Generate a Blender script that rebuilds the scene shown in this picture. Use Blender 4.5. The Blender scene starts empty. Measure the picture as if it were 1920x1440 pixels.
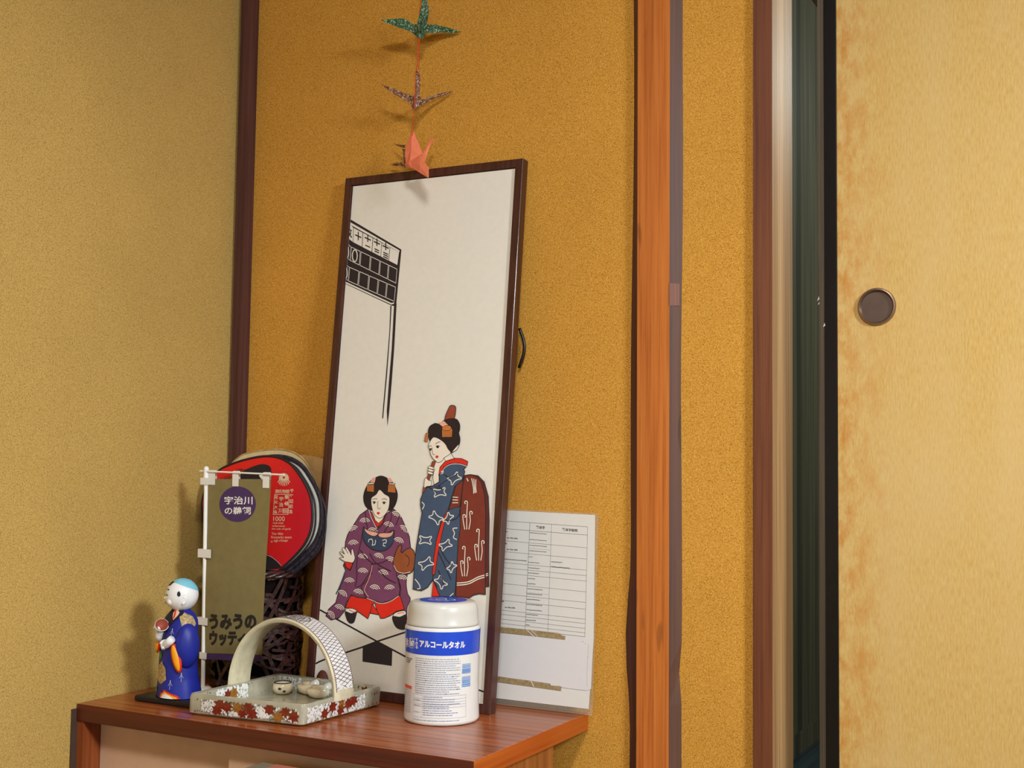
import bpy, bmesh, math, random
from math import sin, cos, pi, radians, sqrt, atan2, hypot
from mathutils import Vector, Matrix

random.seed(7)
scene = bpy.context.scene
COL = scene.collection

# ------------------------------------------------------------------ camera, world, lights, exposure
cam_d = bpy.data.cameras.new('camera')
cam_d.sensor_width = 36.0
cam_d.lens = 2291.4 / 1920 * 36.0
cam_d.clip_start = .01
cam = bpy.data.objects.new('camera', cam_d)
COL.objects.link(cam)
yaw, pitch, roll = 0.490145, 0.0624961, 0.0124216
fw = Vector((-sin(yaw) * cos(pitch), cos(yaw) * cos(pitch), sin(pitch)))
rt0 = Vector((cos(yaw), sin(yaw), 0)); up0 = rt0.cross(fw)
rt = rt0 * cos(roll) + up0 * sin(roll); up = up0 * cos(roll) - rt0 * sin(roll)
M = Matrix((rt, up, -fw)).transposed().to_4x4()
M.translation = (1.558, -1.7805, .86)
cam.matrix_world = M
scene.camera = cam

scene.view_settings.view_transform = 'Standard'
scene.view_settings.look = 'None'
scene.view_settings.gamma = 1
scene.view_settings.use_curve_mapping = False
scene.view_settings.exposure = -0.42

world = bpy.data.worlds.new('world'); scene.world = world
world.use_nodes = True
world.node_tree.nodes['Background'].inputs[0].default_value = (.75, .85, 1, 1)
world.node_tree.nodes['Background'].inputs[1].default_value = .6


def area(name, loc, target, size, power, color):
    d = bpy.data.lights.new(name, 'AREA'); d.shape = 'RECTANGLE'
    d.size, d.size_y = size; d.energy = power; d.color = color
    o = bpy.data.objects.new(name, d); COL.objects.link(o)
    o.location = loc
    o.rotation_euler = (Vector(target) - Vector(loc)).to_track_quat('-Z', 'Y').to_euler()
    return o


# daylight through the small right-hand window, an added unseen fill light behind the camera, and the corridor's window
area('right_window_daylight', (3.4, -1.44, 2.03), (.2, -.15, .62), (.5, .5), 122, (.89, .96, 1))
area('front_fill_light', (1.6, -3.5, .95), (.7, 0, .55), (1.6, .8), 16, (.93, .97, 1))
area('pendant_lamp', (1.45, -1.55, 1.98), (1.2, -1.2, 0), (.26, .26), 35, (1, .985, .96))
area('corridor_window_daylight', (2.6, 1.05, 1.85), (.7, 1.0, 1.35), (1.1, .6), 34, (.97, 1, .95))
area('corridor_end_daylight', (1.64, 2.32, 2.2), (.9, 1.1, 1.1), (.8, .3), 9, (.88, 1, .98))

# ------------------------------------------------------------------ helpers
ORIGIN = {}


def origin(o):
    return ORIGIN.get(o.name, Vector((0, 0, 0))) if o else Vector((0, 0, 0))


def props(o, label=None, cat=None, group=None, kind=None):
    if label: o['label'] = label
    if cat: o['category'] = cat
    if group: o['group'] = group
    if kind: o['kind'] = kind
    return o


def thing(name, loc, label, cat, group=None):
    o = bpy.data.objects.new(name, None); COL.objects.link(o)
    o.empty_display_size = .02
    o.location = loc
    ORIGIN[o.name] = Vector(loc)
    return props(o, label, cat, group)


def obj(name, bm, mats, parent=None, loc=None, smooth=None, recalc=True):
    """links the bmesh (built in world coordinates) as ONE mesh object"""
    if recalc:
        bmesh.ops.recalc_face_normals(bm, faces=bm.faces)
    if loc is None:
        if parent: loc = origin(parent)
        else:
            xs = [v.co for v in bm.verts]
            loc = Vector(((min(c.x for c in xs) + max(c.x for c in xs)) / 2, (min(c.y for c in xs) + max(c.y for c in xs)) / 2, min(c.z for c in xs)))
    loc = Vector(loc)
    for v in bm.verts: v.co -= loc
    me = bpy.data.meshes.new(name); bm.to_mesh(me); bm.free()
    for m in (mats if isinstance(mats, (list, tuple)) else [mats]): me.materials.append(m)
    o = bpy.data.objects.new(name, me); COL.objects.link(o)
    if parent:
        o.parent = parent; o.location = loc - origin(parent)
    else: o.location = loc
    ORIGIN[o.name] = loc
    if smooth is not None:
        me.polygons.foreach_set('use_smooth', [True] * len(me.polygons))
        if smooth < 180: me.set_sharp_from_angle(angle=radians(smooth))
    return o


def struct(name, bm, m, parent=None, **k):
    o = obj(name, bm, m, parent, **k)
    if not parent: o['kind'] = 'structure'
    return o


def B(): return bmesh.new()


def hexa(bm, p, mi=0):
    """8 corners: 4 lower ccw, 4 upper ccw"""
    v = [bm.verts.new(q) for q in p]
    fs = [bm.faces.new([v[i] for i in f]) for f in ((3, 2, 1, 0), (4, 5, 6, 7), (0, 1, 5, 4), (1, 2, 6, 5), (2, 3, 7, 6), (3, 0, 4, 7))]
    for f in fs: f.material_index = mi
    return fs


def box(bm, x0, x1, y0, y1, z0, z1, bev=0, mi=0):
    fs = hexa(bm, [(x0, y0, z0), (x1, y0, z0), (x1, y1, z0), (x0, y1, z0), (x0, y0, z1), (x1, y0, z1), (x1, y1, z1), (x0, y1, z1)], mi)
    if bev:
        es = list({e for f in fs for e in f.edges})
        bmesh.ops.bevel(bm, geom=es, offset=bev, segments=2, profile=.5, affect='EDGES')


def tube(bm, pts, rad, seg=10, mi=0, cap=True):
    pts = [Vector(p) for p in pts]
    rad = rad if isinstance(rad, (list, tuple)) else [rad] * len(pts)
    rings = []; prev = None
    for i, p in enumerate(pts):
        t = (pts[min(i + 1, len(pts) - 1)] - pts[max(i - 1, 0)]).normalized()
        a = prev if prev is not None else (Vector((0, 0, 1)) if abs(t.z) < .9 else Vector((1, 0, 0)))
        n = (a - t * a.dot(t)).normalized(); prev = n; b = t.cross(n)
        rings.append([bm.verts.new(p + (n * cos(2 * pi * k / seg) + b * sin(2 * pi * k / seg)) * rad[i]) for k in range(seg)])
    for r0, r1 in zip(rings, rings[1:]):
        for k in range(seg):
            f = bm.faces.new((r0[k], r0[(k + 1) % seg], r1[(k + 1) % seg], r1[k])); f.material_index = mi
    if cap:
        for r in (rings[0][::-1], rings[-1]): bm.faces.new(r).material_index = mi


def lathe(bm, prof, cx, cy, z0, seg=48, mi=None):
    rings = []
    for r, z in prof:
        rings.append([bm.verts.new((cx + r * cos(2 * pi * k / seg), cy + r * sin(2 * pi * k / seg), z0 + z)) for k in range(seg)] if r > 1e-6 else [bm.verts.new((cx, cy, z0 + z))])
    for i, (a, b) in enumerate(zip(rings, rings[1:])):
        m = mi[i] if mi else 0
        for k in range(seg):
            k2 = (k + 1) % seg
            if len(a) == 1 and len(b) == 1: continue
            q = (a[0], b[k2], b[k]) if len(a) == 1 else ((a[k], a[k2], b[0]) if len(b) == 1 else (a[k], a[k2], b[k2], b[k]))
            bm.faces.new(q).material_index = m


def ball(bm, c, ax, rx, ry, rz, seg=20, rings=12, mi=0, fn=None):
    """ellipsoid; ax = 3 unit vectors"""
    c = Vector(c); rows = []
    for i in range(rings + 1):
        t = pi * i / rings
        row = []
        for k in range(seg if 0 < i < rings else 1):
            p = 2 * pi * k / seg
            d = Vector((sin(t) * cos(p), sin(t) * sin(p), cos(t)))
            if fn: d = fn(d)
            row.append(bm.verts.new(c + ax[0] * d.x * rx + ax[1] * d.y * ry + ax[2] * d.z * rz))
        rows.append(row)
    for a, b in zip(rows, rows[1:]):
        for k in range(seg):
            k2 = (k + 1) % seg
            q = (a[0], b[k], b[k2]) if len(a) == 1 else ((a[k], b[0], a[k2]) if len(b) == 1 else (a[k], b[k], b[k2], a[k2]))
            bm.faces.new(q).material_index = mi


AX = (Vector((1, 0, 0)), Vector((0, 1, 0)), Vector((0, 0, 1)))


def smooth_closed(pts, n=4):
    out = []; N = len(pts)
    for i in range(N):
        p0, p1, p2, p3 = (Vector(pts[(i + j) % N]) for j in (-1, 0, 1, 2))
        for k in range(n):
            t = k / n
            out.append(.5 * ((2 * p1) + (p2 - p0) * t + (2 * p0 - 5 * p1 + 4 * p2 - p3) * t * t + (3 * p1 - p0 - 3 * p2 + p3) * t ** 3))
    return out


def smooth_open(pts, n=4):
    P = [Vector(p) for p in pts]
    if len(P) < 3: return P
    P = [P[0] * 2 - P[1]] + P + [P[-1] * 2 - P[-2]]; out = []
    for i in range(1, len(P) - 2):
        p0, p1, p2, p3 = P[i - 1:i + 3]
        for k in range(n):
            t = k / n
            out.append(.5 * ((2 * p1) + (p2 - p0) * t + (2 * p0 - 5 * p1 + 4 * p2 - p3) * t * t + (3 * p1 - p0 - 3 * p2 + p3) * t ** 3))
    out.append(P[-2]); return out


def prism(bm, pts, normal, thick, mi=0, side_mi=None):
    """a flat outline given real thickness"""
    n = Vector(normal).normalized() * thick
    a = [bm.verts.new(Vector(p)) for p in pts]; b = [bm.verts.new(Vector(p) - n) for p in pts]
    f1 = bm.faces.new(a); f1.material_index = mi
    f2 = bm.faces.new(b[::-1]); f2.material_index = mi
    for i in range(len(a)):
        j = (i + 1) % len(a)
        f = bm.faces.new((a[j], a[i], b[i], b[j])); f.material_index = mi if side_mi is None else side_mi
    return f1


_text_cache = {}


def text_geo(s, bold):
    key = (s, bool(bold)); bold = bool(bold)
    if key not in _text_cache:
        cu = bpy.data.curves.new('lettering', 'FONT'); cu.body = s; cu.resolution_u = 3
        cu.offset = .018 if bold else 0.0
        o = bpy.data.objects.new('lettering', cu); COL.objects.link(o)
        me = bpy.data.meshes.new_from_object(o.evaluated_get(bpy.context.evaluated_depsgraph_get()))
        vs = [v.co.copy() for v in me.vertices]; fs = [tuple(p.vertices) for p in me.polygons]
        bpy.data.objects.remove(o); bpy.data.curves.remove(cu); bpy.data.meshes.remove(me)
        x0, x1 = min(v.x for v in vs), max(v.x for v in vs); y0, y1 = min(v.y for v in vs), max(v.y for v in vs)
        _text_cache[key] = ([((v.x - x0) / (x1 - x0), (v.y - y0) / (y1 - y0)) for v in vs], fs)
    return _text_cache[key]


def ribbon2d(pts, w, closed):
    P = [Vector(p) for p in pts]; n = len(P); L = []; R = []
    for i in range(n):
        a = P[(i - 1) % n] if (closed or i) else P[i]; b = P[(i + 1) % n] if (closed or i < n - 1) else P[i]
        d0 = (P[i] - a); d1 = (b - P[i])
        d0 = d0.normalized() if d0.length > 1e-9 else d1.normalized(); d1 = d1.normalized() if d1.length > 1e-9 else d0
        t = (d0 + d1); t = t.normalized() if t.length > 1e-6 else d0
        nn = Vector((-t.y, t.x)); k = min(1 / max(abs(nn.dot(Vector((-d0.y, d0.x)))), .5), 1.6)
        L.append(P[i] + nn * w / 2 * k); R.append(P[i] - nn * w / 2 * k)
    return L, R


def paint(bm, items, mi, put, step=.00006, base=.0002):
    """printed design: each shape is laid on the surface by put(u, v, height), one thin ink layer over the other"""
    h = base
    for it in items:
        h += step
        k = it[0]; m = mi[it[1]]
        if k == 'f':
            pts = smooth_closed(it[2], 4) if it[3] else [Vector(p) for p in it[2]]
            vs = [bm.verts.new(put(p[0], p[1], h)) for p in pts]
            try: f = bm.faces.new(vs)
            except ValueError: continue
            f.material_index = m
        elif k == 'l':
            pts = it[3]
            if it[5]: pts = smooth_closed(pts, 4) if it[4] else smooth_open(pts, 4)
            L, R = ribbon2d(pts, it[2], it[4])
            a = [bm.verts.new(put(p.x, p.y, h)) for p in L]; b = [bm.verts.new(put(p.x, p.y, h)) for p in R]
            for i in range(len(a) if it[4] else len(a) - 1):
                j = (i + 1) % len(a)
                bm.faces.new((a[i], b[i], b[j], a[j])).material_index = m
        else:
            vs, fs = text_geo(it[2], it[6])
            o = Vector(it[3]); ex = Vector(it[4]) - o; ey = Vector(it[5]) - o
            sh = [(0, 0)] if it[6] < 2 else [(ey.length * .022 * (it[6] - 1) * cos(a * pi / 4), ey.length * .022 * (it[6] - 1) * sin(a * pi / 4)) for a in range(8)]
            for q, d in enumerate(sh):
                nv = [bm.verts.new(put(*(o + ex * x + ey * y + Vector(d)), h + q * step * .1)) for x, y in vs]
                for f in fs:
                    try: bm.faces.new([nv[i] for i in f]).material_index = m
                    except ValueError: pass


def plane_put(P):
    O, X, U = (Vector(v) for v in P); N = X.cross(U).normalized()
    return lambda u, v, h: O + X * (u / 1000) + U * (v / 1000) + N * h


# ------------------------------------------------------------------ materials
def lin(c): return c / 12.92 if c <= .04045 else ((c + .055) / 1.055) ** 2.4


def rgb(h):
    h = h.lstrip('#')
    return tuple(lin(int(h[i:i + 2], 16) / 255) for i in (0, 2, 4)) + (1,)


class NM:
    def __init__(s, name):
        s.m = bpy.data.materials.new(name); s.m.use_nodes = True
        s.t = s.m.node_tree; s.b = s.t.nodes['Principled BSDF']
    def n(s, kind, **kw):
        x = s.t.nodes.new(kind)
        for k, v in kw.items():
            if k in x.inputs: x.inputs[k].default_value = v
            else: setattr(x, k, v)
        return x
    def l(s, a, b): s.t.links.new(a, b)
    def coord(s, scale=(1, 1, 1)):
        tc = s.n('ShaderNodeTexCoord'); mp = s.n('ShaderNodeMapping'); mp.inputs['Scale'].default_value = scale
        s.l(tc.outputs['Object'], mp.inputs['Vector']); return mp.outputs['Vector']
    def noise(s, vec, scale, detail=3, rough=.55, dist=0):
        x = s.n('ShaderNodeTexNoise'); x.inputs['Scale'].default_value = scale; x.inputs['Detail'].default_value = detail
        x.inputs['Roughness'].default_value = rough; x.inputs['Distortion'].default_value = dist
        s.l(vec, x.inputs['Vector']); return x.outputs['Fac']
    def ramp(s, fac, stops):
        x = s.n('ShaderNodeValToRGB'); e = x.color_ramp.elements
        while len(e) < len(stops): e.new(.5)
        for i, (p, c) in enumerate(stops): e[i].position = p; e[i].color = c
        s.l(fac, x.inputs['Fac']); return x.outputs['Color']
    def mix(s, fac, a, b, mode='MIX'):
        x = s.n('ShaderNodeMix', data_type='RGBA', blend_type=mode)
        for sock, v in ((x.inputs[0], fac), (x.inputs[6], a), (x.inputs[7], b)):
            if hasattr(v, 'is_output'): s.l(v, sock)
            else: sock.default_value = v
        return x.outputs[2]
    def bump(s, fac, strength, dist=.001):
        x = s.n('ShaderNodeBump'); x.inputs['Strength'].default_value = strength; x.inputs['Distance'].default_value = dist
        s.l(fac, x.inputs['Height']); s.l(x.outputs['Normal'], s.b.inputs['Normal'])
    def set(s, **kw):
        for k, v in kw.items(): s.b.inputs[k.replace('_', ' ')].default_value = v
        return s
    def col(s, c): s.l(c, s.b.inputs['Base Color'])


def plain(name, hexc, rough=.6, var=.06, scale=60, coat=0, metal=0, spec=.4):
    m = NM(name); v = m.coord(); c = rgb(hexc)
    f = m.noise(v, scale, 3)
    d = tuple(x * (1 - var * 1.6) for x in c[:3]) + (1,); e = tuple(min(x * (1 + var), 1) for x in c[:3]) + (1,)
    m.col(m.ramp(f, [(.3, d), (.7, e)]))
    m.set(Roughness=rough, Coat_Weight=coat, Coat_Roughness=.08, Metallic=metal, Specular_IOR_Level=spec)
    return m.m


def plaster(name, dark, mid, light, big=.12):
    m = NM(name); v = m.coord()
    f = m.noise(v, 520, 2, .6); g = m.noise(v, 3.5, 3)
    c = m.ramp(f, [(.30, rgb(dark)), (.47, rgb(mid)), (.56, rgb(mid)), (.72, rgb(light))])
    k = m.ramp(g, [(.3, (1 - big, 1 - big, 1 - big, 1)), (.7, (1, 1, 1, 1))])
    m.col(m.mix(1.0, c, k, 'MULTIPLY'))
    m.set(Roughness=.95, Specular_IOR_Level=.15); m.bump(f, .35, .0006)
    return m.m


def wood(name, dark, mid, light, axis='z', fine=140, rough=.45, coat=0, knots=0, stretch=.02, lines=None):
    m = NM(name)
    s = {'x': (stretch, 1, 1), 'y': (1, stretch, 1), 'z': (1, 1, stretch)}[axis]
    v = m.coord(s)
    f = m.noise(v, fine, 4, .6); g = m.noise(v, fine / 7, 3, .5, .4)
    c = m.ramp(f, [(.28, rgb(dark)), (.5, rgb(mid)), (.75, rgb(light))])
    k = m.ramp(g, [(.3, (.72, .68, .64, 1)), (.62, (1, 1, 1, 1))])
    c = m.mix(.8, c, k, 'MULTIPLY')
    if knots:
        v2 = m.coord({'z': (1, 1, .16), 'x': (.16, 1, 1), 'y': (1, .16, 1)}[axis])
        q = m.noise(v2, 60, 1)
        c = m.mix(m.ramp(q, [(.70, (0, 0, 0, 1)), (.76, (knots, knots, knots, 1))]), c, rgb('2a120a'))
    if lines:
        w = m.n('ShaderNodeTexWave', wave_type='BANDS', bands_direction=lines[0])
        w.inputs['Scale'].default_value = lines[1]; w.inputs['Distortion'].default_value = 4.5; w.inputs['Detail'].default_value = 2; w.inputs['Detail Scale'].default_value = .6
        m.l(m.coord(lines[2]), w.inputs['Vector'])
        c = m.mix(m.ramp(w.outputs['Fac'], [(.015, (.7, .7, .7, 1)), (.09, (0, 0, 0, 1))]), c, rgb(lines[3]))
    m.col(c); m.set(Roughness=rough, Coat_Weight=coat, Coat_Roughness=.12, Specular_IOR_Level=.4); m.bump(f, .12, .0008)
    return m.m


MAT = dict(
    wall_ochre=plaster('ochre_sand_plaster', '94641f', 'd1963b', 'e6b765'),
    wall_khaki=plaster('khaki_sand_plaster', '92743c', 'c4a159', 'd9bb7a'),
    post=wood('brown_post_wood', '3f2420', '5a3530', '6a423b', rough=.6),
    pillar=wood('orange_cedar', 'a8551f', 'c6702c', 'd2803a', fine=220, rough=.45, coat=.1, knots=.35),
    wane=wood('weathered_pillar_edge', '45302a', '5e3f32', '6c4a3a', fine=90, rough=.55, knots=.5),
    jamb=wood('red_brown_jamb', '582a18', '6e3c22', '7c482a', fine=160, rough=.5),
    jamb_side=wood('lit_varnished_jamb_side', '8a5a35', 'b38858', 'c8a878', fine=260, rough=.5, coat=0, stretch=.008),  # paler tan paints in the light falling on the jamb's right side
    lacquer=plain('black_lacquer', '14100f', .25, .1),
    grey_wood=wood('grey_door_stile', '4a4238', '625848', '726858', fine=150, rough=.6),
    panel=wood('dark_green_corridor_boards', '3a3a2c', '545341', '69664e', fine=60, rough=.5, lines=('Y', .9, (1, 1, .02), '23281f')),
    boards=wood('blue_grey_floorboards', '222c30', '2f3d44', '3c4c54', axis='y', fine=80, rough=.35),
    ceiling=wood('ceiling_boards', '4c3620', '644a2e', '785a3a', axis='x', fine=60, rough=.7),
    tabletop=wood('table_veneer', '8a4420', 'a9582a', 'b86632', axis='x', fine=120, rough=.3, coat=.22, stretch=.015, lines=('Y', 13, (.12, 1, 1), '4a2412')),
    table_edge=wood('shaded_red_front_edge', '4a1c12', '5c2416', '682c1c', axis='x', fine=120, rough=.4, coat=.2),  # darker red paints in the weaker light on the front edge
    table_end=wood('lit_orange_end', '9a4218', 'b9581e', 'c66626', axis='y', fine=120, rough=.35, coat=.3),  # brighter orange paints in the light from the right
    cabinet_side=wood('cabinet_side_veneer', '7c4420', 'a5642e', 'b4733a', fine=60, rough=.45),
    cabinet_leg=wood('cabinet_leg_wood', '6a2c1a', '8c4620', '9c5628', fine=120, rough=.4),
    door_paper=plain('pinkish_board', 'd0a888', .7, .05, 20),
    frame=wood('dark_brown_frame', '341914', '4b2820', '583127', fine=160, rough=.4, coat=.25),
    filler=plain('dark_wood_strip', '4a352a', .7),
    floor=plain('tatami_straw', '6e6040', .85, .12, 120),
    shelf_plastic=plain('clear_grey_plastic', '8c8c78', .15, .05, coat=.5),
    pink_card=plain('salmon_card', 'b06a58', .6),
    ink=plain('print_black', '2b2226', .6), hair=plain('print_hair', '281d1e', .6), cloth=plain('unbleached_cotton', 'e6e0d3', .8, .015, 90), skin=plain('print_white', 'eee2cf', .7, .02),
    plum=plain('print_plum', '7a4160', .7), red=plain('print_red', 'e02a18', .6, .03), navy=plain('print_navy', '34425c', .7), blue=plain('print_slate_blue', '42536c', .7),
    brown=plain('print_red_brown', '7c3222', .7), brown2=plain('print_dark_brown', '5c2624', .7), bat=plain('print_bat_brown', '96452c', .7), glove=plain('print_glove_brown', '98502a', .7), comb=plain('print_orange', 'd07a38', .6), pink=plain('print_pink', 'e8a890', .6),
    olive=plain('olive_cloth', '85774a', .8, .05), purple=plain('purple_print', '4b3262', .7), white=plain('white_print', 'f2eee8', .6, .02), black=plain('black_print', '2c2620', .6),
    plastic=plain('white_plastic', 'f2f0ea', .3, .01, coat=.2), tabw=plain('white_fabric_tab', 'e9e4da', .8, .02),
    gold=plain('pale_gold_print', 'ecd8b0', .6), fan_magenta=plain('magenta_print', 'b02058', .6), fan_rust=plain('rust_print', '9c3018', .7, .3, 300),
    fan_white=plain('white_fan_paper', 'd8d8cc', .7), fan_dark=plain('dark_patterned_paper', '3a3440', .6, .5, 160), fan_cream=plain('cream_fan_cloth', 'e0c898', .8, .06), fan_tan=plain('tan_pinked_cloth', 'd0a468', .8, .08), bamboo=wood('bamboo', 'a88850', 'c4a468', 'd4b880', fine=100),
    rattan=wood('dark_rattan', '1a0d0c', '331b18', '54322c', axis='x', fine=160, rough=.35, coat=.3, stretch=.2),
    basket_dark=plain('dark_basket_inside', '140c0a', .9, .3, 200, spec=.1),  # matte dark standing in for the shade inside the basket
    sheet=plain('white_paper', 'dedad2', .6, .01), sheet2=plain('taped_white_paper', 'dcd8d6', .6, .01), tape=plain('brown_tape_residue', 'a08a60', .7, .2, 200), greyline=plain('grey_pencil', '9a948c', .7),
    can=plain('white_canister_plastic', 'e2e2de', .28, .008, coat=.2), lid=plain('white_lid_plastic', 'd3d1c9', .3, .008, coat=.15), can_blue=plain('blue_label', '1c48c8', .35, .03, coat=.2), can_text=plain('grey_blue_fine_print', '8a94b4', .6), can_bar=plain('barcode_blue', '4a8ad8', .6), can_red=plain('label_red', 'e05040', .6),
    kimono=plain('cobalt_blue_paint', '1c2890', .45, .08, 50), coll=plain('dark_navy_paint', '15142e', .5), dollw=plain('white_gofun', 'eeeeee', .35, .02, coat=.2), cap=plain('pale_blue_paint', '7ec8e0', .4), dollblack=plain('black_paint', '1c1a1a', .5), dollor=plain('yellow_orange_paint', 'f8a81c', .4), dollred=plain('red_paint', 'd82c14', .4), goldp=plain('gold_painted_pattern', 'b8a070', .5, .35, 260), leafg=plain('green_paint', '4a9440', .5), bowl_in=plain('brick_red_bowl', '9c4a38', .5), base=plain('black_plinth', '1e1e1e', .4), blush=plain('pale_pink', 'e8c0a8', .5), silver=plain('silver_strokes', 'b0b0c8', .5),
    glaze=plain('grey_cream_glaze', 'aca893', .22, .1, 40, coat=.6), maple=plain('maple_red_glaze', '7e2a1c', .25, .2, 150, coat=.5), ochre=plain('maple_ochre_glaze', '9a682c', .25, .2, 150, coat=.5), dab=plain('white_enamel', 'eef0ee', .25, .04, coat=.5), green=plain('green_enamel', '2c5a48', .3), lattice=plain('red_brown_lattice', '66281f', .3), handle_in=plain('handle_cream_glaze', 'd8d0b0', .2, .1, 60, coat=.6),
    cream=plain('cream_ceramic', 'f4e6c4', .15, .04, coat=.8), tip=plain('white_ceramic', 'eceade', .15, .03, coat=.8), rimblue=plain('dark_blue_rim', '2c3840', .25), ornament=plain('brown_ornament', '6c3626', .6, .4, 220),
    pink_paper=plain('coral_origami_paper', 'f0825e', .6, .05, 80), string=plain('red_string', 'd03a20', .7), cord=plain('black_hanging_cord', '181412', .35),
    bronze=plain('brown_bronze', '5f4c40', .42, .06, 80, metal=.5), bronze_rim=plain('bronze_rim', '9a8270', .3, .05, metal=.85),
)


def fan_red():
    m = NM('red_to_magenta_print'); v = m.coord()
    sx = m.n('ShaderNodeSeparateXYZ'); m.l(v, sx.inputs[0])
    mr = m.n('ShaderNodeMapRange'); mr.inputs[1].default_value = .01; mr.inputs[2].default_value = .17
    m.l(sx.outputs[0], mr.inputs[0])
    c = m.ramp(mr.outputs[0], [(.0, rgb('e81e1c')), (.55, rgb('cc1a2a')), (.8, rgb('b41c44')), (1, rgb('a02060'))])
    sp = m.noise(v, 260, 1)
    m.col(m.mix(m.ramp(sp, [(.76, (0, 0, 0, 1)), (.80, (.5, .5, .5, 1))]), c, rgb('f0b0a0')))
    m.set(Roughness=.5); return m.m


def fusuma():
    m = NM('aged_fusuma_paper')
    f = m.noise(m.coord((1, 1, .16)), 480, 3, .6); g = m.noise(m.coord((1, 1, .35)), 9, 4, .6); q = m.noise(m.coord((1, 1, .5)), 45, 4, .7)
    c = m.ramp(f, [(.3, rgb('bd9552')), (.55, rgb('c8a561')), (.75, rgb('ccb076'))])
    c = m.mix(m.ramp(g, [(.40, (0, 0, 0, 1)), (.7, (.55, .55, .55, 1))]), c, rgb('cbac76'))
    v = m.coord(); sx = m.n('ShaderNodeSeparateXYZ'); m.l(v, sx.inputs[0])
    ed = m.n('ShaderNodeMapRange'); ed.inputs[1].default_value = .0; ed.inputs[2].default_value = .085; ed.inputs[3].default_value = 1; ed.inputs[4].default_value = 0
    m.l(sx.outputs[0], ed.inputs[0])
    st = m.mix(1.0, ed.outputs[0], m.ramp(q, [(.42, (0, 0, 0, 1)), (.68, (.9, .9, .9, 1))]), 'MULTIPLY')
    m.col(m.mix(st, c, rgb('b87526'))); m.set(Roughness=.75, Specular_IOR_Level=.2); m.bump(f, .12, .0005)
    return m.m


def film():
    m = NM('clear_laminate_film'); m.set(Roughness=.25, Alpha=.16, Specular_IOR_Level=.4)
    m.b.inputs['Base Color'].default_value = rgb('cfc6b4'); return m.m


def chiyogami(name, base, dark, light):
    m = NM(name); v = m.coord()
    f = m.noise(v, 230, 2, .6); g = m.noise(v, 420, 1)
    c = m.ramp(f, [(.36, rgb(dark)), (.44, rgb(base)), (.58, rgb(base)), (.64, rgb(light))])
    m.col(m.mix(m.ramp(g, [(.62, (0, 0, 0, 1)), (.66, (1, 1, 1, 1))]), c, rgb('d8d0a8'))); m.set(Roughness=.5); return m.m


MAT['pgreen'] = chiyogami('green_chiyogami', '2c5a3e', '1c2a20', '6aa878'); MAT['pbrown'] = chiyogami('brown_chiyogami', '7a4a34', '3c2420', 'c09a78')
MAT['fan_red'] = fan_red(); MAT['fusuma'] = fusuma(); MAT['film'] = film()


def matset(items):
    names = []
    for it in items:
        if it[1] not in names: names.append(it[1])
    return names


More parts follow.
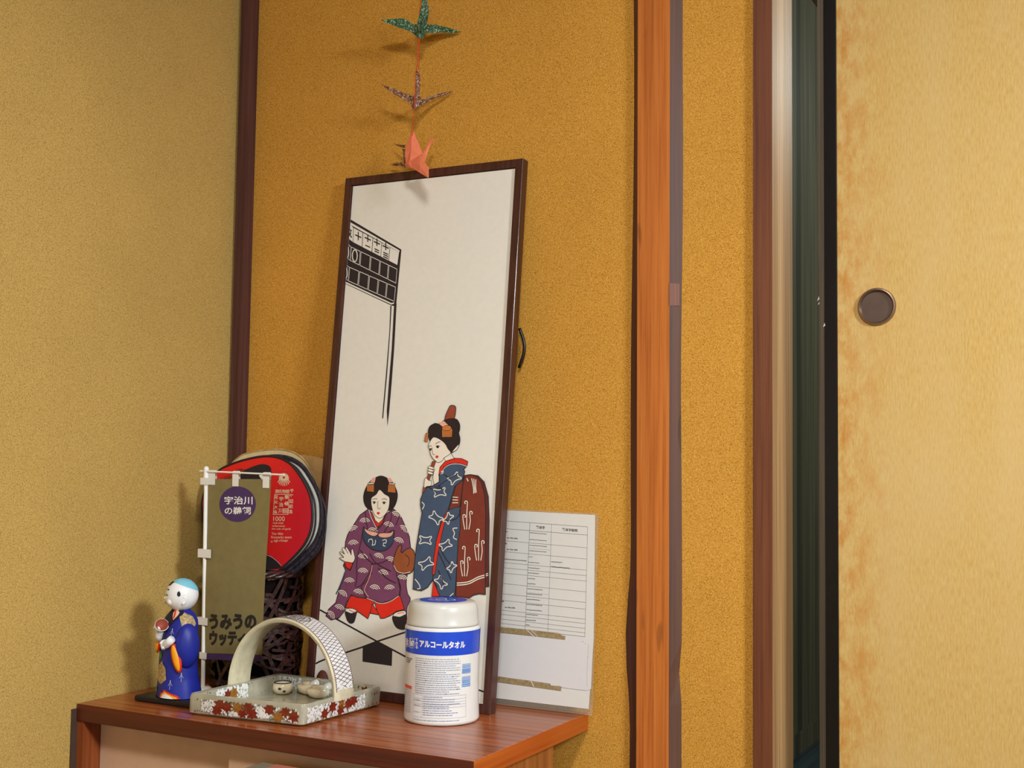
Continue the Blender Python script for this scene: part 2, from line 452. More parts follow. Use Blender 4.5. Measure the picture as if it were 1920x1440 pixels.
# ------------------------------------------------------------------ traced designs, in millimetres on their own surfaces
PRINT_PLANE = [[0.61611, -0.07121, 0.45965], [0.99998, -0.00278, -0.00534], [0.00557, 0.08771, 0.99613]]
BANNER_PLANE = [[0.0945, -0.15, 0.52], [1.0, 0.0, 0.0], [0.0, 0.0, 1.0]]
FAN_PLANE = [[0.13, -0.088, 0.62], [1.0, 0.0, 0.0], [0.0, 0.02999, 0.99955]]
SHEET_PLANE = [[0.7535, 0.004, 0.4606], [1.0, 0.0, 0.0], [-0.03, 0.055, 0.99804]]
FRAME = [[0.6161, -0.07519, 0.46], [0.99998, -0.00278, -0.00534], [0.00557, 0.08771, 0.99613], 0.36346, 0.90834]
PRINT = [
    ['l','ink',2.9,[[-352.3,138.0],[-225.5,95.0],[-160.7,73.2]],0,0],
    ['l','ink',2.9,[[-353.0,47.2],[-339.2,51.7],[-327.8,56.5],[-257.1,81.9],[-225.4,94.8],[-164.3,116.8]],0,0],
    ['f','ink',[[-225.5,95.6],[-193.4,82.8],[-192.4,57.8],[-251.5,59.4],[-253.1,84.5]],0],
    ['l','ink',2.6,[[-44.1,38.2],[-26.6,36.4],[-12.3,34.4]],0,0],
    ['f','ink',[[-351.3,831.3],[-233.3,767.9],[-235.9,666.9],[-245.2,668.4],[-351.9,712.4]],0],
    ['f','cloth',[[-350.1,826.0],[-237.2,766.7],[-237.3,763.5],[-350.4,821.5]],0],
    ['f','cloth',[[-353.7,822.0],[-340.6,815.4],[-339.2,789.0],[-351.8,795.2]],0],
    ['f','cloth',[[-339.6,814.9],[-319.3,804.6],[-318.5,779.0],[-338.1,788.5]],0],
    ['f','cloth',[[-317.9,804.0],[-296.5,793.1],[-296.4,768.2],[-317.2,778.3]],0],
    ['f','cloth',[[-295.2,792.5],[-276.4,783.0],[-276.8,758.8],[-295.1,767.6]],0],
    ['f','cloth',[[-275.3,782.4],[-258.3,773.9],[-259.3,750.2],[-275.7,758.2]],0],
    ['f','cloth',[[-257.2,773.3],[-238.0,763.6],[-239.6,740.7],[-258.1,749.7]],0],
    ['f','cloth',[[-351.8,785.1],[-342.7,781.0],[-342.3,755.0],[-351.4,759.1]],0],
    ['f','cloth',[[-341.7,780.5],[-320.8,770.9],[-320.6,744.9],[-341.4,754.5]],0],
    ['f','cloth',[[-319.5,770.3],[-298.1,760.5],[-298.1,734.5],[-319.3,744.3]],0],
    ['f','cloth',[[-296.8,759.9],[-277.0,750.9],[-277.1,724.9],[-296.8,734.0]],0],
    ['f','cloth',[[-275.9,750.3],[-258.3,742.3],[-258.5,716.3],[-275.9,724.4]],0],
    ['f','cloth',[[-257.2,741.8],[-239.1,733.5],[-239.5,707.5],[-257.4,715.8]],0],
    ['f','ink',[[-351.4,783.8],[-343.0,780.0],[-342.7,756.2],[-351.0,760.1]],0],
    ['f','ink',[[-340.8,779.0],[-321.7,770.2],[-321.5,746.5],[-340.5,755.2]],0],
    ['f','ink',[[-318.6,768.8],[-299.0,759.8],[-299.0,736.1],[-318.4,745.0]],0],
    ['f','ink',[[-296.0,758.4],[-277.9,750.1],[-278.0,726.4],[-295.9,734.7]],0],
    ['f','ink',[[-275.1,748.9],[-259.1,741.5],[-259.2,717.8],[-275.2,725.1]],0],
    ['f','ink',[[-256.4,740.3],[-239.9,732.8],[-240.2,709.0],[-256.6,716.5]],0],
    ['l','cloth',2.0,[[-350.0,780.7],[-348.8,779.4],[-347.7,777.1],[-346.9,774.0],[-346.4,770.4],[-346.2,766.9],[-346.5,763.9],[-347.1,761.6],[-348.1,760.5]],0,0],
    ['l','cloth',2.0,[[-326.9,762.9],[-326.8,759.5],[-327.3,756.6],[-328.2,754.3],[-329.6,752.8],[-331.2,752.4],[-332.9,753.0],[-334.5,754.7],[-335.9,757.1],[-337.0,760.2],[-337.6,763.5],[-337.6,766.9],[-337.1,769.8],[-336.2,772.2],[-334.8,773.6],[-333.2,774.0],[-331.5,773.4],[-329.9,771.8],[-328.5,769.3],[-327.4,766.2]],1,0],
    ['f','cloth',[[-350.4,746.7],[-342.7,743.5],[-343.0,717.7],[-350.6,720.9]],0],
    ['f','cloth',[[-341.8,743.2],[-320.3,734.4],[-320.7,708.4],[-342.1,717.3]],0],
    ['f','cloth',[[-319.0,733.9],[-298.1,725.4],[-298.5,699.3],[-319.3,707.9]],0],
    ['f','cloth',[[-296.8,724.8],[-277.5,717.0],[-278.0,690.8],[-297.2,698.7]],0],
    ['f','cloth',[[-276.3,716.5],[-258.9,709.4],[-259.4,683.1],[-276.8,690.3]],0],
    ['f','cloth',[[-257.8,708.9],[-239.5,701.5],[-240.1,675.1],[-258.3,682.6]],0],
    ['f','ink',[[-350.1,745.4],[-343.1,742.6],[-343.3,718.9],[-350.3,721.8]],0],
    ['f','ink',[[-340.9,741.7],[-321.2,733.7],[-321.6,709.9],[-341.1,718.0]],0],
    ['f','ink',[[-318.1,732.4],[-299.0,724.6],[-299.4,700.7],[-318.4,708.6]],0],
    ['f','ink',[[-296.0,723.4],[-278.4,716.2],[-278.8,692.2],[-296.4,699.5]],0],
    ['f','ink',[[-275.6,715.1],[-259.7,708.6],[-260.1,684.5],[-276.1,691.1]],0],
    ['f','ink',[[-257.0,707.5],[-240.3,700.7],[-240.8,676.5],[-257.5,683.4]],0],
    ['l','cloth',2.0,[[-349.6,742.8],[-348.4,741.5],[-347.4,739.1],[-346.5,736.0],[-346.0,732.5],[-345.9,729.0],[-346.1,726.0],[-346.8,723.8],[-347.7,722.6]],0,0],
    ['l','ink',2.1,[[-335.0,802.0],[-321.0,795.6]],0,0],
    ['l','ink',2.1,[[-328.7,807.0],[-327.3,791.3]],0,0],
    ['l','ink',2.1,[[-313.6,795.7],[-299.6,789.3]],0,0],
    ['l','ink',2.1,[[-307.3,800.6],[-306.1,786.8]],0,0],
    ['l','ink',1.8,[[-310.8,781.1],[-300.2,776.3]],0,0],
    ['l','ink',2.1,[[-293.1,786.8],[-279.3,780.5]],0,0],
    ['l','ink',2.1,[[-286.9,791.7],[-285.7,777.9]],0,0],
    ['l','ink',1.8,[[-290.5,773.4],[-280.0,768.5]],0,0],
    ['l','ink',1.8,[[-290.2,769.5],[-279.7,764.7]],0,0],
    ['l','ink',2.1,[[-273.6,778.0],[-259.9,771.8]],0,0],
    ['l','ink',2.1,[[-267.4,782.9],[-266.2,769.2]],0,0],
    ['l','ink',1.8,[[-271.1,765.7],[-260.7,760.9]],0,0],
    ['l','ink',1.8,[[-270.8,761.9],[-260.4,757.1]],0,0],
    ['l','ink',1.8,[[-270.4,758.0],[-260.0,753.2]],0,0],
    ['l','ink',2.0,[[-350.3,812.8],[-344.4,810.2],[-347.3,803.2],[-341.7,797.1]],0,0],
    ['l','ink',2.0,[[-350.9,803.5],[-343.8,804.8]],0,0],
    ['f','cloth',[[-350.5,716.5],[-245.5,672.8],[-240.2,674.0],[-240.3,671.7],[-245.3,670.2],[-350.3,713.5]],0],
    ['f','ink',[[-240.2,677.5],[-234.9,671.5],[-233.1,590.9],[-233.2,533.9],[-233.9,483.0],[-235.3,457.1],[-239.0,483.6],[-239.0,534.0],[-238.2,591.0]],0],
    ['f','ink',[[-247.5,668.3],[-245.1,667.9],[-244.0,619.9],[-243.9,548.3],[-245.5,470.0],[-247.6,471.1],[-246.3,548.3],[-245.7,620.0]],0],
    ['f','plum',[[-208.9,221.9],[-173.1,218.0],[-174.2,208.2],[-174.8,192.6],[-170.7,177.3],[-164.8,168.9],[-169.8,156.0],[-170.2,140.5],[-177.6,153.5],[-185.4,174.3],[-186.9,191.8]],1],
    ['l','ink',1.4,[[-208.9,221.9],[-173.1,218.0],[-174.2,208.2],[-174.8,192.6],[-170.7,177.3],[-164.8,168.9],[-169.8,156.0],[-170.2,140.5],[-177.6,153.5],[-185.4,174.3],[-186.9,191.8]],1,1],
    ['f','red',[[-293.9,146.1],[-288.4,161.4],[-284.0,166.7],[-252.1,165.9],[-237.7,161.9],[-237.2,156.1],[-242.3,142.9],[-246.5,130.8],[-264.3,139.3],[-279.4,144.6]],0],
    ['l','ink',1.4,[[-293.9,146.1],[-288.4,161.4],[-284.0,166.7],[-252.1,165.9],[-237.7,161.9],[-237.2,156.1],[-242.3,142.9],[-246.5,130.8],[-264.3,139.3],[-279.4,144.6]],1,0],
    ['f','red',[[-240.3,155.9],[-225.9,142.2],[-226.8,139.0],[-242.5,140.3]],0],
    ['l','ink',1.4,[[-240.3,155.9],[-225.9,142.2],[-226.8,139.0],[-242.5,140.3]],1,0],
    ['f','red',[[-237.2,162.0],[-220.2,159.2],[-203.9,163.3],[-185.9,174.3],[-180.8,164.0],[-175.1,151.4],[-190.7,147.1],[-201.8,139.1],[-213.2,134.3],[-220.8,133.2],[-228.4,143.9]],0],
    ['l','ink',1.4,[[-237.2,162.0],[-220.2,159.2],[-203.9,163.3],[-185.9,174.3],[-180.8,164.0],[-175.1,151.4],[-190.7,147.1],[-201.8,139.1],[-213.2,134.3],[-220.8,133.2],[-228.4,143.9]],1,0],
    ['f','skin',[[-292.2,144.0],[-279.5,145.5],[-270.4,142.2],[-271.5,137.8],[-283.6,136.3],[-293.1,138.4]],1],
    ['l','ink',1.2,[[-292.2,144.0],[-279.5,145.5],[-270.4,142.2],[-271.5,137.8],[-283.6,136.3],[-293.1,138.4]],1,1],
    ['f','ink',[[-293.7,139.1],[-290.8,129.4],[-286.3,123.0],[-280.1,120.5],[-274.1,123.6],[-271.1,134.5],[-271.0,140.4],[-281.2,136.7]],1],
    ['l','ink',1.2,[[-293.7,139.1],[-290.8,129.4],[-286.3,123.0],[-280.1,120.5],[-274.1,123.6],[-271.1,134.5],[-271.0,140.4],[-281.2,136.7]],1,1],
    ['f','skin',[[-192.8,144.6],[-174.4,149.3],[-171.9,141.3],[-187.5,137.3],[-196.4,137.4]],1],
    ['l','ink',1.2,[[-192.8,144.6],[-174.4,149.3],[-171.9,141.3],[-187.5,137.3],[-196.4,137.4]],1,1],
    ['f','ink',[[-197.0,138.1],[-194.8,128.9],[-188.5,121.3],[-178.8,118.6],[-170.9,121.5],[-169.9,142.5],[-182.8,138.2]],1],
    ['l','ink',1.2,[[-197.0,138.1],[-194.8,128.9],[-188.5,121.3],[-178.8,118.6],[-170.9,121.5],[-169.9,142.5],[-182.8,138.2]],1,1],
    ['l','red',1.2,[[-286.6,142.6],[-279.0,140.2],[-272.8,138.7]],0,1],
    ['l','red',1.2,[[-188.0,143.0],[-181.1,145.5],[-174.6,145.6]],0,1],
    ['f','plum',[[-261.9,314.3],[-278.1,303.6],[-290.1,285.9],[-301.0,269.2],[-304.3,256.9],[-304.5,242.7],[-292.8,235.3],[-281.3,230.8],[-285.9,219.6],[-290.3,208.3],[-303.8,219.6],[-305.2,216.5],[-299.8,208.7],[-302.7,194.5],[-310.5,171.9],[-314.9,152.6],[-328.7,140.6],[-333.4,129.2],[-322.0,123.0],[-306.2,127.2],[-296.2,139.0],[-293.1,154.1],[-284.1,168.1],[-272.7,164.9],[-252.0,164.3],[-237.2,161.4],[-222.5,158.5],[-203.9,163.3],[-187.1,174.2],[-186.4,186.0],[-191.9,203.2],[-179.8,213.7],[-170.8,251.4],[-175.2,270.9],[-186.2,290.2],[-197.2,307.6],[-211.1,316.1],[-225.9,306.5],[-238.4,284.0],[-249.5,299.6]],0],
    ['l','ink',1.6,[[-261.9,314.3],[-278.1,303.6],[-290.1,285.9],[-301.0,269.2],[-304.3,256.9],[-304.5,242.7],[-292.8,235.3],[-281.3,230.8],[-285.9,219.6],[-290.3,208.3],[-303.8,219.6],[-305.2,216.5],[-299.8,208.7],[-302.7,194.5],[-310.5,171.9],[-314.9,152.6],[-328.7,140.6],[-333.4,129.2],[-322.0,123.0],[-306.2,127.2],[-296.2,139.0],[-293.1,154.1],[-284.1,168.1],[-272.7,164.9],[-252.0,164.3],[-237.2,161.4],[-222.5,158.5],[-203.9,163.3],[-187.1,174.2],[-186.4,186.0],[-191.9,203.2],[-179.8,213.7],[-170.8,251.4],[-175.2,270.9],[-186.2,290.2],[-197.2,307.6],[-211.1,316.1],[-225.9,306.5],[-238.4,284.0],[-249.5,299.6]],1,0],
    ['l','navy',2.2,[[-299.7,207.7],[-304.9,192.3],[-310.9,176.9],[-315.1,168.6],[-314.9,166.6]],0,1],
    ['l','cloth',0.9,[[-302.1,206.6],[-306.7,192.2],[-312.3,177.8]],0,1],
    ['f','skin',[[-251.7,309.6],[-245.4,294.8],[-240.9,289.9],[-234.6,295.2],[-224.9,308.6]],0],
    ['f','red',[[-257.9,311.4],[-252.5,299.5],[-241.3,283.9],[-228.4,293.4],[-222.3,309.7],[-227.3,300.5],[-239.0,290.4],[-246.8,296.1],[-254.0,308.5]],0],
    ['l','ink',1.2,[[-257.9,311.4],[-252.5,299.5],[-241.3,283.9],[-228.4,293.4],[-222.3,309.7],[-227.3,300.5],[-239.0,290.4],[-246.8,296.1],[-254.0,308.5]],1,0],
    ['l','skin',1.0,[[-261.0,313.3],[-254.4,299.4],[-241.9,281.9]],0,0],
    ['f','hair',[[-241.3,371.9],[-255.6,367.1],[-264.8,359.8],[-271.2,349.5],[-274.5,337.2],[-272.4,325.1],[-265.7,316.2],[-255.0,311.9],[-236.1,312.2],[-219.7,312.8],[-211.2,317.1],[-205.6,327.2],[-204.0,339.3],[-207.4,349.2],[-215.7,361.0],[-226.4,367.8]],1],
    ['f','skin',[[-241.6,347.8],[-248.2,339.6],[-257.0,333.6],[-257.2,325.6],[-254.7,316.6],[-250.2,307.2],[-244.9,302.4],[-238.6,299.6],[-231.1,302.3],[-224.9,308.6],[-220.8,316.7],[-219.8,328.4],[-221.7,336.3],[-231.3,340.9]],1],
    ['l','ink',0.9,[[-241.6,347.8],[-248.2,339.6],[-257.0,333.6],[-257.2,325.6],[-254.7,316.6],[-250.2,307.2],[-244.9,302.4],[-238.6,299.6],[-231.1,302.3],[-224.9,308.6],[-220.8,316.7],[-219.8,328.4],[-221.7,336.3],[-231.3,340.9]],1,1],
    ['f','pink',[[-262.3,359.9],[-258.5,366.9],[-251.4,369.5],[-252.9,359.7]],0],
    ['f','pink',[[-227.8,367.8],[-221.1,368.3],[-215.2,361.4],[-223.3,360.4]],0],
    ['f','cloth',[[-266.4,358.8],[-254.4,359.7],[-253.7,357.2],[-266.1,356.1]],0],
    ['l','ink',0.8,[[-266.4,358.8],[-254.4,359.7],[-253.7,357.2],[-266.1,356.1]],1,0],
    ['f','cloth',[[-223.8,359.8],[-211.2,359.5],[-211.0,357.1],[-223.6,357.6]],0],
    ['l','ink',0.8,[[-223.8,359.8],[-211.2,359.5],[-211.0,357.1],[-223.6,357.6]],1,0],
    ['f','comb',[[-268.3,355.2],[-254.1,356.0],[-253.5,343.9],[-267.1,344.7]],0],
    ['f','comb',[[-224.5,356.8],[-210.9,356.3],[-209.2,343.9],[-224.4,344.7]],0],
    ['l','ink',0.6,[[-266.1,355.3],[-265.3,344.4]],0,0],
    ['l','ink',0.6,[[-222.5,356.0],[-221.7,344.8]],0,0],
    ['l','ink',0.6,[[-263.4,355.4],[-262.6,344.4]],0,0],
    ['l','ink',0.6,[[-219.8,356.1],[-219.1,344.9]],0,0],
    ['l','ink',0.6,[[-260.7,355.4],[-259.9,344.5]],0,0],
    ['l','ink',0.6,[[-217.2,356.2],[-216.4,344.9]],0,0],
    ['l','ink',0.6,[[-258.0,355.5],[-257.2,344.6]],0,0],
    ['l','ink',0.6,[[-214.5,356.2],[-213.8,345.0]],0,0],
    ['l','ink',0.6,[[-255.3,355.6],[-254.5,344.6]],0,0],
    ['l','ink',0.6,[[-211.9,356.3],[-211.2,345.1]],0,0],
    ['l','ink',0.9,[[-255.2,330.7],[-250.5,332.2],[-245.1,332.0]],0,1],
    ['l','ink',0.9,[[-235.8,331.3],[-230.6,332.9],[-225.1,331.0]],0,1],
    ['l','ink',1.0,[[-254.9,326.4],[-250.8,327.4],[-246.5,325.5]],0,1],
    ['l','ink',1.0,[[-234.9,326.3],[-231.1,327.6],[-226.2,326.2]],0,1],
    ['f','ink',[[-252.4,326.5],[-249.5,326.6],[-249.3,323.8],[-252.2,323.7]],1],
    ['f','ink',[[-232.5,326.8],[-229.1,326.9],[-228.9,324.1],[-232.2,323.9]],1],
    ['l','ink',0.8,[[-242.9,329.0],[-243.1,317.9],[-240.0,315.2],[-236.5,317.4]],0,1],
    ['f','red',[[-244.0,308.3],[-241.7,310.0],[-239.7,309.6],[-237.4,308.5],[-239.2,306.0],[-241.8,305.9]],1],
    ['l','skin',1.3,[[-277.4,292.4],[-276.1,294.8],[-273.9,296.8],[-271.0,298.1],[-267.8,298.6],[-264.5,298.3],[-261.5,297.2],[-259.0,295.5],[-257.2,293.2]],0,0],
    ['l','skin',1.3,[[-274.2,291.6],[-273.3,293.2],[-271.7,294.6],[-269.8,295.5],[-267.6,295.9],[-265.3,295.7],[-263.2,294.9],[-261.5,293.7],[-260.2,292.1]],0,0],
    ['l','skin',1.3,[[-271.0,290.8],[-270.4,291.7],[-269.6,292.4],[-268.5,292.9],[-267.3,293.1],[-266.1,293.0],[-264.9,292.6],[-263.9,291.9],[-263.3,291.1]],0,0],
    ['l','skin',1.3,[[-299.2,274.5],[-299.2,277.2],[-298.3,279.8],[-296.4,282.0],[-293.8,283.6],[-290.7,284.5],[-287.4,284.6],[-284.1,283.8],[-281.3,282.3]],0,0],
    ['l','skin',1.3,[[-295.9,274.9],[-295.9,276.8],[-295.2,278.5],[-293.9,280.0],[-292.1,281.2],[-290.0,281.8],[-287.7,281.8],[-285.5,281.3],[-283.5,280.3]],0,0],
    ['l','skin',1.3,[[-292.5,275.3],[-292.5,276.3],[-292.2,277.3],[-291.4,278.1],[-290.5,278.7],[-289.3,279.1],[-288.0,279.1],[-286.8,278.8],[-285.7,278.2]],0,0],
    ['l','skin',1.3,[[-297.6,253.0],[-296.5,255.5],[-294.5,257.6],[-291.8,259.1],[-288.7,259.9],[-285.4,259.9],[-282.2,259.1],[-279.5,257.5],[-277.4,255.4]],0,0],
    ['l','skin',1.3,[[-294.3,252.4],[-293.5,254.2],[-292.1,255.6],[-290.3,256.7],[-288.1,257.2],[-285.8,257.2],[-283.6,256.6],[-281.8,255.6],[-280.4,254.1]],0,0],
    ['l','skin',1.3,[[-291.0,251.9],[-290.5,252.8],[-289.8,253.6],[-288.8,254.2],[-287.6,254.5],[-286.3,254.5],[-285.1,254.2],[-284.1,253.6],[-283.3,252.8]],0,0],
    ['l','skin',1.3,[[-276.1,232.8],[-274.2,235.0],[-271.6,236.7],[-268.6,237.6],[-265.3,237.7],[-262.1,237.0],[-259.4,235.5],[-257.2,233.5],[-256.0,231.0]],0,0],
    ['l','skin',1.3,[[-273.1,231.6],[-271.8,233.1],[-270.0,234.3],[-267.9,234.9],[-265.6,235.0],[-263.4,234.5],[-261.5,233.5],[-260.1,232.1],[-259.2,230.4]],0,0],
    ['l','skin',1.3,[[-270.1,230.4],[-269.4,231.2],[-268.4,231.9],[-267.2,232.2],[-266.0,232.3],[-264.8,232.0],[-263.7,231.5],[-262.9,230.7],[-262.4,229.7]],0,0],
    ['l','skin',1.3,[[-300.0,189.6],[-298.7,192.0],[-296.5,194.0],[-293.6,195.3],[-290.4,195.9],[-287.1,195.7],[-284.1,194.7],[-281.5,193.1],[-279.7,190.8]],0,0],
    ['l','skin',1.3,[[-296.8,188.8],[-295.9,190.5],[-294.3,191.9],[-292.4,192.8],[-290.1,193.2],[-287.9,193.1],[-285.8,192.4],[-284.0,191.2],[-282.8,189.7]],0,0],
    ['l','skin',1.3,[[-293.6,188.1],[-293.0,189.0],[-292.2,189.8],[-291.1,190.3],[-289.9,190.5],[-288.6,190.4],[-287.5,190.1],[-286.5,189.4],[-285.8,188.6]],0,0],
    ['l','skin',1.3,[[-273.5,208.3],[-271.9,210.6],[-269.5,212.4],[-266.6,213.5],[-263.3,213.9],[-260.1,213.4],[-257.2,212.2],[-254.9,210.4],[-253.4,208.0]],0,0],
    ['l','skin',1.3,[[-270.4,207.3],[-269.3,208.9],[-267.6,210.2],[-265.6,210.9],[-263.4,211.2],[-261.2,210.9],[-259.1,210.0],[-257.6,208.8],[-256.5,207.1]],0,0],
    ['l','skin',1.3,[[-267.3,206.3],[-266.7,207.2],[-265.8,207.9],[-264.6,208.3],[-263.4,208.5],[-262.2,208.3],[-261.1,207.8],[-260.2,207.1],[-259.6,206.2]],0,0],
    ['l','skin',1.3,[[-311.0,172.0],[-308.2,173.4],[-304.9,174.0],[-301.6,173.8],[-298.6,172.8],[-296.0,171.1],[-294.2,168.9],[-293.3,166.3],[-293.4,163.7]],0,0],
    ['l','skin',1.3,[[-308.9,169.9],[-306.9,170.8],[-304.7,171.3],[-302.4,171.2],[-300.3,170.5],[-298.5,169.3],[-297.3,167.8],[-296.7,166.0],[-296.7,164.2]],0,0],
    ['l','skin',1.3,[[-306.7,167.8],[-305.6,168.3],[-304.4,168.6],[-303.2,168.5],[-302.0,168.1],[-301.0,167.5],[-300.3,166.6],[-300.0,165.7],[-300.0,164.7]],0,0],
    ['l','skin',1.3,[[-316.1,146.1],[-313.8,148.0],[-310.9,149.3],[-307.6,149.8],[-304.3,149.5],[-301.3,148.4],[-298.9,146.7],[-297.2,144.4],[-296.4,141.8]],0,0],
    ['l','skin',1.3,[[-313.4,144.5],[-311.8,145.8],[-309.8,146.7],[-307.5,147.1],[-305.2,146.9],[-303.2,146.1],[-301.5,144.9],[-300.3,143.4],[-299.8,141.6]],0,0],
    ['l','skin',1.3,[[-310.6,142.9],[-309.8,143.7],[-308.6,144.2],[-307.4,144.4],[-306.1,144.2],[-305.0,143.8],[-304.1,143.2],[-303.4,142.3],[-303.1,141.3]],0,0],
    ['l','skin',1.3,[[-330.8,136.6],[-327.6,137.3],[-324.3,137.3],[-321.1,136.4],[-318.5,134.9],[-316.5,132.7],[-315.5,130.2],[-315.4,127.5],[-316.4,125.0]],0,0],
    ['l','skin',1.3,[[-329.4,134.1],[-327.2,134.6],[-324.9,134.6],[-322.7,134.0],[-320.9,132.9],[-319.5,131.5],[-318.8,129.7],[-318.8,127.9],[-319.5,126.1]],0,0],
    ['l','skin',1.3,[[-328.0,131.7],[-326.8,131.9],[-325.5,131.9],[-324.3,131.6],[-323.3,131.0],[-322.6,130.2],[-322.2,129.2],[-322.2,128.2],[-322.5,127.2]],0,0],
    ['l','skin',1.3,[[-213.2,309.1],[-210.7,310.8],[-207.8,311.8],[-204.6,311.9],[-201.4,311.3],[-198.7,309.9],[-196.5,307.9],[-195.1,305.5],[-194.7,302.9]],0,0],
    ['l','skin',1.3,[[-210.7,307.3],[-209.0,308.4],[-207.0,309.1],[-204.8,309.2],[-202.6,308.8],[-200.7,307.8],[-199.2,306.5],[-198.2,304.8],[-197.9,303.0]],0,0],
    ['l','skin',1.3,[[-208.2,305.4],[-207.3,306.1],[-206.2,306.4],[-204.9,306.5],[-203.8,306.3],[-202.7,305.8],[-201.9,305.0],[-201.4,304.1],[-201.2,303.1]],0,0],
    ['l','skin',1.3,[[-227.8,289.8],[-225.8,291.8],[-223.1,293.2],[-219.9,293.9],[-216.7,293.7],[-213.7,292.7],[-211.2,291.1],[-209.3,288.9],[-208.3,286.3]],0,0],
    ['l','skin',1.3,[[-225.0,288.4],[-223.6,289.7],[-221.7,290.7],[-219.6,291.1],[-217.4,291.0],[-215.3,290.4],[-213.5,289.2],[-212.2,287.7],[-211.6,286.0]],0,0],
    ['l','skin',1.3,[[-222.2,286.9],[-221.4,287.7],[-220.4,288.2],[-219.2,288.4],[-218.0,288.4],[-216.8,288.0],[-215.8,287.4],[-215.2,286.6],[-214.8,285.6]],0,0],
    ['l','skin',1.3,[[-194.8,288.1],[-191.8,289.0],[-188.6,289.0],[-185.5,288.3],[-182.9,286.9],[-180.8,284.8],[-179.6,282.4],[-179.3,279.7],[-180.0,277.2]],0,0],
    ['l','skin',1.3,[[-193.2,285.7],[-191.1,286.3],[-188.9,286.4],[-186.8,285.9],[-185.0,284.9],[-183.6,283.4],[-182.7,281.8],[-182.5,279.9],[-183.0,278.2]],0,0],
    ['l','skin',1.3,[[-191.6,283.3],[-190.5,283.7],[-189.3,283.7],[-188.1,283.4],[-187.1,282.9],[-186.3,282.1],[-185.8,281.2],[-185.7,280.2],[-186.0,279.2]],0,0],
    ['l','skin',1.3,[[-205.0,265.1],[-202.7,267.0],[-199.9,268.2],[-196.8,268.6],[-193.6,268.2],[-190.8,267.1],[-188.4,265.3],[-186.8,263.0],[-186.1,260.4]],0,0],
    ['l','skin',1.3,[[-202.3,263.5],[-200.8,264.8],[-198.8,265.6],[-196.7,265.9],[-194.5,265.7],[-192.5,264.9],[-190.9,263.6],[-189.8,262.1],[-189.3,260.3]],0,0],
    ['l','skin',1.3,[[-199.7,261.9],[-198.9,262.6],[-197.8,263.1],[-196.6,263.2],[-195.4,263.1],[-194.3,262.7],[-193.4,262.0],[-192.8,261.1],[-192.5,260.1]],0,0],
    ['l','skin',1.3,[[-242.9,237.0],[-240.6,238.9],[-237.8,240.1],[-234.6,240.6],[-231.4,240.2],[-228.5,239.1],[-226.1,237.3],[-224.5,235.0],[-223.8,232.4]],0,0],
    ['l','skin',1.3,[[-240.2,235.4],[-238.7,236.7],[-236.7,237.6],[-234.5,237.9],[-232.3,237.7],[-230.3,236.9],[-228.6,235.6],[-227.5,234.1],[-227.0,232.3]],0,0],
    ['l','skin',1.3,[[-237.6,233.8],[-236.7,234.6],[-235.6,235.0],[-234.4,235.2],[-233.2,235.1],[-232.1,234.6],[-231.2,233.9],[-230.6,233.1],[-230.3,232.1]],0,0],
    ['l','skin',1.3,[[-218.4,232.4],[-216.2,234.2],[-213.3,235.5],[-210.2,235.9],[-207.0,235.6],[-204.1,234.5],[-201.8,232.7],[-200.2,230.4],[-199.5,227.8]],0,0],
    ['l','skin',1.3,[[-215.8,230.8],[-214.2,232.1],[-212.2,232.9],[-210.1,233.2],[-207.9,233.0],[-205.9,232.2],[-204.3,231.0],[-203.2,229.4],[-202.7,227.7]],0,0],
    ['l','skin',1.3,[[-213.1,229.2],[-212.3,229.9],[-211.2,230.4],[-210.0,230.6],[-208.8,230.4],[-207.7,230.0],[-206.8,229.3],[-206.2,228.5],[-205.9,227.5]],0,0],
    ['l','skin',1.3,[[-231.3,209.3],[-229.3,211.3],[-226.6,212.8],[-223.5,213.4],[-220.3,213.3],[-217.3,212.5],[-214.8,210.9],[-212.9,208.7],[-211.9,206.2]],0,0],
    ['l','skin',1.3,[[-228.5,207.9],[-227.1,209.3],[-225.3,210.3],[-223.1,210.8],[-220.9,210.7],[-218.8,210.1],[-217.1,209.0],[-215.8,207.5],[-215.1,205.8]],0,0],
    ['l','skin',1.3,[[-225.7,206.5],[-224.9,207.3],[-223.9,207.8],[-222.8,208.1],[-221.5,208.1],[-220.4,207.7],[-219.4,207.1],[-218.7,206.3],[-218.3,205.4]],0,0],
    ['l','skin',1.3,[[-192.6,202.5],[-190.8,204.7],[-188.3,206.3],[-185.3,207.2],[-182.2,207.3],[-179.2,206.7],[-176.5,205.3],[-174.5,203.3],[-173.3,200.9]],0,0],
    ['l','skin',1.3,[[-189.7,201.3],[-188.4,202.8],[-186.7,203.9],[-184.7,204.6],[-182.5,204.7],[-180.4,204.2],[-178.6,203.3],[-177.2,201.9],[-176.4,200.2]],0,0],
    ['l','skin',1.3,[[-186.8,200.2],[-186.1,201.0],[-185.2,201.6],[-184.1,202.0],[-182.9,202.0],[-181.7,201.8],[-180.7,201.2],[-179.9,200.5],[-179.5,199.6]],0,0],
    ['l','skin',1.3,[[-246.4,182.8],[-244.6,185.0],[-242.0,186.6],[-239.0,187.5],[-235.8,187.7],[-232.7,187.0],[-229.9,185.7],[-227.9,183.7],[-226.6,181.2]],0,0],
    ['l','skin',1.3,[[-243.4,181.6],[-242.2,183.1],[-240.4,184.3],[-238.3,184.9],[-236.1,185.0],[-233.9,184.6],[-232.1,183.6],[-230.6,182.2],[-229.8,180.6]],0,0],
    ['l','skin',1.3,[[-240.5,180.5],[-239.8,181.3],[-238.8,181.9],[-237.7,182.3],[-236.4,182.3],[-235.2,182.1],[-234.2,181.6],[-233.4,180.8],[-232.9,179.9]],0,0],
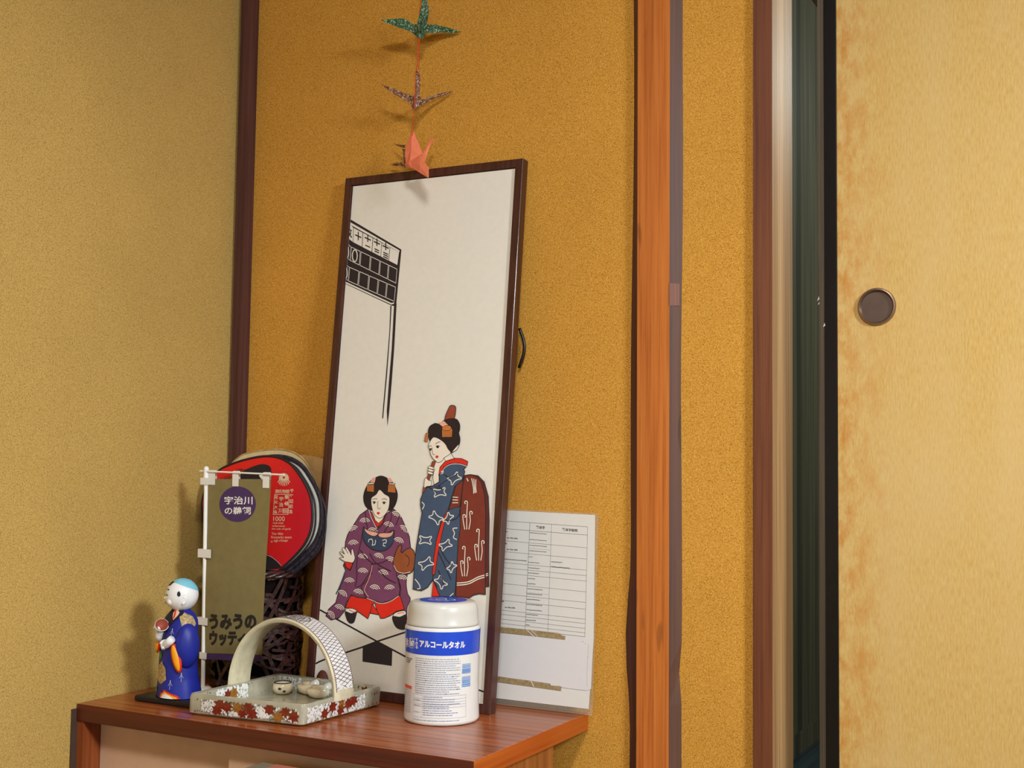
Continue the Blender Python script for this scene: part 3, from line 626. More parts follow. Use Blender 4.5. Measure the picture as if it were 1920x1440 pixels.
    ['l','skin',1.3,[[-216.6,182.2],[-215.5,184.7],[-213.6,186.8],[-211.0,188.3],[-208.0,189.2],[-204.8,189.2],[-201.8,188.4],[-199.2,187.0],[-197.2,184.9]],0,0],
    ['l','skin',1.3,[[-213.4,181.8],[-212.7,183.5],[-211.3,184.9],[-209.6,186.0],[-207.5,186.5],[-205.3,186.6],[-203.2,186.0],[-201.4,185.0],[-200.1,183.6]],0,0],
    ['l','skin',1.3,[[-210.2,181.3],[-209.8,182.2],[-209.1,183.0],[-208.1,183.6],[-207.0,183.9],[-205.8,183.9],[-204.6,183.6],[-203.6,183.1],[-202.9,182.3]],0,0],
    ['l','skin',1.3,[[-279.2,173.9],[-277.1,176.0],[-274.4,177.5],[-271.2,178.2],[-268.0,178.1],[-264.9,177.2],[-262.3,175.7],[-260.4,173.5],[-259.4,171.0]],0,0],
    ['l','skin',1.3,[[-276.4,172.6],[-274.9,174.0],[-273.0,175.0],[-270.9,175.5],[-268.6,175.4],[-266.5,174.8],[-264.7,173.8],[-263.4,172.3],[-262.7,170.6]],0,0],
    ['l','skin',1.3,[[-273.5,171.2],[-272.7,172.0],[-271.7,172.5],[-270.5,172.8],[-269.2,172.8],[-268.1,172.5],[-267.1,171.9],[-266.4,171.1],[-266.0,170.1]],0,0],
    ['l','skin',1.3,[[-260.0,276.4],[-258.6,278.8],[-256.4,280.8],[-253.6,282.1],[-250.5,282.6],[-247.2,282.3],[-244.2,281.3],[-241.7,279.5],[-239.9,277.3]],0,0],
    ['l','skin',1.3,[[-256.8,275.6],[-255.9,277.2],[-254.3,278.6],[-252.4,279.5],[-250.2,279.9],[-248.0,279.7],[-245.9,279.0],[-244.2,277.8],[-242.9,276.2]],0,0],
    ['l','skin',1.3,[[-253.6,274.8],[-253.1,275.7],[-252.2,276.4],[-251.2,276.9],[-250.0,277.1],[-248.7,277.1],[-247.6,276.6],[-246.6,276.0],[-246.0,275.1]],0,0],
    ['l','ink',1.2,[[-267.7,311.0],[-264.5,295.0],[-258.4,276.1]],0,1],
    ['l','ink',1.2,[[-213.2,313.0],[-214.2,297.0],[-225.7,276.2]],0,1],
    ['l','ink',1.2,[[-197.0,305.6],[-202.8,289.5]],0,1],
    ['l','ink',1.2,[[-269.7,278.7],[-271.5,258.5],[-277.2,226.1],[-274.6,198.2],[-276.7,181.1]],0,1],
    ['l','ink',1.2,[[-271.5,244.4],[-260.6,232.9],[-243.9,222.9]],0,1],
    ['l','ink',1.2,[[-244.0,223.9],[-250.4,205.6],[-263.6,184.9],[-259.8,175.3],[-252.1,165.5]],0,1],
    ['l','ink',1.2,[[-232.5,216.6],[-216.8,201.7],[-194.6,193.3]],0,1],
    ['l','ink',1.2,[[-251.5,239.4],[-238.0,224.2],[-206.2,212.2]],0,1],
    ['l','ink',1.2,[[-247.4,221.7],[-228.4,224.8],[-213.4,231.5]],0,1],
    ['l','ink',1.2,[[-196.1,210.8],[-191.7,201.3],[-186.4,186.0]],0,1],
    ['l','ink',1.2,[[-274.2,180.7],[-256.8,190.3],[-243.8,208.0]],0,1],
    ['l','ink',1.2,[[-225.9,306.5],[-231.5,288.3],[-247.4,275.6]],0,1],
    ['l','pink',1.3,[[-244.8,219.9],[-248.1,201.8],[-257.0,179.4],[-255.3,174.6],[-247.8,166.6]],0,1],
    ['l','skin',0.9,[[-250.8,164.4],[-237.2,161.0],[-222.0,157.7],[-203.8,162.3],[-187.7,172.6]],0,1],
    ['f','navy',[[-268.7,283.8],[-262.1,276.6],[-242.2,271.8],[-236.1,271.7],[-223.0,273.3],[-206.8,280.6],[-205.3,271.5],[-207.4,259.1],[-216.1,248.8],[-227.7,244.8],[-242.3,245.7],[-254.9,250.8],[-264.2,258.4],[-268.3,268.7]],1],
    ['l','ink',1.4,[[-268.7,283.8],[-262.1,276.6],[-242.2,271.8],[-236.1,271.7],[-223.0,273.3],[-206.8,280.6],[-205.3,271.5],[-207.4,259.1],[-216.1,248.8],[-227.7,244.8],[-242.3,245.7],[-254.9,250.8],[-264.2,258.4],[-268.3,268.7]],1,1],
    ['f','pink',[[-266.5,281.2],[-259.9,278.7],[-249.9,276.7],[-237.6,274.4],[-243.9,268.8],[-256.2,270.8],[-264.0,275.9]],1],
    ['l','ink',1.0,[[-266.5,281.2],[-259.9,278.7],[-249.9,276.7],[-237.6,274.4],[-243.9,268.8],[-256.2,270.8],[-264.0,275.9]],1,1],
    ['f','pink',[[-237.3,271.1],[-232.8,274.7],[-213.6,276.1],[-207.3,280.1],[-209.6,271.3],[-220.1,267.3],[-232.1,267.5]],1],
    ['l','ink',1.0,[[-237.3,271.1],[-232.8,274.7],[-213.6,276.1],[-207.3,280.1],[-209.6,271.3],[-220.1,267.3],[-232.1,267.5]],1,1],
    ['l','cloth',1.3,[[-256.1,258.2],[-255.5,262.8],[-249.8,263.9],[-247.2,259.6],[-247.9,253.6],[-242.6,254.8],[-241.6,259.9],[-242.4,262.8]],0,0],
    ['l','cloth',1.3,[[-228.1,262.5],[-222.2,264.4],[-219.7,262.9],[-220.5,258.5],[-225.3,258.3],[-225.6,253.7],[-220.8,253.3]],0,0],
    ['f','skin',[[-302.1,223.1],[-311.5,227.0],[-313.4,228.9],[-304.8,230.2],[-312.3,235.9],[-313.2,239.5],[-303.8,235.5],[-309.0,242.9],[-308.3,246.6],[-303.1,244.4],[-296.5,237.1],[-302.7,245.2],[-300.2,247.4],[-292.7,239.3],[-289.6,235.0],[-290.1,243.5],[-287.3,244.6],[-282.6,233.8],[-281.6,228.8],[-285.4,222.0],[-294.0,221.1]],1],
    ['l','ink',0.9,[[-302.1,223.1],[-311.5,227.0],[-313.4,228.9],[-304.8,230.2],[-312.3,235.9],[-313.2,239.5],[-303.8,235.5],[-309.0,242.9],[-308.3,246.6],[-303.1,244.4],[-296.5,237.1],[-302.7,245.2],[-300.2,247.4],[-292.7,239.3],[-289.6,235.0],[-290.1,243.5],[-287.3,244.6],[-282.6,233.8],[-281.6,228.8],[-285.4,222.0],[-294.0,221.1]],1,1],
    ['f','red',[[-302.9,223.0],[-286.1,221.6],[-286.6,216.5],[-290.4,209.7],[-298.3,213.8]],0],
    ['l','ink',1.2,[[-302.9,223.0],[-286.1,221.6],[-286.6,216.5],[-290.4,209.7],[-298.3,213.8]],1,0],
    ['f','glove',[[-191.7,256.7],[-197.1,250.1],[-200.8,238.1],[-202.8,228.1],[-199.1,217.5],[-190.9,211.1],[-179.5,209.7],[-165.7,212.6],[-160.6,224.6],[-160.3,238.3],[-163.9,247.9],[-171.3,252.6],[-180.4,249.0],[-186.6,243.8],[-189.1,247.6],[-188.4,254.5]],1],
    ['l','ink',1.4,[[-191.7,256.7],[-197.1,250.1],[-200.8,238.1],[-202.8,228.1],[-199.1,217.5],[-190.9,211.1],[-179.5,209.7],[-165.7,212.6],[-160.6,224.6],[-160.3,238.3],[-163.9,247.9],[-171.3,252.6],[-180.4,249.0],[-186.6,243.8],[-189.1,247.6],[-188.4,254.5]],1,1],
    ['l','ink',1.2,[[-180.2,241.2],[-172.8,236.1],[-171.6,227.9],[-174.8,221.5]],0,1],
    ['l','skin',0.9,[[-201.4,222.3],[-193.9,212.9],[-180.7,210.4],[-167.6,213.5]],0,1],
    ['l','ink',1.0,[[-188.3,244.7],[-190.2,246.9]],0,1],
    ['f','bat',[[-120.4,468.4],[-113.5,488.9],[-109.5,492.1],[-103.0,491.1],[-100.3,485.4],[-103.6,467.9]],1],
    ['l','ink',1.3,[[-120.4,468.4],[-113.5,488.9],[-109.5,492.1],[-103.0,491.1],[-100.3,485.4],[-103.6,467.9]],1,1],
    ['f','brown2',[[-64.5,377.9],[-49.8,375.8],[-37.4,365.9],[-28.0,342.1],[-23.7,304.0],[-20.7,244.8],[-17.2,199.5],[-23.9,198.4],[-36.1,339.5],[-46.5,368.1]],0],
    ['l','ink',1.3,[[-64.5,377.9],[-49.8,375.8],[-37.4,365.9],[-28.0,342.1],[-23.7,304.0],[-20.7,244.8],[-17.2,199.5],[-23.9,198.4],[-36.1,339.5],[-46.5,368.1]],1,0],
    ['f','brown',[[-75.1,375.7],[-63.9,377.4],[-53.1,374.7],[-42.7,365.3],[-35.4,344.3],[-31.1,315.6],[-27.2,244.4],[-22.6,186.3],[-33.5,186.9],[-44.3,183.9],[-52.2,178.6],[-77.2,178.8],[-78.8,217.8],[-79.5,265.6],[-78.9,313.9],[-78.0,357.6]],0],
    ['l','ink',1.6,[[-75.1,375.7],[-63.9,377.4],[-53.1,374.7],[-42.7,365.3],[-35.4,344.3],[-31.1,315.6],[-27.2,244.4],[-22.6,186.3],[-33.5,186.9],[-44.3,183.9],[-52.2,178.6],[-77.2,178.8],[-78.8,217.8],[-79.5,265.6],[-78.9,313.9],[-78.0,357.6]],1,0],
    ['f','red',[[-122.1,203.1],[-122.8,176.2],[-105.3,177.4],[-113.5,191.7]],0],
    ['l','ink',1.2,[[-122.1,203.1],[-122.8,176.2],[-105.3,177.4],[-113.5,191.7]],1,0],
    ['f','blue',[[-102.0,319.1],[-81.2,325.4],[-77.1,289.8],[-79.5,265.6],[-79.4,229.7],[-78.9,178.7],[-107.5,177.2],[-123.1,204.3],[-121.5,239.4],[-113.3,281.0]],0],
    ['l','ink',1.4,[[-102.0,319.1],[-81.2,325.4],[-77.1,289.8],[-79.5,265.6],[-79.4,229.7],[-78.9,178.7],[-107.5,177.2],[-123.1,204.3],[-121.5,239.4],[-113.3,281.0]],1,0],
    ['f','brown',[[-77.1,372.2],[-89.6,361.7],[-95.1,340.1],[-101.1,318.4],[-80.4,325.5],[-77.9,352.8]],0],
    ['l','ink',1.3,[[-77.1,372.2],[-89.6,361.7],[-95.1,340.1],[-101.1,318.4],[-80.4,325.5],[-77.9,352.8]],1,0],
    ['f','skin',[[-134.8,400.6],[-117.2,404.6],[-104.9,413.0],[-95.8,403.2],[-116.6,397.2],[-125.3,383.0],[-125.0,371.1],[-124.3,355.2],[-143.1,357.9],[-135.9,370.9],[-136.0,385.8]],0],
    ['f','blue',[[-122.7,364.3],[-136.6,356.6],[-146.5,353.8],[-151.9,348.2],[-157.2,334.5],[-156.7,324.6],[-152.7,311.2],[-155.7,286.5],[-159.1,256.9],[-160.8,225.1],[-160.0,186.2],[-154.1,185.2],[-143.0,184.4],[-132.0,190.5],[-122.7,203.6],[-123.7,212.7],[-123.8,239.3],[-121.0,268.5],[-114.5,295.5],[-101.6,321.6],[-98.6,333.9],[-92.9,356.7],[-78.7,367.8],[-75.5,382.0],[-78.0,385.7],[-72.0,391.9],[-87.9,396.0],[-104.9,394.7],[-117.9,384.1],[-124.1,374.9]],0],
    ['l','ink',1.6,[[-122.7,364.3],[-136.6,356.6],[-146.5,353.8],[-151.9,348.2],[-157.2,334.5],[-156.7,324.6],[-152.7,311.2],[-155.7,286.5],[-159.1,256.9],[-160.8,225.1],[-160.0,186.2],[-154.1,185.2],[-143.0,184.4],[-132.0,190.5],[-122.7,203.6],[-123.7,212.7],[-123.8,239.3],[-121.0,268.5],[-114.5,295.5],[-101.6,321.6],[-98.6,333.9],[-92.9,356.7],[-78.7,367.8],[-75.5,382.0],[-78.0,385.7],[-72.0,391.9],[-87.9,396.0],[-104.9,394.7],[-117.9,384.1],[-124.1,374.9]],1,0],
    ['f','red',[[-125.5,374.8],[-123.7,388.5],[-113.8,398.5],[-96.5,403.7],[-82.8,403.4],[-70.8,398.7],[-72.0,391.9],[-87.9,396.0],[-104.9,394.7],[-116.5,388.1],[-121.0,379.1]],0],
    ['l','ink',1.2,[[-125.5,374.8],[-123.7,388.5],[-113.8,398.5],[-96.5,403.7],[-82.8,403.4],[-70.8,398.7],[-72.0,391.9],[-87.9,396.0],[-104.9,394.7],[-116.5,388.1],[-121.0,379.1]],1,0],
    ['l','cloth',0.9,[[-71.9,390.9],[-87.8,394.5],[-104.2,393.2],[-115.8,386.1],[-121.3,376.2]],0,1],
    ['f','red',[[-102.1,320.4],[-113.9,296.1],[-121.0,268.5],[-123.8,239.3],[-124.5,211.9],[-119.9,211.0],[-116.0,249.3],[-111.0,279.9],[-106.1,305.1]],0],
    ['l','ink',1.2,[[-102.1,320.4],[-113.9,296.1],[-121.0,268.5],[-123.8,239.3],[-124.5,211.9],[-119.9,211.0],[-116.0,249.3],[-111.0,279.9],[-106.1,305.1]],1,0],
    ['f','hair',[[-146.9,432.4],[-150.8,440.3],[-152.1,449.1],[-148.9,457.4],[-139.1,462.4],[-130.9,461.4],[-122.0,467.4],[-109.3,470.4],[-97.4,469.2],[-90.4,460.5],[-89.7,450.6],[-91.0,445.7],[-87.7,435.8],[-89.5,424.7],[-97.3,415.5],[-104.8,412.5],[-110.2,418.8],[-116.7,428.2],[-128.2,435.5],[-140.1,438.4]],1],
    ['f','skin',[[-140.1,438.4],[-146.5,430.9],[-148.9,424.1],[-145.3,415.4],[-142.6,407.5],[-136.0,400.6],[-128.1,396.0],[-119.7,399.4],[-117.1,403.9],[-104.8,412.0],[-110.8,419.6],[-116.7,427.7],[-127.6,435.0]],1],
    ['l','ink',0.9,[[-140.1,438.4],[-146.5,430.9],[-148.9,424.1],[-145.3,415.4],[-142.6,407.5],[-136.0,400.6],[-128.1,396.0],[-119.7,399.4],[-117.1,403.9],[-104.8,412.0],[-110.8,419.6],[-116.7,427.7],[-127.6,435.0]],1,1],
    ['l','ink',0.9,[[-104.8,412.5],[-100.2,407.4],[-95.8,402.7]],0,1],
    ['l','ink',0.8,[[-117.1,403.9],[-113.2,398.0]],0,1],
    ['f','skin',[[-101.8,414.5],[-92.9,424.7],[-89.8,426.0],[-93.5,418.0]],1],
    ['l','ink',0.8,[[-101.8,414.5],[-92.9,424.7],[-89.8,426.0],[-93.5,418.0]],1,1],
    ['f','pink',[[-133.3,462.4],[-121.9,465.9],[-113.3,459.0],[-121.7,455.0]],0],
    ['f','comb',[[-124.5,455.0],[-118.4,458.0],[-108.2,457.2],[-104.6,450.6],[-104.6,439.2],[-123.0,439.0]],0],
    ['f','comb',[[-124.0,455.0],[-116.1,458.5],[-107.9,456.5],[-108.1,451.1],[-115.4,449.5],[-123.1,451.0]],1],
    ['l','ink',0.8,[[-124.0,455.0],[-116.1,458.5],[-107.9,456.5],[-108.1,451.1],[-115.4,449.5],[-123.1,451.0]],1,1],
    ['l','ink',0.6,[[-121.2,449.2],[-120.7,439.3]],0,0],
    ['l','ink',0.6,[[-118.3,449.3],[-117.8,439.3]],0,0],
    ['l','ink',0.6,[[-115.4,449.3],[-115.0,439.3]],0,0],
    ['l','ink',0.6,[[-112.5,449.3],[-112.1,439.4]],0,0],
    ['l','ink',0.6,[[-109.7,449.3],[-109.2,439.4]],0,0],
    ['l','ink',0.6,[[-106.8,449.3],[-106.3,439.4]],0,0],
    ['f','comb',[[-157.8,432.3],[-155.9,444.8],[-150.7,445.8],[-151.7,429.8]],0],
    ['l','ink',0.8,[[-157.8,432.3],[-155.9,444.8],[-150.7,445.8],[-151.7,429.8]],1,0],
    ['l','ink',0.5,[[-154.3,444.1],[-155.1,431.5]],0,0],
    ['l','ink',0.9,[[-135.4,426.7],[-130.7,430.0],[-126.1,430.6]],0,1],
    ['l','ink',0.9,[[-148.2,422.4],[-145.4,424.1],[-142.4,422.9]],0,1],
    ['l','ink',1.0,[[-134.5,423.0],[-130.9,424.3],[-126.1,423.1]],0,1],
    ['f','ink',[[-133.2,424.0],[-128.5,424.1],[-128.8,420.3],[-132.3,420.5]],1],
    ['l','ink',1.0,[[-146.1,418.4],[-143.9,419.4],[-140.8,417.9]],0,1],
    ['f','ink',[[-145.6,418.9],[-142.7,418.9],[-143.0,415.9],[-145.4,416.2]],1],
    ['l','ink',0.8,[[-141.7,421.7],[-140.5,414.2],[-139.0,410.0],[-134.9,409.3]],0,1],
    ['f','red',[[-133.8,405.6],[-131.3,408.1],[-128.3,406.7],[-128.2,404.5],[-131.5,403.2]],1],
    ['f','bat',[[-139.2,397.6],[-131.8,398.7],[-139.5,375.8],[-150.3,347.1],[-154.8,344.7],[-153.8,353.1],[-146.6,373.1]],0],
    ['l','ink',0.9,[[-139.2,397.6],[-131.8,398.7],[-139.5,375.8],[-150.3,347.1],[-154.8,344.7],[-153.8,353.1],[-146.6,373.1]],1,0],
    ['f','skin',[[-152.1,353.7],[-151.5,368.1],[-148.7,370.1],[-144.3,366.2],[-138.4,364.9],[-138.4,357.5],[-146.4,355.8]],1],
    ['l','ink',0.9,[[-152.1,353.7],[-151.5,368.1],[-148.7,370.1],[-144.3,366.2],[-138.4,364.9],[-138.4,357.5],[-146.4,355.8]],1,1],
    ['f','skin',[[-145.0,390.0],[-136.1,387.7],[-137.0,384.7],[-145.9,386.6]],1],
    ['l','ink',0.8,[[-145.0,390.0],[-136.1,387.7],[-137.0,384.7],[-145.9,386.6]],1,1],
    ['f','skin',[[-145.3,385.6],[-136.3,383.3],[-137.3,380.3],[-146.2,382.1]],1],
    ['l','ink',0.8,[[-145.3,385.6],[-136.3,383.3],[-137.3,380.3],[-146.2,382.1]],1,1],
    ['f','skin',[[-145.5,381.1],[-136.6,378.8],[-137.5,375.8],[-146.4,377.6]],1],
    ['l','ink',0.8,[[-145.5,381.1],[-136.6,378.8],[-137.5,375.8],[-146.4,377.6]],1,1],
    ['l','ink',0.9,[[-133.6,385.8],[-135.9,370.9],[-132.1,358.2]],0,1],
    ['l','cloth',1.6,[[-132.3,351.6],[-127.1,350.7],[-121.8,350.8],[-116.9,352.3],[-112.6,354.7],[-110.8,353.3],[-112.3,350.0],[-112.3,348.0],[-111.3,346.2],[-108.3,343.6],[-109.3,341.7],[-114.5,342.6],[-119.7,342.6],[-124.6,341.0],[-128.9,338.6],[-130.8,340.0],[-129.3,343.3],[-129.2,345.3],[-130.3,347.2],[-133.3,349.7]],1,1],
    ['l','cloth',1.6,[[-128.3,315.4],[-125.5,311.3],[-121.6,307.9],[-116.7,305.7],[-111.3,304.4],[-111.4,302.2],[-115.4,301.1],[-117.3,299.7],[-118.3,297.8],[-118.5,294.1],[-121.0,293.5],[-123.8,297.5],[-127.7,300.9],[-132.6,303.1],[-138.0,304.4],[-138.0,306.6],[-133.9,307.8],[-132.0,309.1],[-131.0,311.0],[-130.8,314.7]],1,1],
    ['l','cloth',1.6,[[-152.5,273.6],[-147.5,271.9],[-142.3,271.2],[-137.1,271.9],[-132.2,273.6],[-130.7,271.9],[-133.0,269.0],[-133.5,267.1],[-132.9,265.1],[-130.5,262.2],[-131.9,260.5],[-136.9,262.2],[-142.1,262.9],[-147.3,262.1],[-152.2,260.4],[-153.7,262.1],[-151.4,265.0],[-150.9,267.0],[-151.5,268.9],[-153.9,271.9]],1,1],
    ['l','cloth',1.6,[[-151.9,229.9],[-146.2,230.7],[-140.8,232.6],[-136.5,235.9],[-133.2,239.9],[-130.7,239.0],[-130.8,235.2],[-129.9,233.1],[-128.1,231.6],[-123.9,230.0],[-124.0,227.7],[-129.8,226.9],[-135.1,225.0],[-139.3,221.7],[-142.7,217.7],[-145.2,218.6],[-145.1,222.4],[-146.0,224.5],[-147.9,226.0],[-152.1,227.6]],1,1],
    ['l','cloth',1.6,[[-106.6,370.7],[-101.5,371.8],[-96.9,373.8],[-93.4,376.9],[-90.8,380.8],[-88.5,380.1],[-88.2,376.6],[-87.2,374.7],[-85.4,373.4],[-81.5,372.2],[-81.4,370.1],[-86.4,369.0],[-91.0,367.0],[-94.5,363.9],[-97.0,360.0],[-99.4,360.7],[-99.7,364.2],[-100.7,366.1],[-102.5,367.4],[-106.5,368.6]],1,1],
    ['l','cloth',1.6,[[-114.5,261.7],[-109.6,262.4],[-105.1,264.0],[-101.4,266.7],[-98.6,270.1],[-96.4,269.4],[-96.5,266.1],[-95.8,264.3],[-94.2,263.0],[-90.7,261.6],[-90.8,259.6],[-95.7,258.9],[-100.2,257.4],[-103.8,254.6],[-106.7,251.2],[-108.9,251.9],[-108.8,255.2],[-109.5,257.0],[-111.1,258.3],[-114.7,259.7]],1,1],
    ['l','cloth',1.6,[[-108.0,210.8],[-106.3,206.6],[-103.5,203.0],[-99.5,200.3],[-94.8,198.5],[-95.3,196.4],[-99.3,195.9],[-101.4,195.0],[-102.7,193.3],[-103.7,190.0],[-106.1,189.7],[-107.8,193.8],[-110.6,197.5],[-114.7,200.2],[-119.4,202.0],[-118.9,204.0],[-114.8,204.6],[-112.8,205.5],[-111.5,207.2],[-110.5,210.5]],1,1],
    ['l','cloth',1.6,[[-110.7,301.1],[-107.2,303.4],[-104.5,306.4],[-103.0,309.9],[-102.5,313.6],[-100.4,313.8],[-98.8,311.1],[-97.4,309.9],[-95.5,309.5],[-92.0,309.6],[-91.1,308.0],[-94.6,305.7],[-97.3,302.8],[-98.8,299.3],[-99.3,295.6],[-101.3,295.4],[-103.0,298.1],[-104.4,299.2],[-106.3,299.7],[-109.8,299.5]],1,1],
    ['l','cloth',1.6,[[-98.1,223.0],[-94.7,224.9],[-91.8,227.4],[-90.0,230.6],[-89.1,234.0],[-87.2,234.0],[-86.0,231.4],[-84.8,230.3],[-83.1,229.7],[-79.8,229.7],[-79.2,228.1],[-82.6,226.2],[-85.5,223.7],[-87.2,220.5],[-88.1,217.1],[-90.1,217.1],[-91.3,219.6],[-92.5,220.8],[-94.2,221.4],[-97.5,221.4]],1,1],
    ['l','cloth',1.6,[[-154.2,329.6],[-149.2,324.9],[-152.3,317.4]],0,1],
    ['l','cloth',1.6,[[-157.5,202.2],[-149.7,195.4],[-146.2,188.3],[-151.9,186.3]],0,1],
    ['l','cloth',1.6,[[-82.2,289.6],[-90.5,288.0],[-87.2,280.9],[-88.6,273.6],[-81.9,270.8]],0,1],
    ['l','cloth',1.6,[[-120.5,381.1],[-116.6,381.7],[-118.0,377.5]],0,1],
    ['l','cloth',1.4,[[-88.4,178.5],[-81.8,184.2]],0,1],
    ['l','ink',1.2,[[-145.2,355.8],[-137.7,352.3],[-127.0,346.0]],0,1],
    ['l','ink',1.2,[[-124.5,358.4],[-116.0,351.7],[-130.7,356.2]],0,1],
    ['l','ink',1.2,[[-115.0,376.3],[-101.7,371.7],[-86.7,379.4]],0,1],
    ['l','ink',1.2,[[-124.4,356.4],[-114.0,364.0],[-86.7,379.4]],0,1],
    ['l','ink',1.2,[[-112.9,256.8],[-101.7,240.4],[-89.5,229.1]],0,1],
    ['l','ink',1.2,[[-116.0,249.3],[-103.7,230.7],[-87.7,205.3]],0,1],
    ['l','ink',1.2,[[-106.3,300.7],[-86.7,303.9],[-79.5,313.9]],0,1],
    ['l','ink',1.2,[[-113.8,220.5],[-104.5,204.2],[-101.0,194.9]],0,1],
    ['l','ink',1.2,[[-75.1,375.7],[-76.9,362.5],[-79.1,323.6]],0,1],
    ['l','ink',1.2,[[-123.1,204.3],[-113.5,191.7]],0,1],
    ['l','skin',1.5,[[-64.4,287.9],[-66.0,310.1],[-66.3,330.1],[-67.2,333.4],[-70.3,333.8],[-71.5,330.9],[-69.4,329.5]],0,1],
    ['l','skin',1.5,[[-68.1,287.8],[-71.3,298.8],[-73.1,307.5],[-72.8,310.9],[-69.8,311.5],[-68.1,308.6],[-70.0,307.1]],0,1],
    ['l','skin',1.5,[[-60.4,288.1],[-58.7,302.0],[-60.6,313.3],[-60.3,316.7],[-57.3,317.3],[-55.7,314.4],[-57.5,312.9]],0,1],
    ['l','skin',1.5,[[-38.6,239.1],[-40.4,263.3],[-40.8,285.4],[-41.6,288.7],[-44.7,289.0],[-45.9,286.1],[-43.8,284.8]],0,1],
    ['l','skin',1.5,[[-42.3,238.9],[-45.5,250.9],[-47.4,260.6],[-47.0,264.0],[-44.0,264.6],[-42.5,261.8],[-44.3,260.3]],0,1],
    ['l','skin',1.5,[[-34.7,239.3],[-33.1,254.4],[-35.1,267.1],[-34.8,270.4],[-31.8,271.0],[-30.2,268.2],[-32.1,266.7]],0,1],
    ['l','skin',1.5,[[-63.0,212.5],[-64.7,235.6],[-65.1,256.5],[-65.9,259.8],[-69.0,260.1],[-70.2,257.2],[-68.2,255.9]],0,1],
    ['l','skin',1.5,[[-66.7,212.3],[-70.0,223.7],[-71.8,232.8],[-71.5,236.2],[-68.4,236.8],[-66.8,234.1],[-68.7,232.5]],0,1],
    ['l','skin',1.5,[[-59.0,212.7],[-57.4,227.2],[-59.4,239.1],[-59.1,242.5],[-56.1,243.1],[-54.5,240.3],[-56.3,238.8]],0,1],
    ['l','skin',1.6,[[-61.2,371.4],[-56.7,355.8],[-55.5,346.6]],0,1],
    ['l','skin',1.6,[[-57.2,370.5],[-54.5,355.8],[-53.1,347.4]],0,1],
    ['l','skin',1.6,[[-53.3,369.6],[-52.3,355.9],[-50.6,348.2]],0,1],
    ['l','skin',1.8,[[-70.5,371.2],[-67.3,366.4]],0,1],
    ['l','skin',1.4,[[-95.0,339.6],[-84.5,339.4]],0,0],
    ['l','skin',1.4,[[-95.0,335.0],[-84.2,335.1]],0,0],
    ['l','skin',1.4,[[-94.9,330.3],[-83.9,330.7]],0,0],
    ['l','skin',1.6,[[-76.6,200.7],[-62.3,202.6],[-51.4,205.6],[-38.1,212.6],[-26.1,216.6]],0,1],
    ['l','skin',1.6,[[-76.4,197.4],[-62.0,199.2],[-51.2,202.3],[-37.9,209.3],[-25.8,213.3]],0,1],
    ['l','skin',1.3,[[-23.7,218.2],[-19.5,219.8]],0,0],
    ['l','skin',1.3,[[-23.5,215.3],[-19.3,217.0]],0,0],
]
BANNER = [
    ['f','purple',[[103.8,260.8],[103.5,256.1],[102.2,251.4],[100.0,247.0],[97.0,242.9],[93.1,239.2],[88.5,236.0],[83.3,233.4],[77.7,231.4],[71.7,230.1],[65.6,229.5],[59.3,229.7],[53.2,230.6],[47.4,232.2],[42.0,234.5],[37.1,237.4],[32.9,240.9],[29.4,244.9],[26.8,249.2],[25.2,253.8],[24.5,258.6],[24.9,263.4],[26.2,268.1],[28.4,272.5],[31.6,276.7],[35.6,280.4],[40.2,283.6],[45.5,286.2],[51.2,288.2],[57.3,289.4],[63.5,289.9],[69.7,289.7],[75.8,288.7],[81.6,287.0],[86.9,284.7],[91.7,281.7],[95.8,278.2],[99.1,274.3],[101.6,270.0],[103.2,265.4]],0],
    ['t','white','宇治川',[36.0,258.4],[97.1,259.8],[35.6,272.4],1],
    ['t','white','の鵜飼',[37.2,241.3],[93.8,243.1],[36.8,254.3],1],
    ['t','black','うみうの',[12.3,44.7],[113.0,52.2],[11.4,69.5],3],
    ['t','black','ウッティー',[13.3,17.3],[113.9,25.4],[12.4,41.0],3],
]
BANNER_OUTLINE = [[-2.5,301.5],[134.7,303.5],[129.3,168.1],[125.8,10.3],[-0.5,2.8],[-1.0,161.8]]
BANNER_HEM = [[-0.5,2.8],[125.8,10.3],[124.5,-1.3],[-1.0,-7.7]]
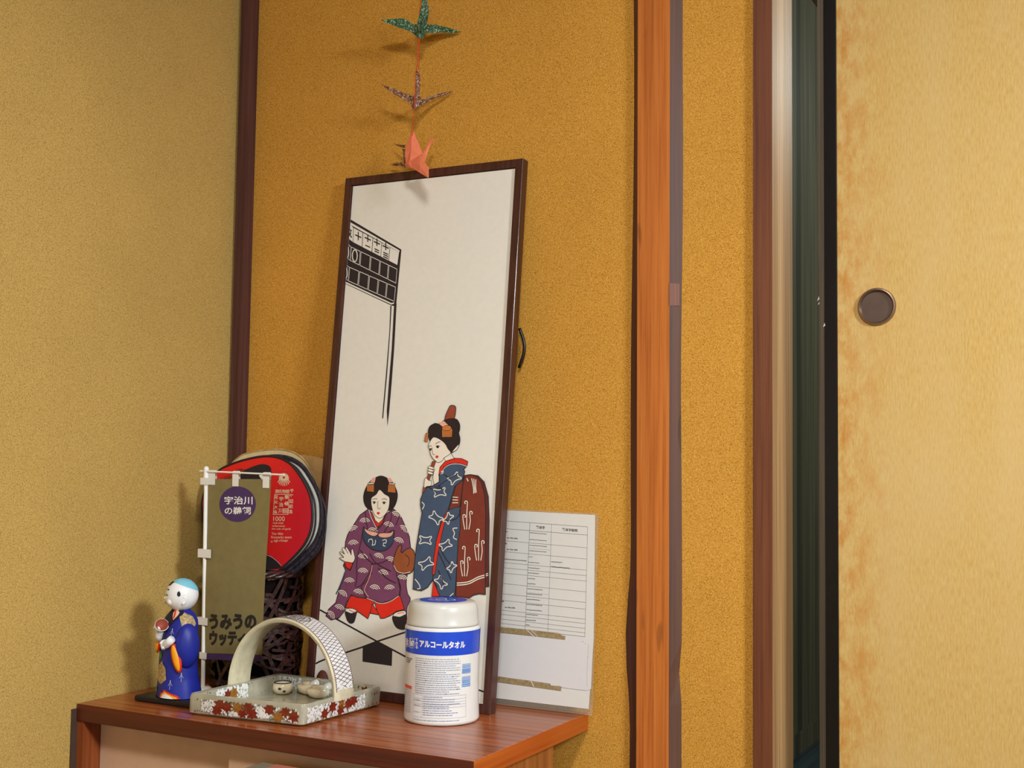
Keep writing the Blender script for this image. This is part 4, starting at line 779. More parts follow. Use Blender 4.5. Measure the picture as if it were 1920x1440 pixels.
FAN = [
    ['f','fan_red',[[45.1,238.9],[17.3,238.2],[-21.4,231.0],[-52.5,221.7],[-72.0,213.0],[-94.8,190.1],[-105.4,165.1],[-105.8,146.5],[-101.7,123.4],[-89.2,102.3],[-65.8,81.8],[-27.3,66.9],[16.3,53.9],[54.8,47.0],[66.2,46.1],[73.5,50.9],[100.3,72.8],[119.6,92.8],[129.7,110.8],[134.2,130.0],[133.5,150.6],[129.4,171.0],[118.2,191.4],[102.3,210.4],[86.6,225.1],[67.2,234.6]],1],
    ['f','ink',[[45.1,216.2],[42.1,224.0],[33.0,227.6],[20.0,227.9],[2.3,223.5],[-13.6,218.2],[-29.7,215.1],[-47.6,206.9],[-67.7,198.6],[-87.7,185.5],[-94.6,162.9],[-106.8,156.2],[-103.6,122.8],[-90.8,102.5],[-66.7,82.1],[-28.9,67.3],[16.1,53.2],[41.5,58.4],[37.2,135.3],[45.1,188.3]],1],
    ['l','fan_magenta',3,[[-106.3,164.2],[-104.7,156.3]],0,0],
    ['f','fan_rust',[[-57.5,201.2],[-37.6,211.8],[-25.8,218.3],[-15.6,218.2],[-21.3,212.1],[-45.0,199.0]],1],
    ['l','ink',0.8,[[-74.0,199.3],[-47.7,209.3],[-29.9,218.3],[-17.7,218.8]],0,1],
    ['f','white',[[18.2,208.0],[23.0,210.4],[28.1,209.0],[29.5,202.0],[25.6,201.1]],1],
    ['f','ink',[[40.9,70.6],[54.8,66.7],[66.9,59.6],[75.0,53.9],[72.4,48.4],[46.1,46.3],[32.1,51.7]],1],
    ['l','white',0.5,[[42.8,70.4],[55.8,66.4],[67.9,59.4],[75.6,53.6]],0,1],
    ['l','gold',1.5,[[76.3,205.6],[82.0,205.7],[84.7,204.2]],0,0],
    ['l','gold',1.5,[[76.2,205.0],[81.8,203.8],[84.4,201.6]],0,0],
    ['l','gold',1.5,[[75.9,204.4],[83.9,200.6],[87.2,197.1]],0,0],
    ['l','gold',1.5,[[75.4,203.9],[81.8,198.5],[84.5,194.2]],0,0],
    ['l','gold',1.5,[[74.8,203.6],[79.0,197.0],[80.8,192.0]],0,0],
    ['l','gold',1.5,[[74.1,203.4],[75.8,196.2],[76.6,190.9]],0,0],
    ['l','gold',1.5,[[73.3,203.4],[72.4,196.1],[72.1,190.8]],0,0],
    ['l','gold',1.5,[[72.5,203.6],[69.0,196.8],[67.7,191.8]],0,0],
    ['l','gold',1.5,[[71.9,203.9],[66.1,198.2],[63.9,193.7]],0,0],
    ['l','gold',1.5,[[71.3,204.3],[63.7,200.2],[60.7,196.6]],0,0],
    ['l','gold',1.5,[[71.0,204.9],[65.5,203.5],[63.1,201.2]],0,0],
    ['l','gold',1.5,[[70.8,205.5],[65.1,205.4],[62.5,203.8]],0,0],
    ['l','gold',1.5,[[70.9,206.1],[65.3,207.3],[62.8,206.5]],0,0],
    ['l','gold',1.5,[[71.2,206.7],[66.2,209.1],[64.0,208.9]],0,0],
    ['l','gold',1.5,[[71.7,207.2],[67.7,210.5],[66.0,211.0]],0,0],
    ['l','gold',1.5,[[72.3,207.5],[69.7,211.6],[68.6,212.5]],0,0],
    ['l','gold',1.5,[[73.0,207.7],[72.0,212.2],[71.6,213.3]],0,0],
    ['l','gold',1.5,[[73.8,207.7],[74.4,212.2],[74.7,213.3]],0,0],
    ['l','gold',1.5,[[74.6,207.5],[76.7,211.7],[77.8,212.6]],0,0],
    ['l','gold',1.5,[[75.2,207.2],[78.8,210.7],[80.5,211.2]],0,0],
    ['l','gold',1.5,[[75.8,206.8],[80.5,209.3],[82.7,209.2]],0,0],
    ['l','gold',1.5,[[76.1,206.2],[81.5,207.6],[84.1,206.8]],0,0],
    ['t','gold','源',[55.5,178.1],[63.3,178.3],[55.2,184.3],1],
    ['t','gold','氏',[63.5,178.3],[71.3,178.5],[63.2,184.5],1],
    ['t','gold','物',[71.5,178.5],[79.3,178.7],[71.2,184.7],1],
    ['t','gold','語',[79.5,178.7],[87.2,178.8],[79.2,184.8],1],
    ['t','gold','千',[88.2,179.3],[96.7,179.5],[87.8,186.1],1],
    ['t','gold','年',[88.1,170.4],[96.5,170.6],[87.7,177.2],1],
    ['t','gold','紀',[88.0,161.5],[96.5,161.7],[87.6,168.3],1],
    ['t','gold','記',[87.9,152.6],[96.3,152.9],[87.5,159.3],1],
    ['t','gold','念',[87.8,143.7],[96.2,144.0],[87.4,150.4],1],
    ['t','gold','第',[76.8,168.1],[85.7,168.4],[76.4,175.2],1],
    ['t','gold','48',[77.0,156.9],[85.9,157.2],[76.6,164.0],1],
    ['t','gold','回',[76.3,143.7],[86.4,144.0],[75.9,151.7],1],
    ['t','gold','宇',[66.0,164.8],[75.0,165.0],[65.6,171.9],1],
    ['t','gold','治',[65.4,154.4],[75.2,154.7],[65.0,162.1],1],
    ['t','gold','川',[64.8,143.6],[75.3,143.9],[64.4,151.9],1],
    ['t','gold','花',[54.7,167.7],[63.3,167.9],[54.3,174.5],1],
    ['t','gold','火',[55.0,159.2],[63.2,159.4],[54.6,165.7],1],
    ['t','gold','大',[55.1,150.3],[63.3,150.5],[54.7,156.7],1],
    ['t','gold','会',[54.7,142.2],[63.0,142.5],[54.4,148.7],1],
    ['l','gold',0.9,[[55.0,175.8],[86.6,176.8],[86.5,142.1],[53.8,140.8]],1,0],
    ['t','gold','1000',[54.7,129.4],[79.8,130.3],[54.2,137.4],0],
    ['t','gold','1008-2008',[54.0,124.5],[76.9,125.3],[53.8,127.2],0],
    ['t','gold','millennium',[52.9,119.2],[80.7,120.2],[52.7,122.6],0],
    ['t','gold','the tale of genji',[52.2,113.3],[93.4,114.8],[52.0,117.5],0],
    ['t','gold','The 48th',[52.3,105.3],[77.6,106.3],[52.0,109.4],0],
    ['t','gold','fireworks event',[51.6,99.1],[96.8,100.9],[51.4,103.7],0],
    ['t','gold','in',[51.4,92.3],[55.7,92.5],[51.3,95.4],0],
    ['t','gold','uji-river',[58.1,92.0],[89.1,93.3],[57.8,98.1],0],
]
FAN_OUTLINE = [[46.1,242.0],[17.3,241.2],[-22.6,233.9],[-54.8,224.3],[-75.0,215.2],[-98.5,191.6],[-109.5,165.8],[-110.0,146.5],[-105.7,122.7],[-92.8,100.9],[-68.6,79.7],[-28.8,64.2],[16.2,50.9],[56.1,43.8],[67.8,42.9],[75.3,47.8],[103.0,70.5],[122.9,91.1],[133.3,109.7],[138.0,129.5],[137.3,150.7],[133.0,171.9],[121.5,192.9],[105.1,212.5],[88.9,227.7],[68.9,237.5]]
SHEET = [
    ['l','ink',0.5,[[-196.1,300.6],[-6.2,295.0]],0,0],
    ['l','ink',0.5,[[-198.5,287.9],[-6.5,281.9]],0,0],
    ['l','ink',0.4,[[-6.2,295.0],[-10.3,121.2]],0,0],
    ['l','ink',0.5,[[-110.6,298.2],[-117.5,124.6]],0,0],
    ['l','ink',0.4,[[-70.8,296.6],[-76.0,124.8]],0,0],
    ['l','ink',0.5,[[-211.8,126.2],[-10.3,121.2]],0,0],
    ['l','ink',0.4,[[-200.6,268.1],[-6.9,261.6]],0,0],
    ['l','ink',0.4,[[-199.7,250.1],[-7.3,243.8]],0,0],
    ['l','ink',0.4,[[-198.9,232.0],[-7.7,226.0]],0,0],
    ['l','ink',0.4,[[-198.5,223.3],[-7.9,217.4]],0,0],
    ['l','ink',0.4,[[-198.1,214.6],[-8.1,208.8]],0,0],
    ['l','ink',0.4,[[-197.3,197.4],[-8.4,191.8]],0,0],
    ['l','ink',0.4,[[-196.5,180.5],[-8.8,175.1]],0,0],
    ['l','ink',0.4,[[-196.0,169.8],[-9.1,164.5]],0,0],
    ['l','ink',0.4,[[-195.3,153.7],[-9.4,148.7]],0,0],
    ['l','ink',0.4,[[-194.9,146.8],[-9.6,141.9]],0,0],
    ['l','ink',0.4,[[-194.6,139.2],[-9.8,134.3]],0,0],
    ['l','ink',0.4,[[-194.2,132.1],[-9.9,127.3]],0,0],
    ['l','ink',0.2,[[-114.2,256.5],[-73.4,255.1]],0,0],
    ['l','ink',0.2,[[-117.0,184.3],[-75.5,183.6]],0,0],
    ['t','ink','繁体字',[-98.8,288.6],[-82.9,288.2],[-99.0,293.7],1],
    ['t','ink','繁体字説明',[-51.4,286.7],[-24.2,285.9],[-51.6,291.7],1],
    ['t','ink','on the side',[-152.9,270.5],[-133.1,270.2],[-153.0,273.3],1],
    ['t','ink','on the side',[-153.2,251.6],[-132.9,251.4],[-153.3,254.4],1],
    ['t','ink','on the side',[-155.5,156.7],[-136.4,156.9],[-155.6,159.5],1],
    ['t','ink','side',[-159.8,280.9],[-152.7,280.8],[-159.9,283.5],1],
    ['t','ink','side',[-159.5,261.2],[-153.0,261.1],[-159.6,263.8],1],
    ['t','ink','side',[-163.5,166.3],[-157.1,166.3],[-163.6,168.8],1],
    ['l','ink',0.9,[[-110.5,281.7],[-108.0,281.7]],0,0],
    ['l','ink',0.9,[[-107.2,281.6],[-104.6,282.0]],0,0],
    ['l','ink',0.9,[[-103.8,281.4],[-101.6,281.6]],0,0],
    ['l','ink',0.9,[[-100.8,281.3],[-98.4,281.7]],0,0],
    ['l','ink',0.9,[[-97.6,281.2],[-95.2,281.2]],0,0],
    ['l','ink',0.9,[[-94.3,281.1],[-91.8,281.1]],0,0],
    ['l','ink',0.9,[[-91.0,281.0],[-89.1,280.7]],0,0],
    ['l','ink',0.9,[[-88.2,280.9],[-85.7,281.0]],0,0],
    ['l','ink',0.9,[[-84.8,280.8],[-82.3,280.4]],0,0],
    ['l','ink',0.9,[[-81.5,280.6],[-79.9,280.6]],0,0],
    ['l','ink',0.9,[[-110.9,270.8],[-108.6,270.3]],0,0],
    ['l','ink',0.9,[[-107.8,270.7],[-105.6,271.1]],0,0],
    ['l','ink',0.9,[[-104.8,270.6],[-102.8,270.6]],0,0],
    ['l','ink',0.9,[[-101.9,270.5],[-99.9,270.0]],0,0],
    ['l','ink',0.9,[[-99.0,270.4],[-97.2,270.7]],0,0],
    ['l','ink',0.9,[[-96.4,270.3],[-94.3,270.2]],0,0],
    ['l','ink',0.9,[[-93.5,270.2],[-91.0,270.1]],0,0],
    ['l','ink',0.9,[[-90.2,270.1],[-88.4,269.7]],0,0],
    ['l','ink',0.9,[[-87.6,270.0],[-85.6,269.9]],0,0],
    ['l','ink',0.9,[[-84.8,269.9],[-82.8,270.2]],0,0],
    ['l','ink',0.9,[[-81.9,269.8],[-79.7,269.6]],0,0],
    ['l','ink',0.9,[[-111.2,261.4],[-109.6,261.4]],0,0],
    ['l','ink',0.9,[[-108.7,261.3],[-106.9,261.7]],0,0],
    ['l','ink',0.9,[[-106.0,261.2],[-104.3,260.8]],0,0],
    ['l','ink',0.9,[[-103.5,261.1],[-101.0,261.3]],0,0],
    ['l','ink',0.9,[[-100.2,261.0],[-97.9,261.5]],0,0],
    ['l','ink',0.9,[[-97.0,260.9],[-94.6,260.9]],0,0],
    ['l','ink',0.9,[[-93.7,260.9],[-91.4,261.1]],0,0],
    ['l','ink',0.9,[[-90.5,260.8],[-88.7,260.9]],0,0],
    ['l','ink',0.9,[[-87.8,260.7],[-85.3,260.8]],0,0],
    ['l','ink',0.9,[[-84.5,260.6],[-82.5,260.1]],0,0],
    ['l','ink',0.9,[[-81.6,260.5],[-79.2,260.6]],0,0],
    ['l','ink',0.9,[[-111.5,252.5],[-109.7,252.2]],0,0],
    ['l','ink',0.9,[[-108.9,252.4],[-107.3,252.6]],0,0],
    ['l','ink',0.9,[[-106.5,252.4],[-104.0,252.0]],0,0],
    ['l','ink',0.9,[[-103.2,252.3],[-101.5,252.7]],0,0],
    ['l','ink',0.9,[[-100.6,252.2],[-98.3,252.1]],0,0],
    ['l','ink',0.9,[[-97.5,252.1],[-95.8,252.1]],0,0],
    ['l','ink',0.9,[[-94.9,252.1],[-93.4,251.9]],0,0],
    ['l','ink',0.9,[[-92.5,252.0],[-90.5,251.8]],0,0],
    ['l','ink',0.9,[[-89.7,251.9],[-88.2,251.8]],0,0],
    ['l','ink',0.9,[[-87.3,251.8],[-85.5,251.9]],0,0],
    ['l','ink',0.9,[[-84.6,251.8],[-82.8,251.7]],0,0],
    ['l','ink',0.9,[[-82.0,251.7],[-79.9,251.6]],0,0],
    ['l','ink',0.9,[[-111.9,242.4],[-110.4,242.7]],0,0],
    ['l','ink',0.9,[[-109.5,242.3],[-108.0,242.5]],0,0],
    ['l','ink',0.9,[[-107.1,242.3],[-105.2,242.7]],0,0],
    ['l','ink',0.9,[[-112.2,233.6],[-110.0,233.6]],0,0],
    ['l','ink',0.9,[[-109.1,233.5],[-107.1,233.4]],0,0],
    ['l','ink',0.9,[[-106.2,233.4],[-103.8,233.4]],0,0],
    ['l','ink',0.9,[[-102.9,233.3],[-101.4,233.7]],0,0],
    ['l','ink',0.9,[[-100.5,233.3],[-98.3,233.5]],0,0],
    ['l','ink',0.9,[[-97.5,233.2],[-95.2,233.2]],0,0],
    ['l','ink',0.9,[[-94.3,233.1],[-92.5,232.9]],0,0],
    ['l','ink',0.9,[[-112.5,224.7],[-110.8,225.0]],0,0],
    ['l','ink',0.9,[[-110.0,224.7],[-108.2,224.8]],0,0],
    ['l','ink',0.9,[[-107.3,224.6],[-104.9,224.3]],0,0],
    ['l','ink',0.9,[[-104.0,224.5],[-101.7,224.4]],0,0],
    ['l','ink',0.9,[[-100.8,224.4],[-99.4,224.7]],0,0],
    ['l','ink',0.9,[[-98.5,224.4],[-96.5,224.1]],0,0],
    ['l','ink',0.9,[[-95.7,224.3],[-93.8,224.3]],0,0],
    ['l','ink',0.9,[[-93.0,224.3],[-91.7,224.5]],0,0],
    ['l','ink',0.9,[[-112.7,216.4],[-110.5,216.3]],0,0],
    ['l','ink',0.9,[[-109.6,216.3],[-107.6,216.2]],0,0],
    ['l','ink',0.9,[[-106.7,216.3],[-104.8,216.7]],0,0],
    ['l','ink',0.9,[[-103.9,216.2],[-101.4,215.8]],0,0],
    ['l','ink',0.9,[[-100.6,216.1],[-98.2,216.3]],0,0],
    ['l','ink',0.9,[[-97.4,216.1],[-95.2,215.8]],0,0],
    ['l','ink',0.9,[[-94.4,216.0],[-92.9,215.8]],0,0],
    ['l','ink',0.9,[[-113.0,207.6],[-111.5,207.2]],0,0],
    ['l','ink',0.9,[[-110.7,207.5],[-108.9,207.1]],0,0],
    ['l','ink',0.9,[[-108.1,207.5],[-106.4,207.5]],0,0],
    ['l','ink',0.9,[[-105.5,207.4],[-103.2,207.0]],0,0],
    ['l','ink',0.9,[[-102.3,207.4],[-100.1,207.1]],0,0],
    ['l','ink',0.9,[[-113.3,199.0],[-111.5,198.8]],0,0],
    ['l','ink',0.9,[[-110.6,198.9],[-108.7,198.6]],0,0],
    ['l','ink',0.9,[[-107.9,198.9],[-105.6,199.1]],0,0],
    ['l','ink',0.9,[[-104.7,198.8],[-102.4,199.3]],0,0],
    ['l','ink',0.9,[[-101.5,198.8],[-99.4,198.7]],0,0],
    ['l','ink',0.9,[[-113.6,190.7],[-111.8,190.6]],0,0],
    ['l','ink',0.9,[[-111.0,190.6],[-108.6,190.6]],0,0],
    ['l','ink',0.9,[[-107.8,190.6],[-105.3,190.8]],0,0],
    ['l','ink',0.9,[[-104.5,190.6],[-102.7,190.7]],0,0],
    ['l','ink',0.9,[[-101.8,190.5],[-100.1,190.6]],0,0],
    ['l','ink',0.9,[[-99.2,190.5],[-97.0,190.2]],0,0],
    ['l','ink',0.9,[[-96.1,190.4],[-94.0,190.2]],0,0],
    ['l','ink',0.9,[[-93.1,190.4],[-90.6,190.3]],0,0],
    ['l','ink',0.9,[[-89.8,190.3],[-88.3,190.3]],0,0],
    ['l','ink',0.9,[[-87.4,190.3],[-86.0,190.2]],0,0],
    ['l','ink',0.9,[[-113.9,182.4],[-111.3,182.5]],0,0],
    ['l','ink',0.9,[[-110.5,182.3],[-108.0,182.9]],0,0],
    ['l','ink',0.9,[[-107.1,182.3],[-104.6,182.7]],0,0],
    ['l','ink',0.9,[[-103.8,182.2],[-101.4,182.5]],0,0],
    ['l','ink',0.9,[[-100.5,182.2],[-98.7,182.6]],0,0],
    ['l','ink',0.9,[[-97.8,182.2],[-96.3,182.0]],0,0],
    ['l','ink',0.9,[[-95.5,182.2],[-93.2,182.6]],0,0],
    ['l','ink',0.9,[[-92.4,182.1],[-90.3,182.4]],0,0],
    ['l','ink',0.9,[[-89.4,182.1],[-87.0,182.5]],0,0],
    ['l','ink',0.9,[[-114.2,173.8],[-112.1,173.5]],0,0],
    ['l','ink',0.9,[[-111.2,173.8],[-109.2,173.7]],0,0],
    ['l','ink',0.9,[[-108.3,173.8],[-106.0,173.6]],0,0],
    ['l','ink',0.9,[[-105.1,173.7],[-102.8,174.1]],0,0],
    ['l','ink',0.9,[[-101.9,173.7],[-99.5,173.8]],0,0],
    ['l','ink',0.9,[[-98.6,173.7],[-96.2,173.6]],0,0],
    ['l','ink',0.9,[[-95.3,173.6],[-93.0,173.3]],0,0],
    ['l','ink',0.9,[[-92.2,173.6],[-90.7,173.3]],0,0],
    ['l','ink',0.9,[[-114.5,165.5],[-112.7,165.3]],0,0],
    ['l','ink',0.9,[[-111.8,165.5],[-110.2,165.6]],0,0],
    ['l','ink',0.9,[[-109.3,165.5],[-107.7,165.2]],0,0],
    ['l','ink',0.9,[[-106.9,165.5],[-105.1,165.6]],0,0],
    ['l','ink',0.9,[[-104.3,165.5],[-102.0,165.7]],0,0],
    ['l','ink',0.9,[[-101.1,165.4],[-98.7,165.5]],0,0],
    ['l','ink',0.9,[[-97.8,165.4],[-95.3,165.2]],0,0],
    ['l','ink',0.9,[[-94.5,165.4],[-91.9,165.3]],0,0],
    ['l','ink',0.9,[[-91.1,165.4],[-89.3,165.4]],0,0],
    ['l','ink',0.9,[[-88.5,165.3],[-86.7,165.0]],0,0],
    ['l','ink',0.9,[[-114.8,156.8],[-113.1,157.1]],0,0],
    ['l','ink',0.9,[[-112.2,156.7],[-110.5,156.7]],0,0],
    ['l','ink',0.9,[[-109.6,156.7],[-108.0,156.6]],0,0],
    ['l','ink',0.9,[[-107.1,156.7],[-105.3,156.4]],0,0],
    ['l','ink',0.9,[[-104.5,156.7],[-102.8,156.3]],0,0],
    ['l','ink',0.9,[[-101.9,156.7],[-100.2,157.2]],0,0],
    ['l','ink',0.9,[[-99.3,156.7],[-97.7,156.4]],0,0],
    ['l','ink',0.9,[[-96.8,156.7],[-95.2,157.0]],0,0],
    ['l','ink',0.9,[[-94.4,156.6],[-91.9,156.8]],0,0],
    ['l','ink',0.9,[[-91.0,156.6],[-88.9,156.7]],0,0],
    ['l','ink',0.9,[[-88.0,156.6],[-87.0,156.2]],0,0],
    ['l','ink',0.9,[[-115.0,149.2],[-113.5,149.4]],0,0],
    ['l','ink',0.9,[[-112.7,149.2],[-110.8,149.1]],0,0],
    ['l','ink',0.9,[[-109.9,149.2],[-107.7,149.8]],0,0],
    ['l','ink',0.9,[[-106.8,149.2],[-105.3,149.5]],0,0],
    ['l','ink',0.9,[[-104.4,149.2],[-102.6,149.0]],0,0],
    ['l','ink',0.9,[[-101.8,149.2],[-99.5,148.8]],0,0],
    ['l','ink',0.9,[[-98.7,149.2],[-96.8,149.3]],0,0],
    ['l','ink',0.9,[[-95.9,149.2],[-94.3,148.8]],0,0],
    ['l','ink',0.9,[[-115.3,140.5],[-112.8,140.1]],0,0],
    ['l','ink',0.9,[[-112.0,140.5],[-109.7,140.2]],0,0],
    ['l','ink',0.9,[[-108.9,140.4],[-106.8,140.2]],0,0],
    ['l','ink',0.9,[[-106.0,140.4],[-104.2,140.3]],0,0],
    ['l','ink',0.9,[[-103.3,140.4],[-101.1,140.4]],0,0],
    ['l','ink',0.9,[[-100.2,140.4],[-97.8,140.4]],0,0],
    ['l','ink',0.9,[[-115.6,132.2],[-113.9,132.7]],0,0],
    ['l','ink',0.9,[[-113.0,132.2],[-111.2,132.6]],0,0],
    ['l','ink',0.9,[[-110.4,132.2],[-109.0,132.2]],0,0],
    ['l','ink',0.9,[[-70.2,236.7],[-68.0,236.3]],0,0],
    ['l','ink',0.9,[[-67.1,236.6],[-64.8,236.3]],0,0],
    ['l','ink',0.9,[[-64.0,236.5],[-62.0,236.3]],0,0],
    ['l','ink',0.9,[[-61.1,236.4],[-58.7,236.5]],0,0],
    ['l','ink',0.9,[[-57.8,236.3],[-55.6,235.9]],0,0],
    ['l','ink',0.9,[[-54.8,236.3],[-53.2,236.7]],0,0],
    ['l','ink',0.9,[[-52.3,236.2],[-50.9,235.8]],0,0],
    ['l','ink',0.9,[[-70.5,228.7],[-68.5,229.0]],0,0],
    ['l','ink',0.9,[[-67.6,228.6],[-65.1,228.7]],0,0],
    ['l','ink',0.9,[[-64.3,228.5],[-62.4,229.0]],0,0],
    ['l','ink',0.9,[[-61.6,228.4],[-59.7,228.0]],0,0],
    ['l','ink',0.9,[[-58.8,228.4],[-57.0,228.2]],0,0],
    ['l','ink',0.9,[[-56.1,228.3],[-53.7,228.9]],0,0],
    ['l','ink',0.9,[[-52.9,228.2],[-50.7,228.7]],0,0],
    ['l','ink',0.9,[[-49.9,228.2],[-47.9,227.9]],0,0],
    ['l','ink',0.9,[[-47.1,228.1],[-45.3,227.9]],0,0],
    ['l','ink',0.9,[[-44.5,228.1],[-42.8,228.0]],0,0],
    ['l','ink',0.9,[[-41.9,228.0],[-39.7,228.0]],0,0],
    ['l','ink',0.9,[[-38.9,227.9],[-37.2,227.7]],0,0],
    ['l','ink',0.9,[[-163.7,236.8],[-162.1,237.0]],0,0],
    ['l','ink',0.9,[[-161.2,236.8],[-158.8,236.8]],0,0],
    ['l','ink',0.9,[[-157.9,236.7],[-156.3,236.6]],0,0],
    ['l','ink',0.9,[[-155.4,236.6],[-152.9,237.0]],0,0],
    ['l','ink',0.9,[[-152.1,236.6],[-149.6,237.1]],0,0],
    ['l','ink',0.9,[[-148.7,236.5],[-146.1,236.4]],0,0],
    ['l','ink',0.9,[[-145.2,236.4],[-143.5,236.8]],0,0],
    ['l','ink',0.9,[[-142.6,236.3],[-140.6,236.4]],0,0],
    ['l','ink',0.9,[[-139.8,236.3],[-137.7,236.3]],0,0],
    ['l','ink',0.9,[[-136.8,236.2],[-135.3,236.5]],0,0],
    ['l','ink',0.9,[[-134.4,236.1],[-132.8,235.8]],0,0],
    ['l','ink',0.9,[[-131.9,236.1],[-130.3,235.9]],0,0],
    ['l','ink',0.9,[[-129.5,236.0],[-127.9,235.9]],0,0],
    ['l','ink',0.9,[[-127.0,235.9],[-125.1,236.0]],0,0],
    ['l','ink',0.9,[[-124.2,235.9],[-122.0,236.1]],0,0],
    ['l','ink',0.9,[[-121.1,235.8],[-118.8,235.4]],0,0],
    ['l','ink',0.9,[[-118.0,235.7],[-115.7,235.7]],0,0],
    ['f','sheet2',[[-175.8,115.9],[-89.6,114.5],[-45.0,113.5],[-43.1,121.1],[5.2,119.5],[3.4,90.9],[1.1,41.1],[-6.9,38.1],[-42.3,38.4],[-106.5,43.3],[-175.6,45.8]],0],
    ['f','tape',[[-182.2,125.7],[-112.7,124.8],[-84.4,124.2],[-56.5,123.5],[-49.4,120.3],[-44.7,119.6],[-45.0,113.7],[-89.6,115.0],[-162.7,116.5],[-181.8,116.6]],0],
    ['f','tape',[[-184.3,45.3],[-106.5,44.0],[-70.0,42.7],[-50.6,39.8],[-51.4,33.2],[-92.0,34.4],[-165.8,36.4],[-184.0,37.3]],0],
    ['l','sheet2',1.2,[[-113.2,123.8],[-99.5,113.8]],0,0],
    ['l','sheet2',0.8,[[-105.5,124.2],[-93.9,114.8]],0,0],
    ['l','sheet2',1.4,[[-105.1,44.1],[-99.9,34.6]],0,0],
    ['f','sheet2',[[-71.6,47.5],[-68.0,48.2],[-65.9,43.0],[-56.1,40.0],[-69.9,40.2]],0],
    ['l','ink',0.3,[[-16.3,113.4],[-11.6,112.9]],0,0],
    ['l','ink',0.3,[[-9.4,112.0],[-8.8,109.6]],0,0],
    ['l','greyline',0.4,[[-3.5,111.1],[-4.7,90.4],[-5.9,63.8],[-6.0,44.5]],0,0],
    ['l','greyline',0.4,[[-6.0,90.4],[-2.8,90.1]],0,0],
]
SHEET_OUT = [[-233.2,321.6],[-161.4,319.8],[6.8,314.4],[5.1,120.0],[-3.2,9.8],[-166.1,15.9],[-236.4,17.6]]
SHEET_LAM = [[-242.4,323.7],[-170.4,321.9],[13.4,318.6],[11.7,164.0],[2.5,-2.5],[-162.1,4.2],[-244.9,7.1]]
CAN = [
    ['t','white','アルコールタオル',[-96.5,117.1],[-23.1,115.7],[-96.7,127.4],2],
    ['t','white','菌',[-121.2,112.5],[-106.9,113.7],[-121.8,127.9],1],
    ['t','white','除',[-137.6,110.5],[-122.7,112.3],[-139.1,125.6],1],
    ['t','white','で',[-105.7,124.5],[-100.3,124.7],[-105.8,129.1],1],
    ['t','white','き',[-105.6,119.0],[-100.2,119.2],[-105.7,123.6],1],
    ['t','white','る',[-105.5,113.5],[-100.1,113.7],[-105.6,118.2],1],
]
CAN_BAND = [[-58.6,140.4],[-58.0,105.0]]
CAN_TX = [-105.3,-30.6]
CAN_ROWS = [99.5,96.3,93.1,89.9,86.7,83.5,80.3,77.1,73.9,70.7,67.5,64.3,61.1,57.9,54.8,51.6,48.4]
CAN_TAB = [-108.0,-20.1,-90.4]
CAN_TABZ = [45.6,40.6,36.4,32.4,28.6,12.7,8.8]
CAN_BAR = [-27.6,-10.8,92.2,57.7]
CAN_LEFT = [-130.9,-113.2,96.8,87.6,56.0,51.5,22.0]
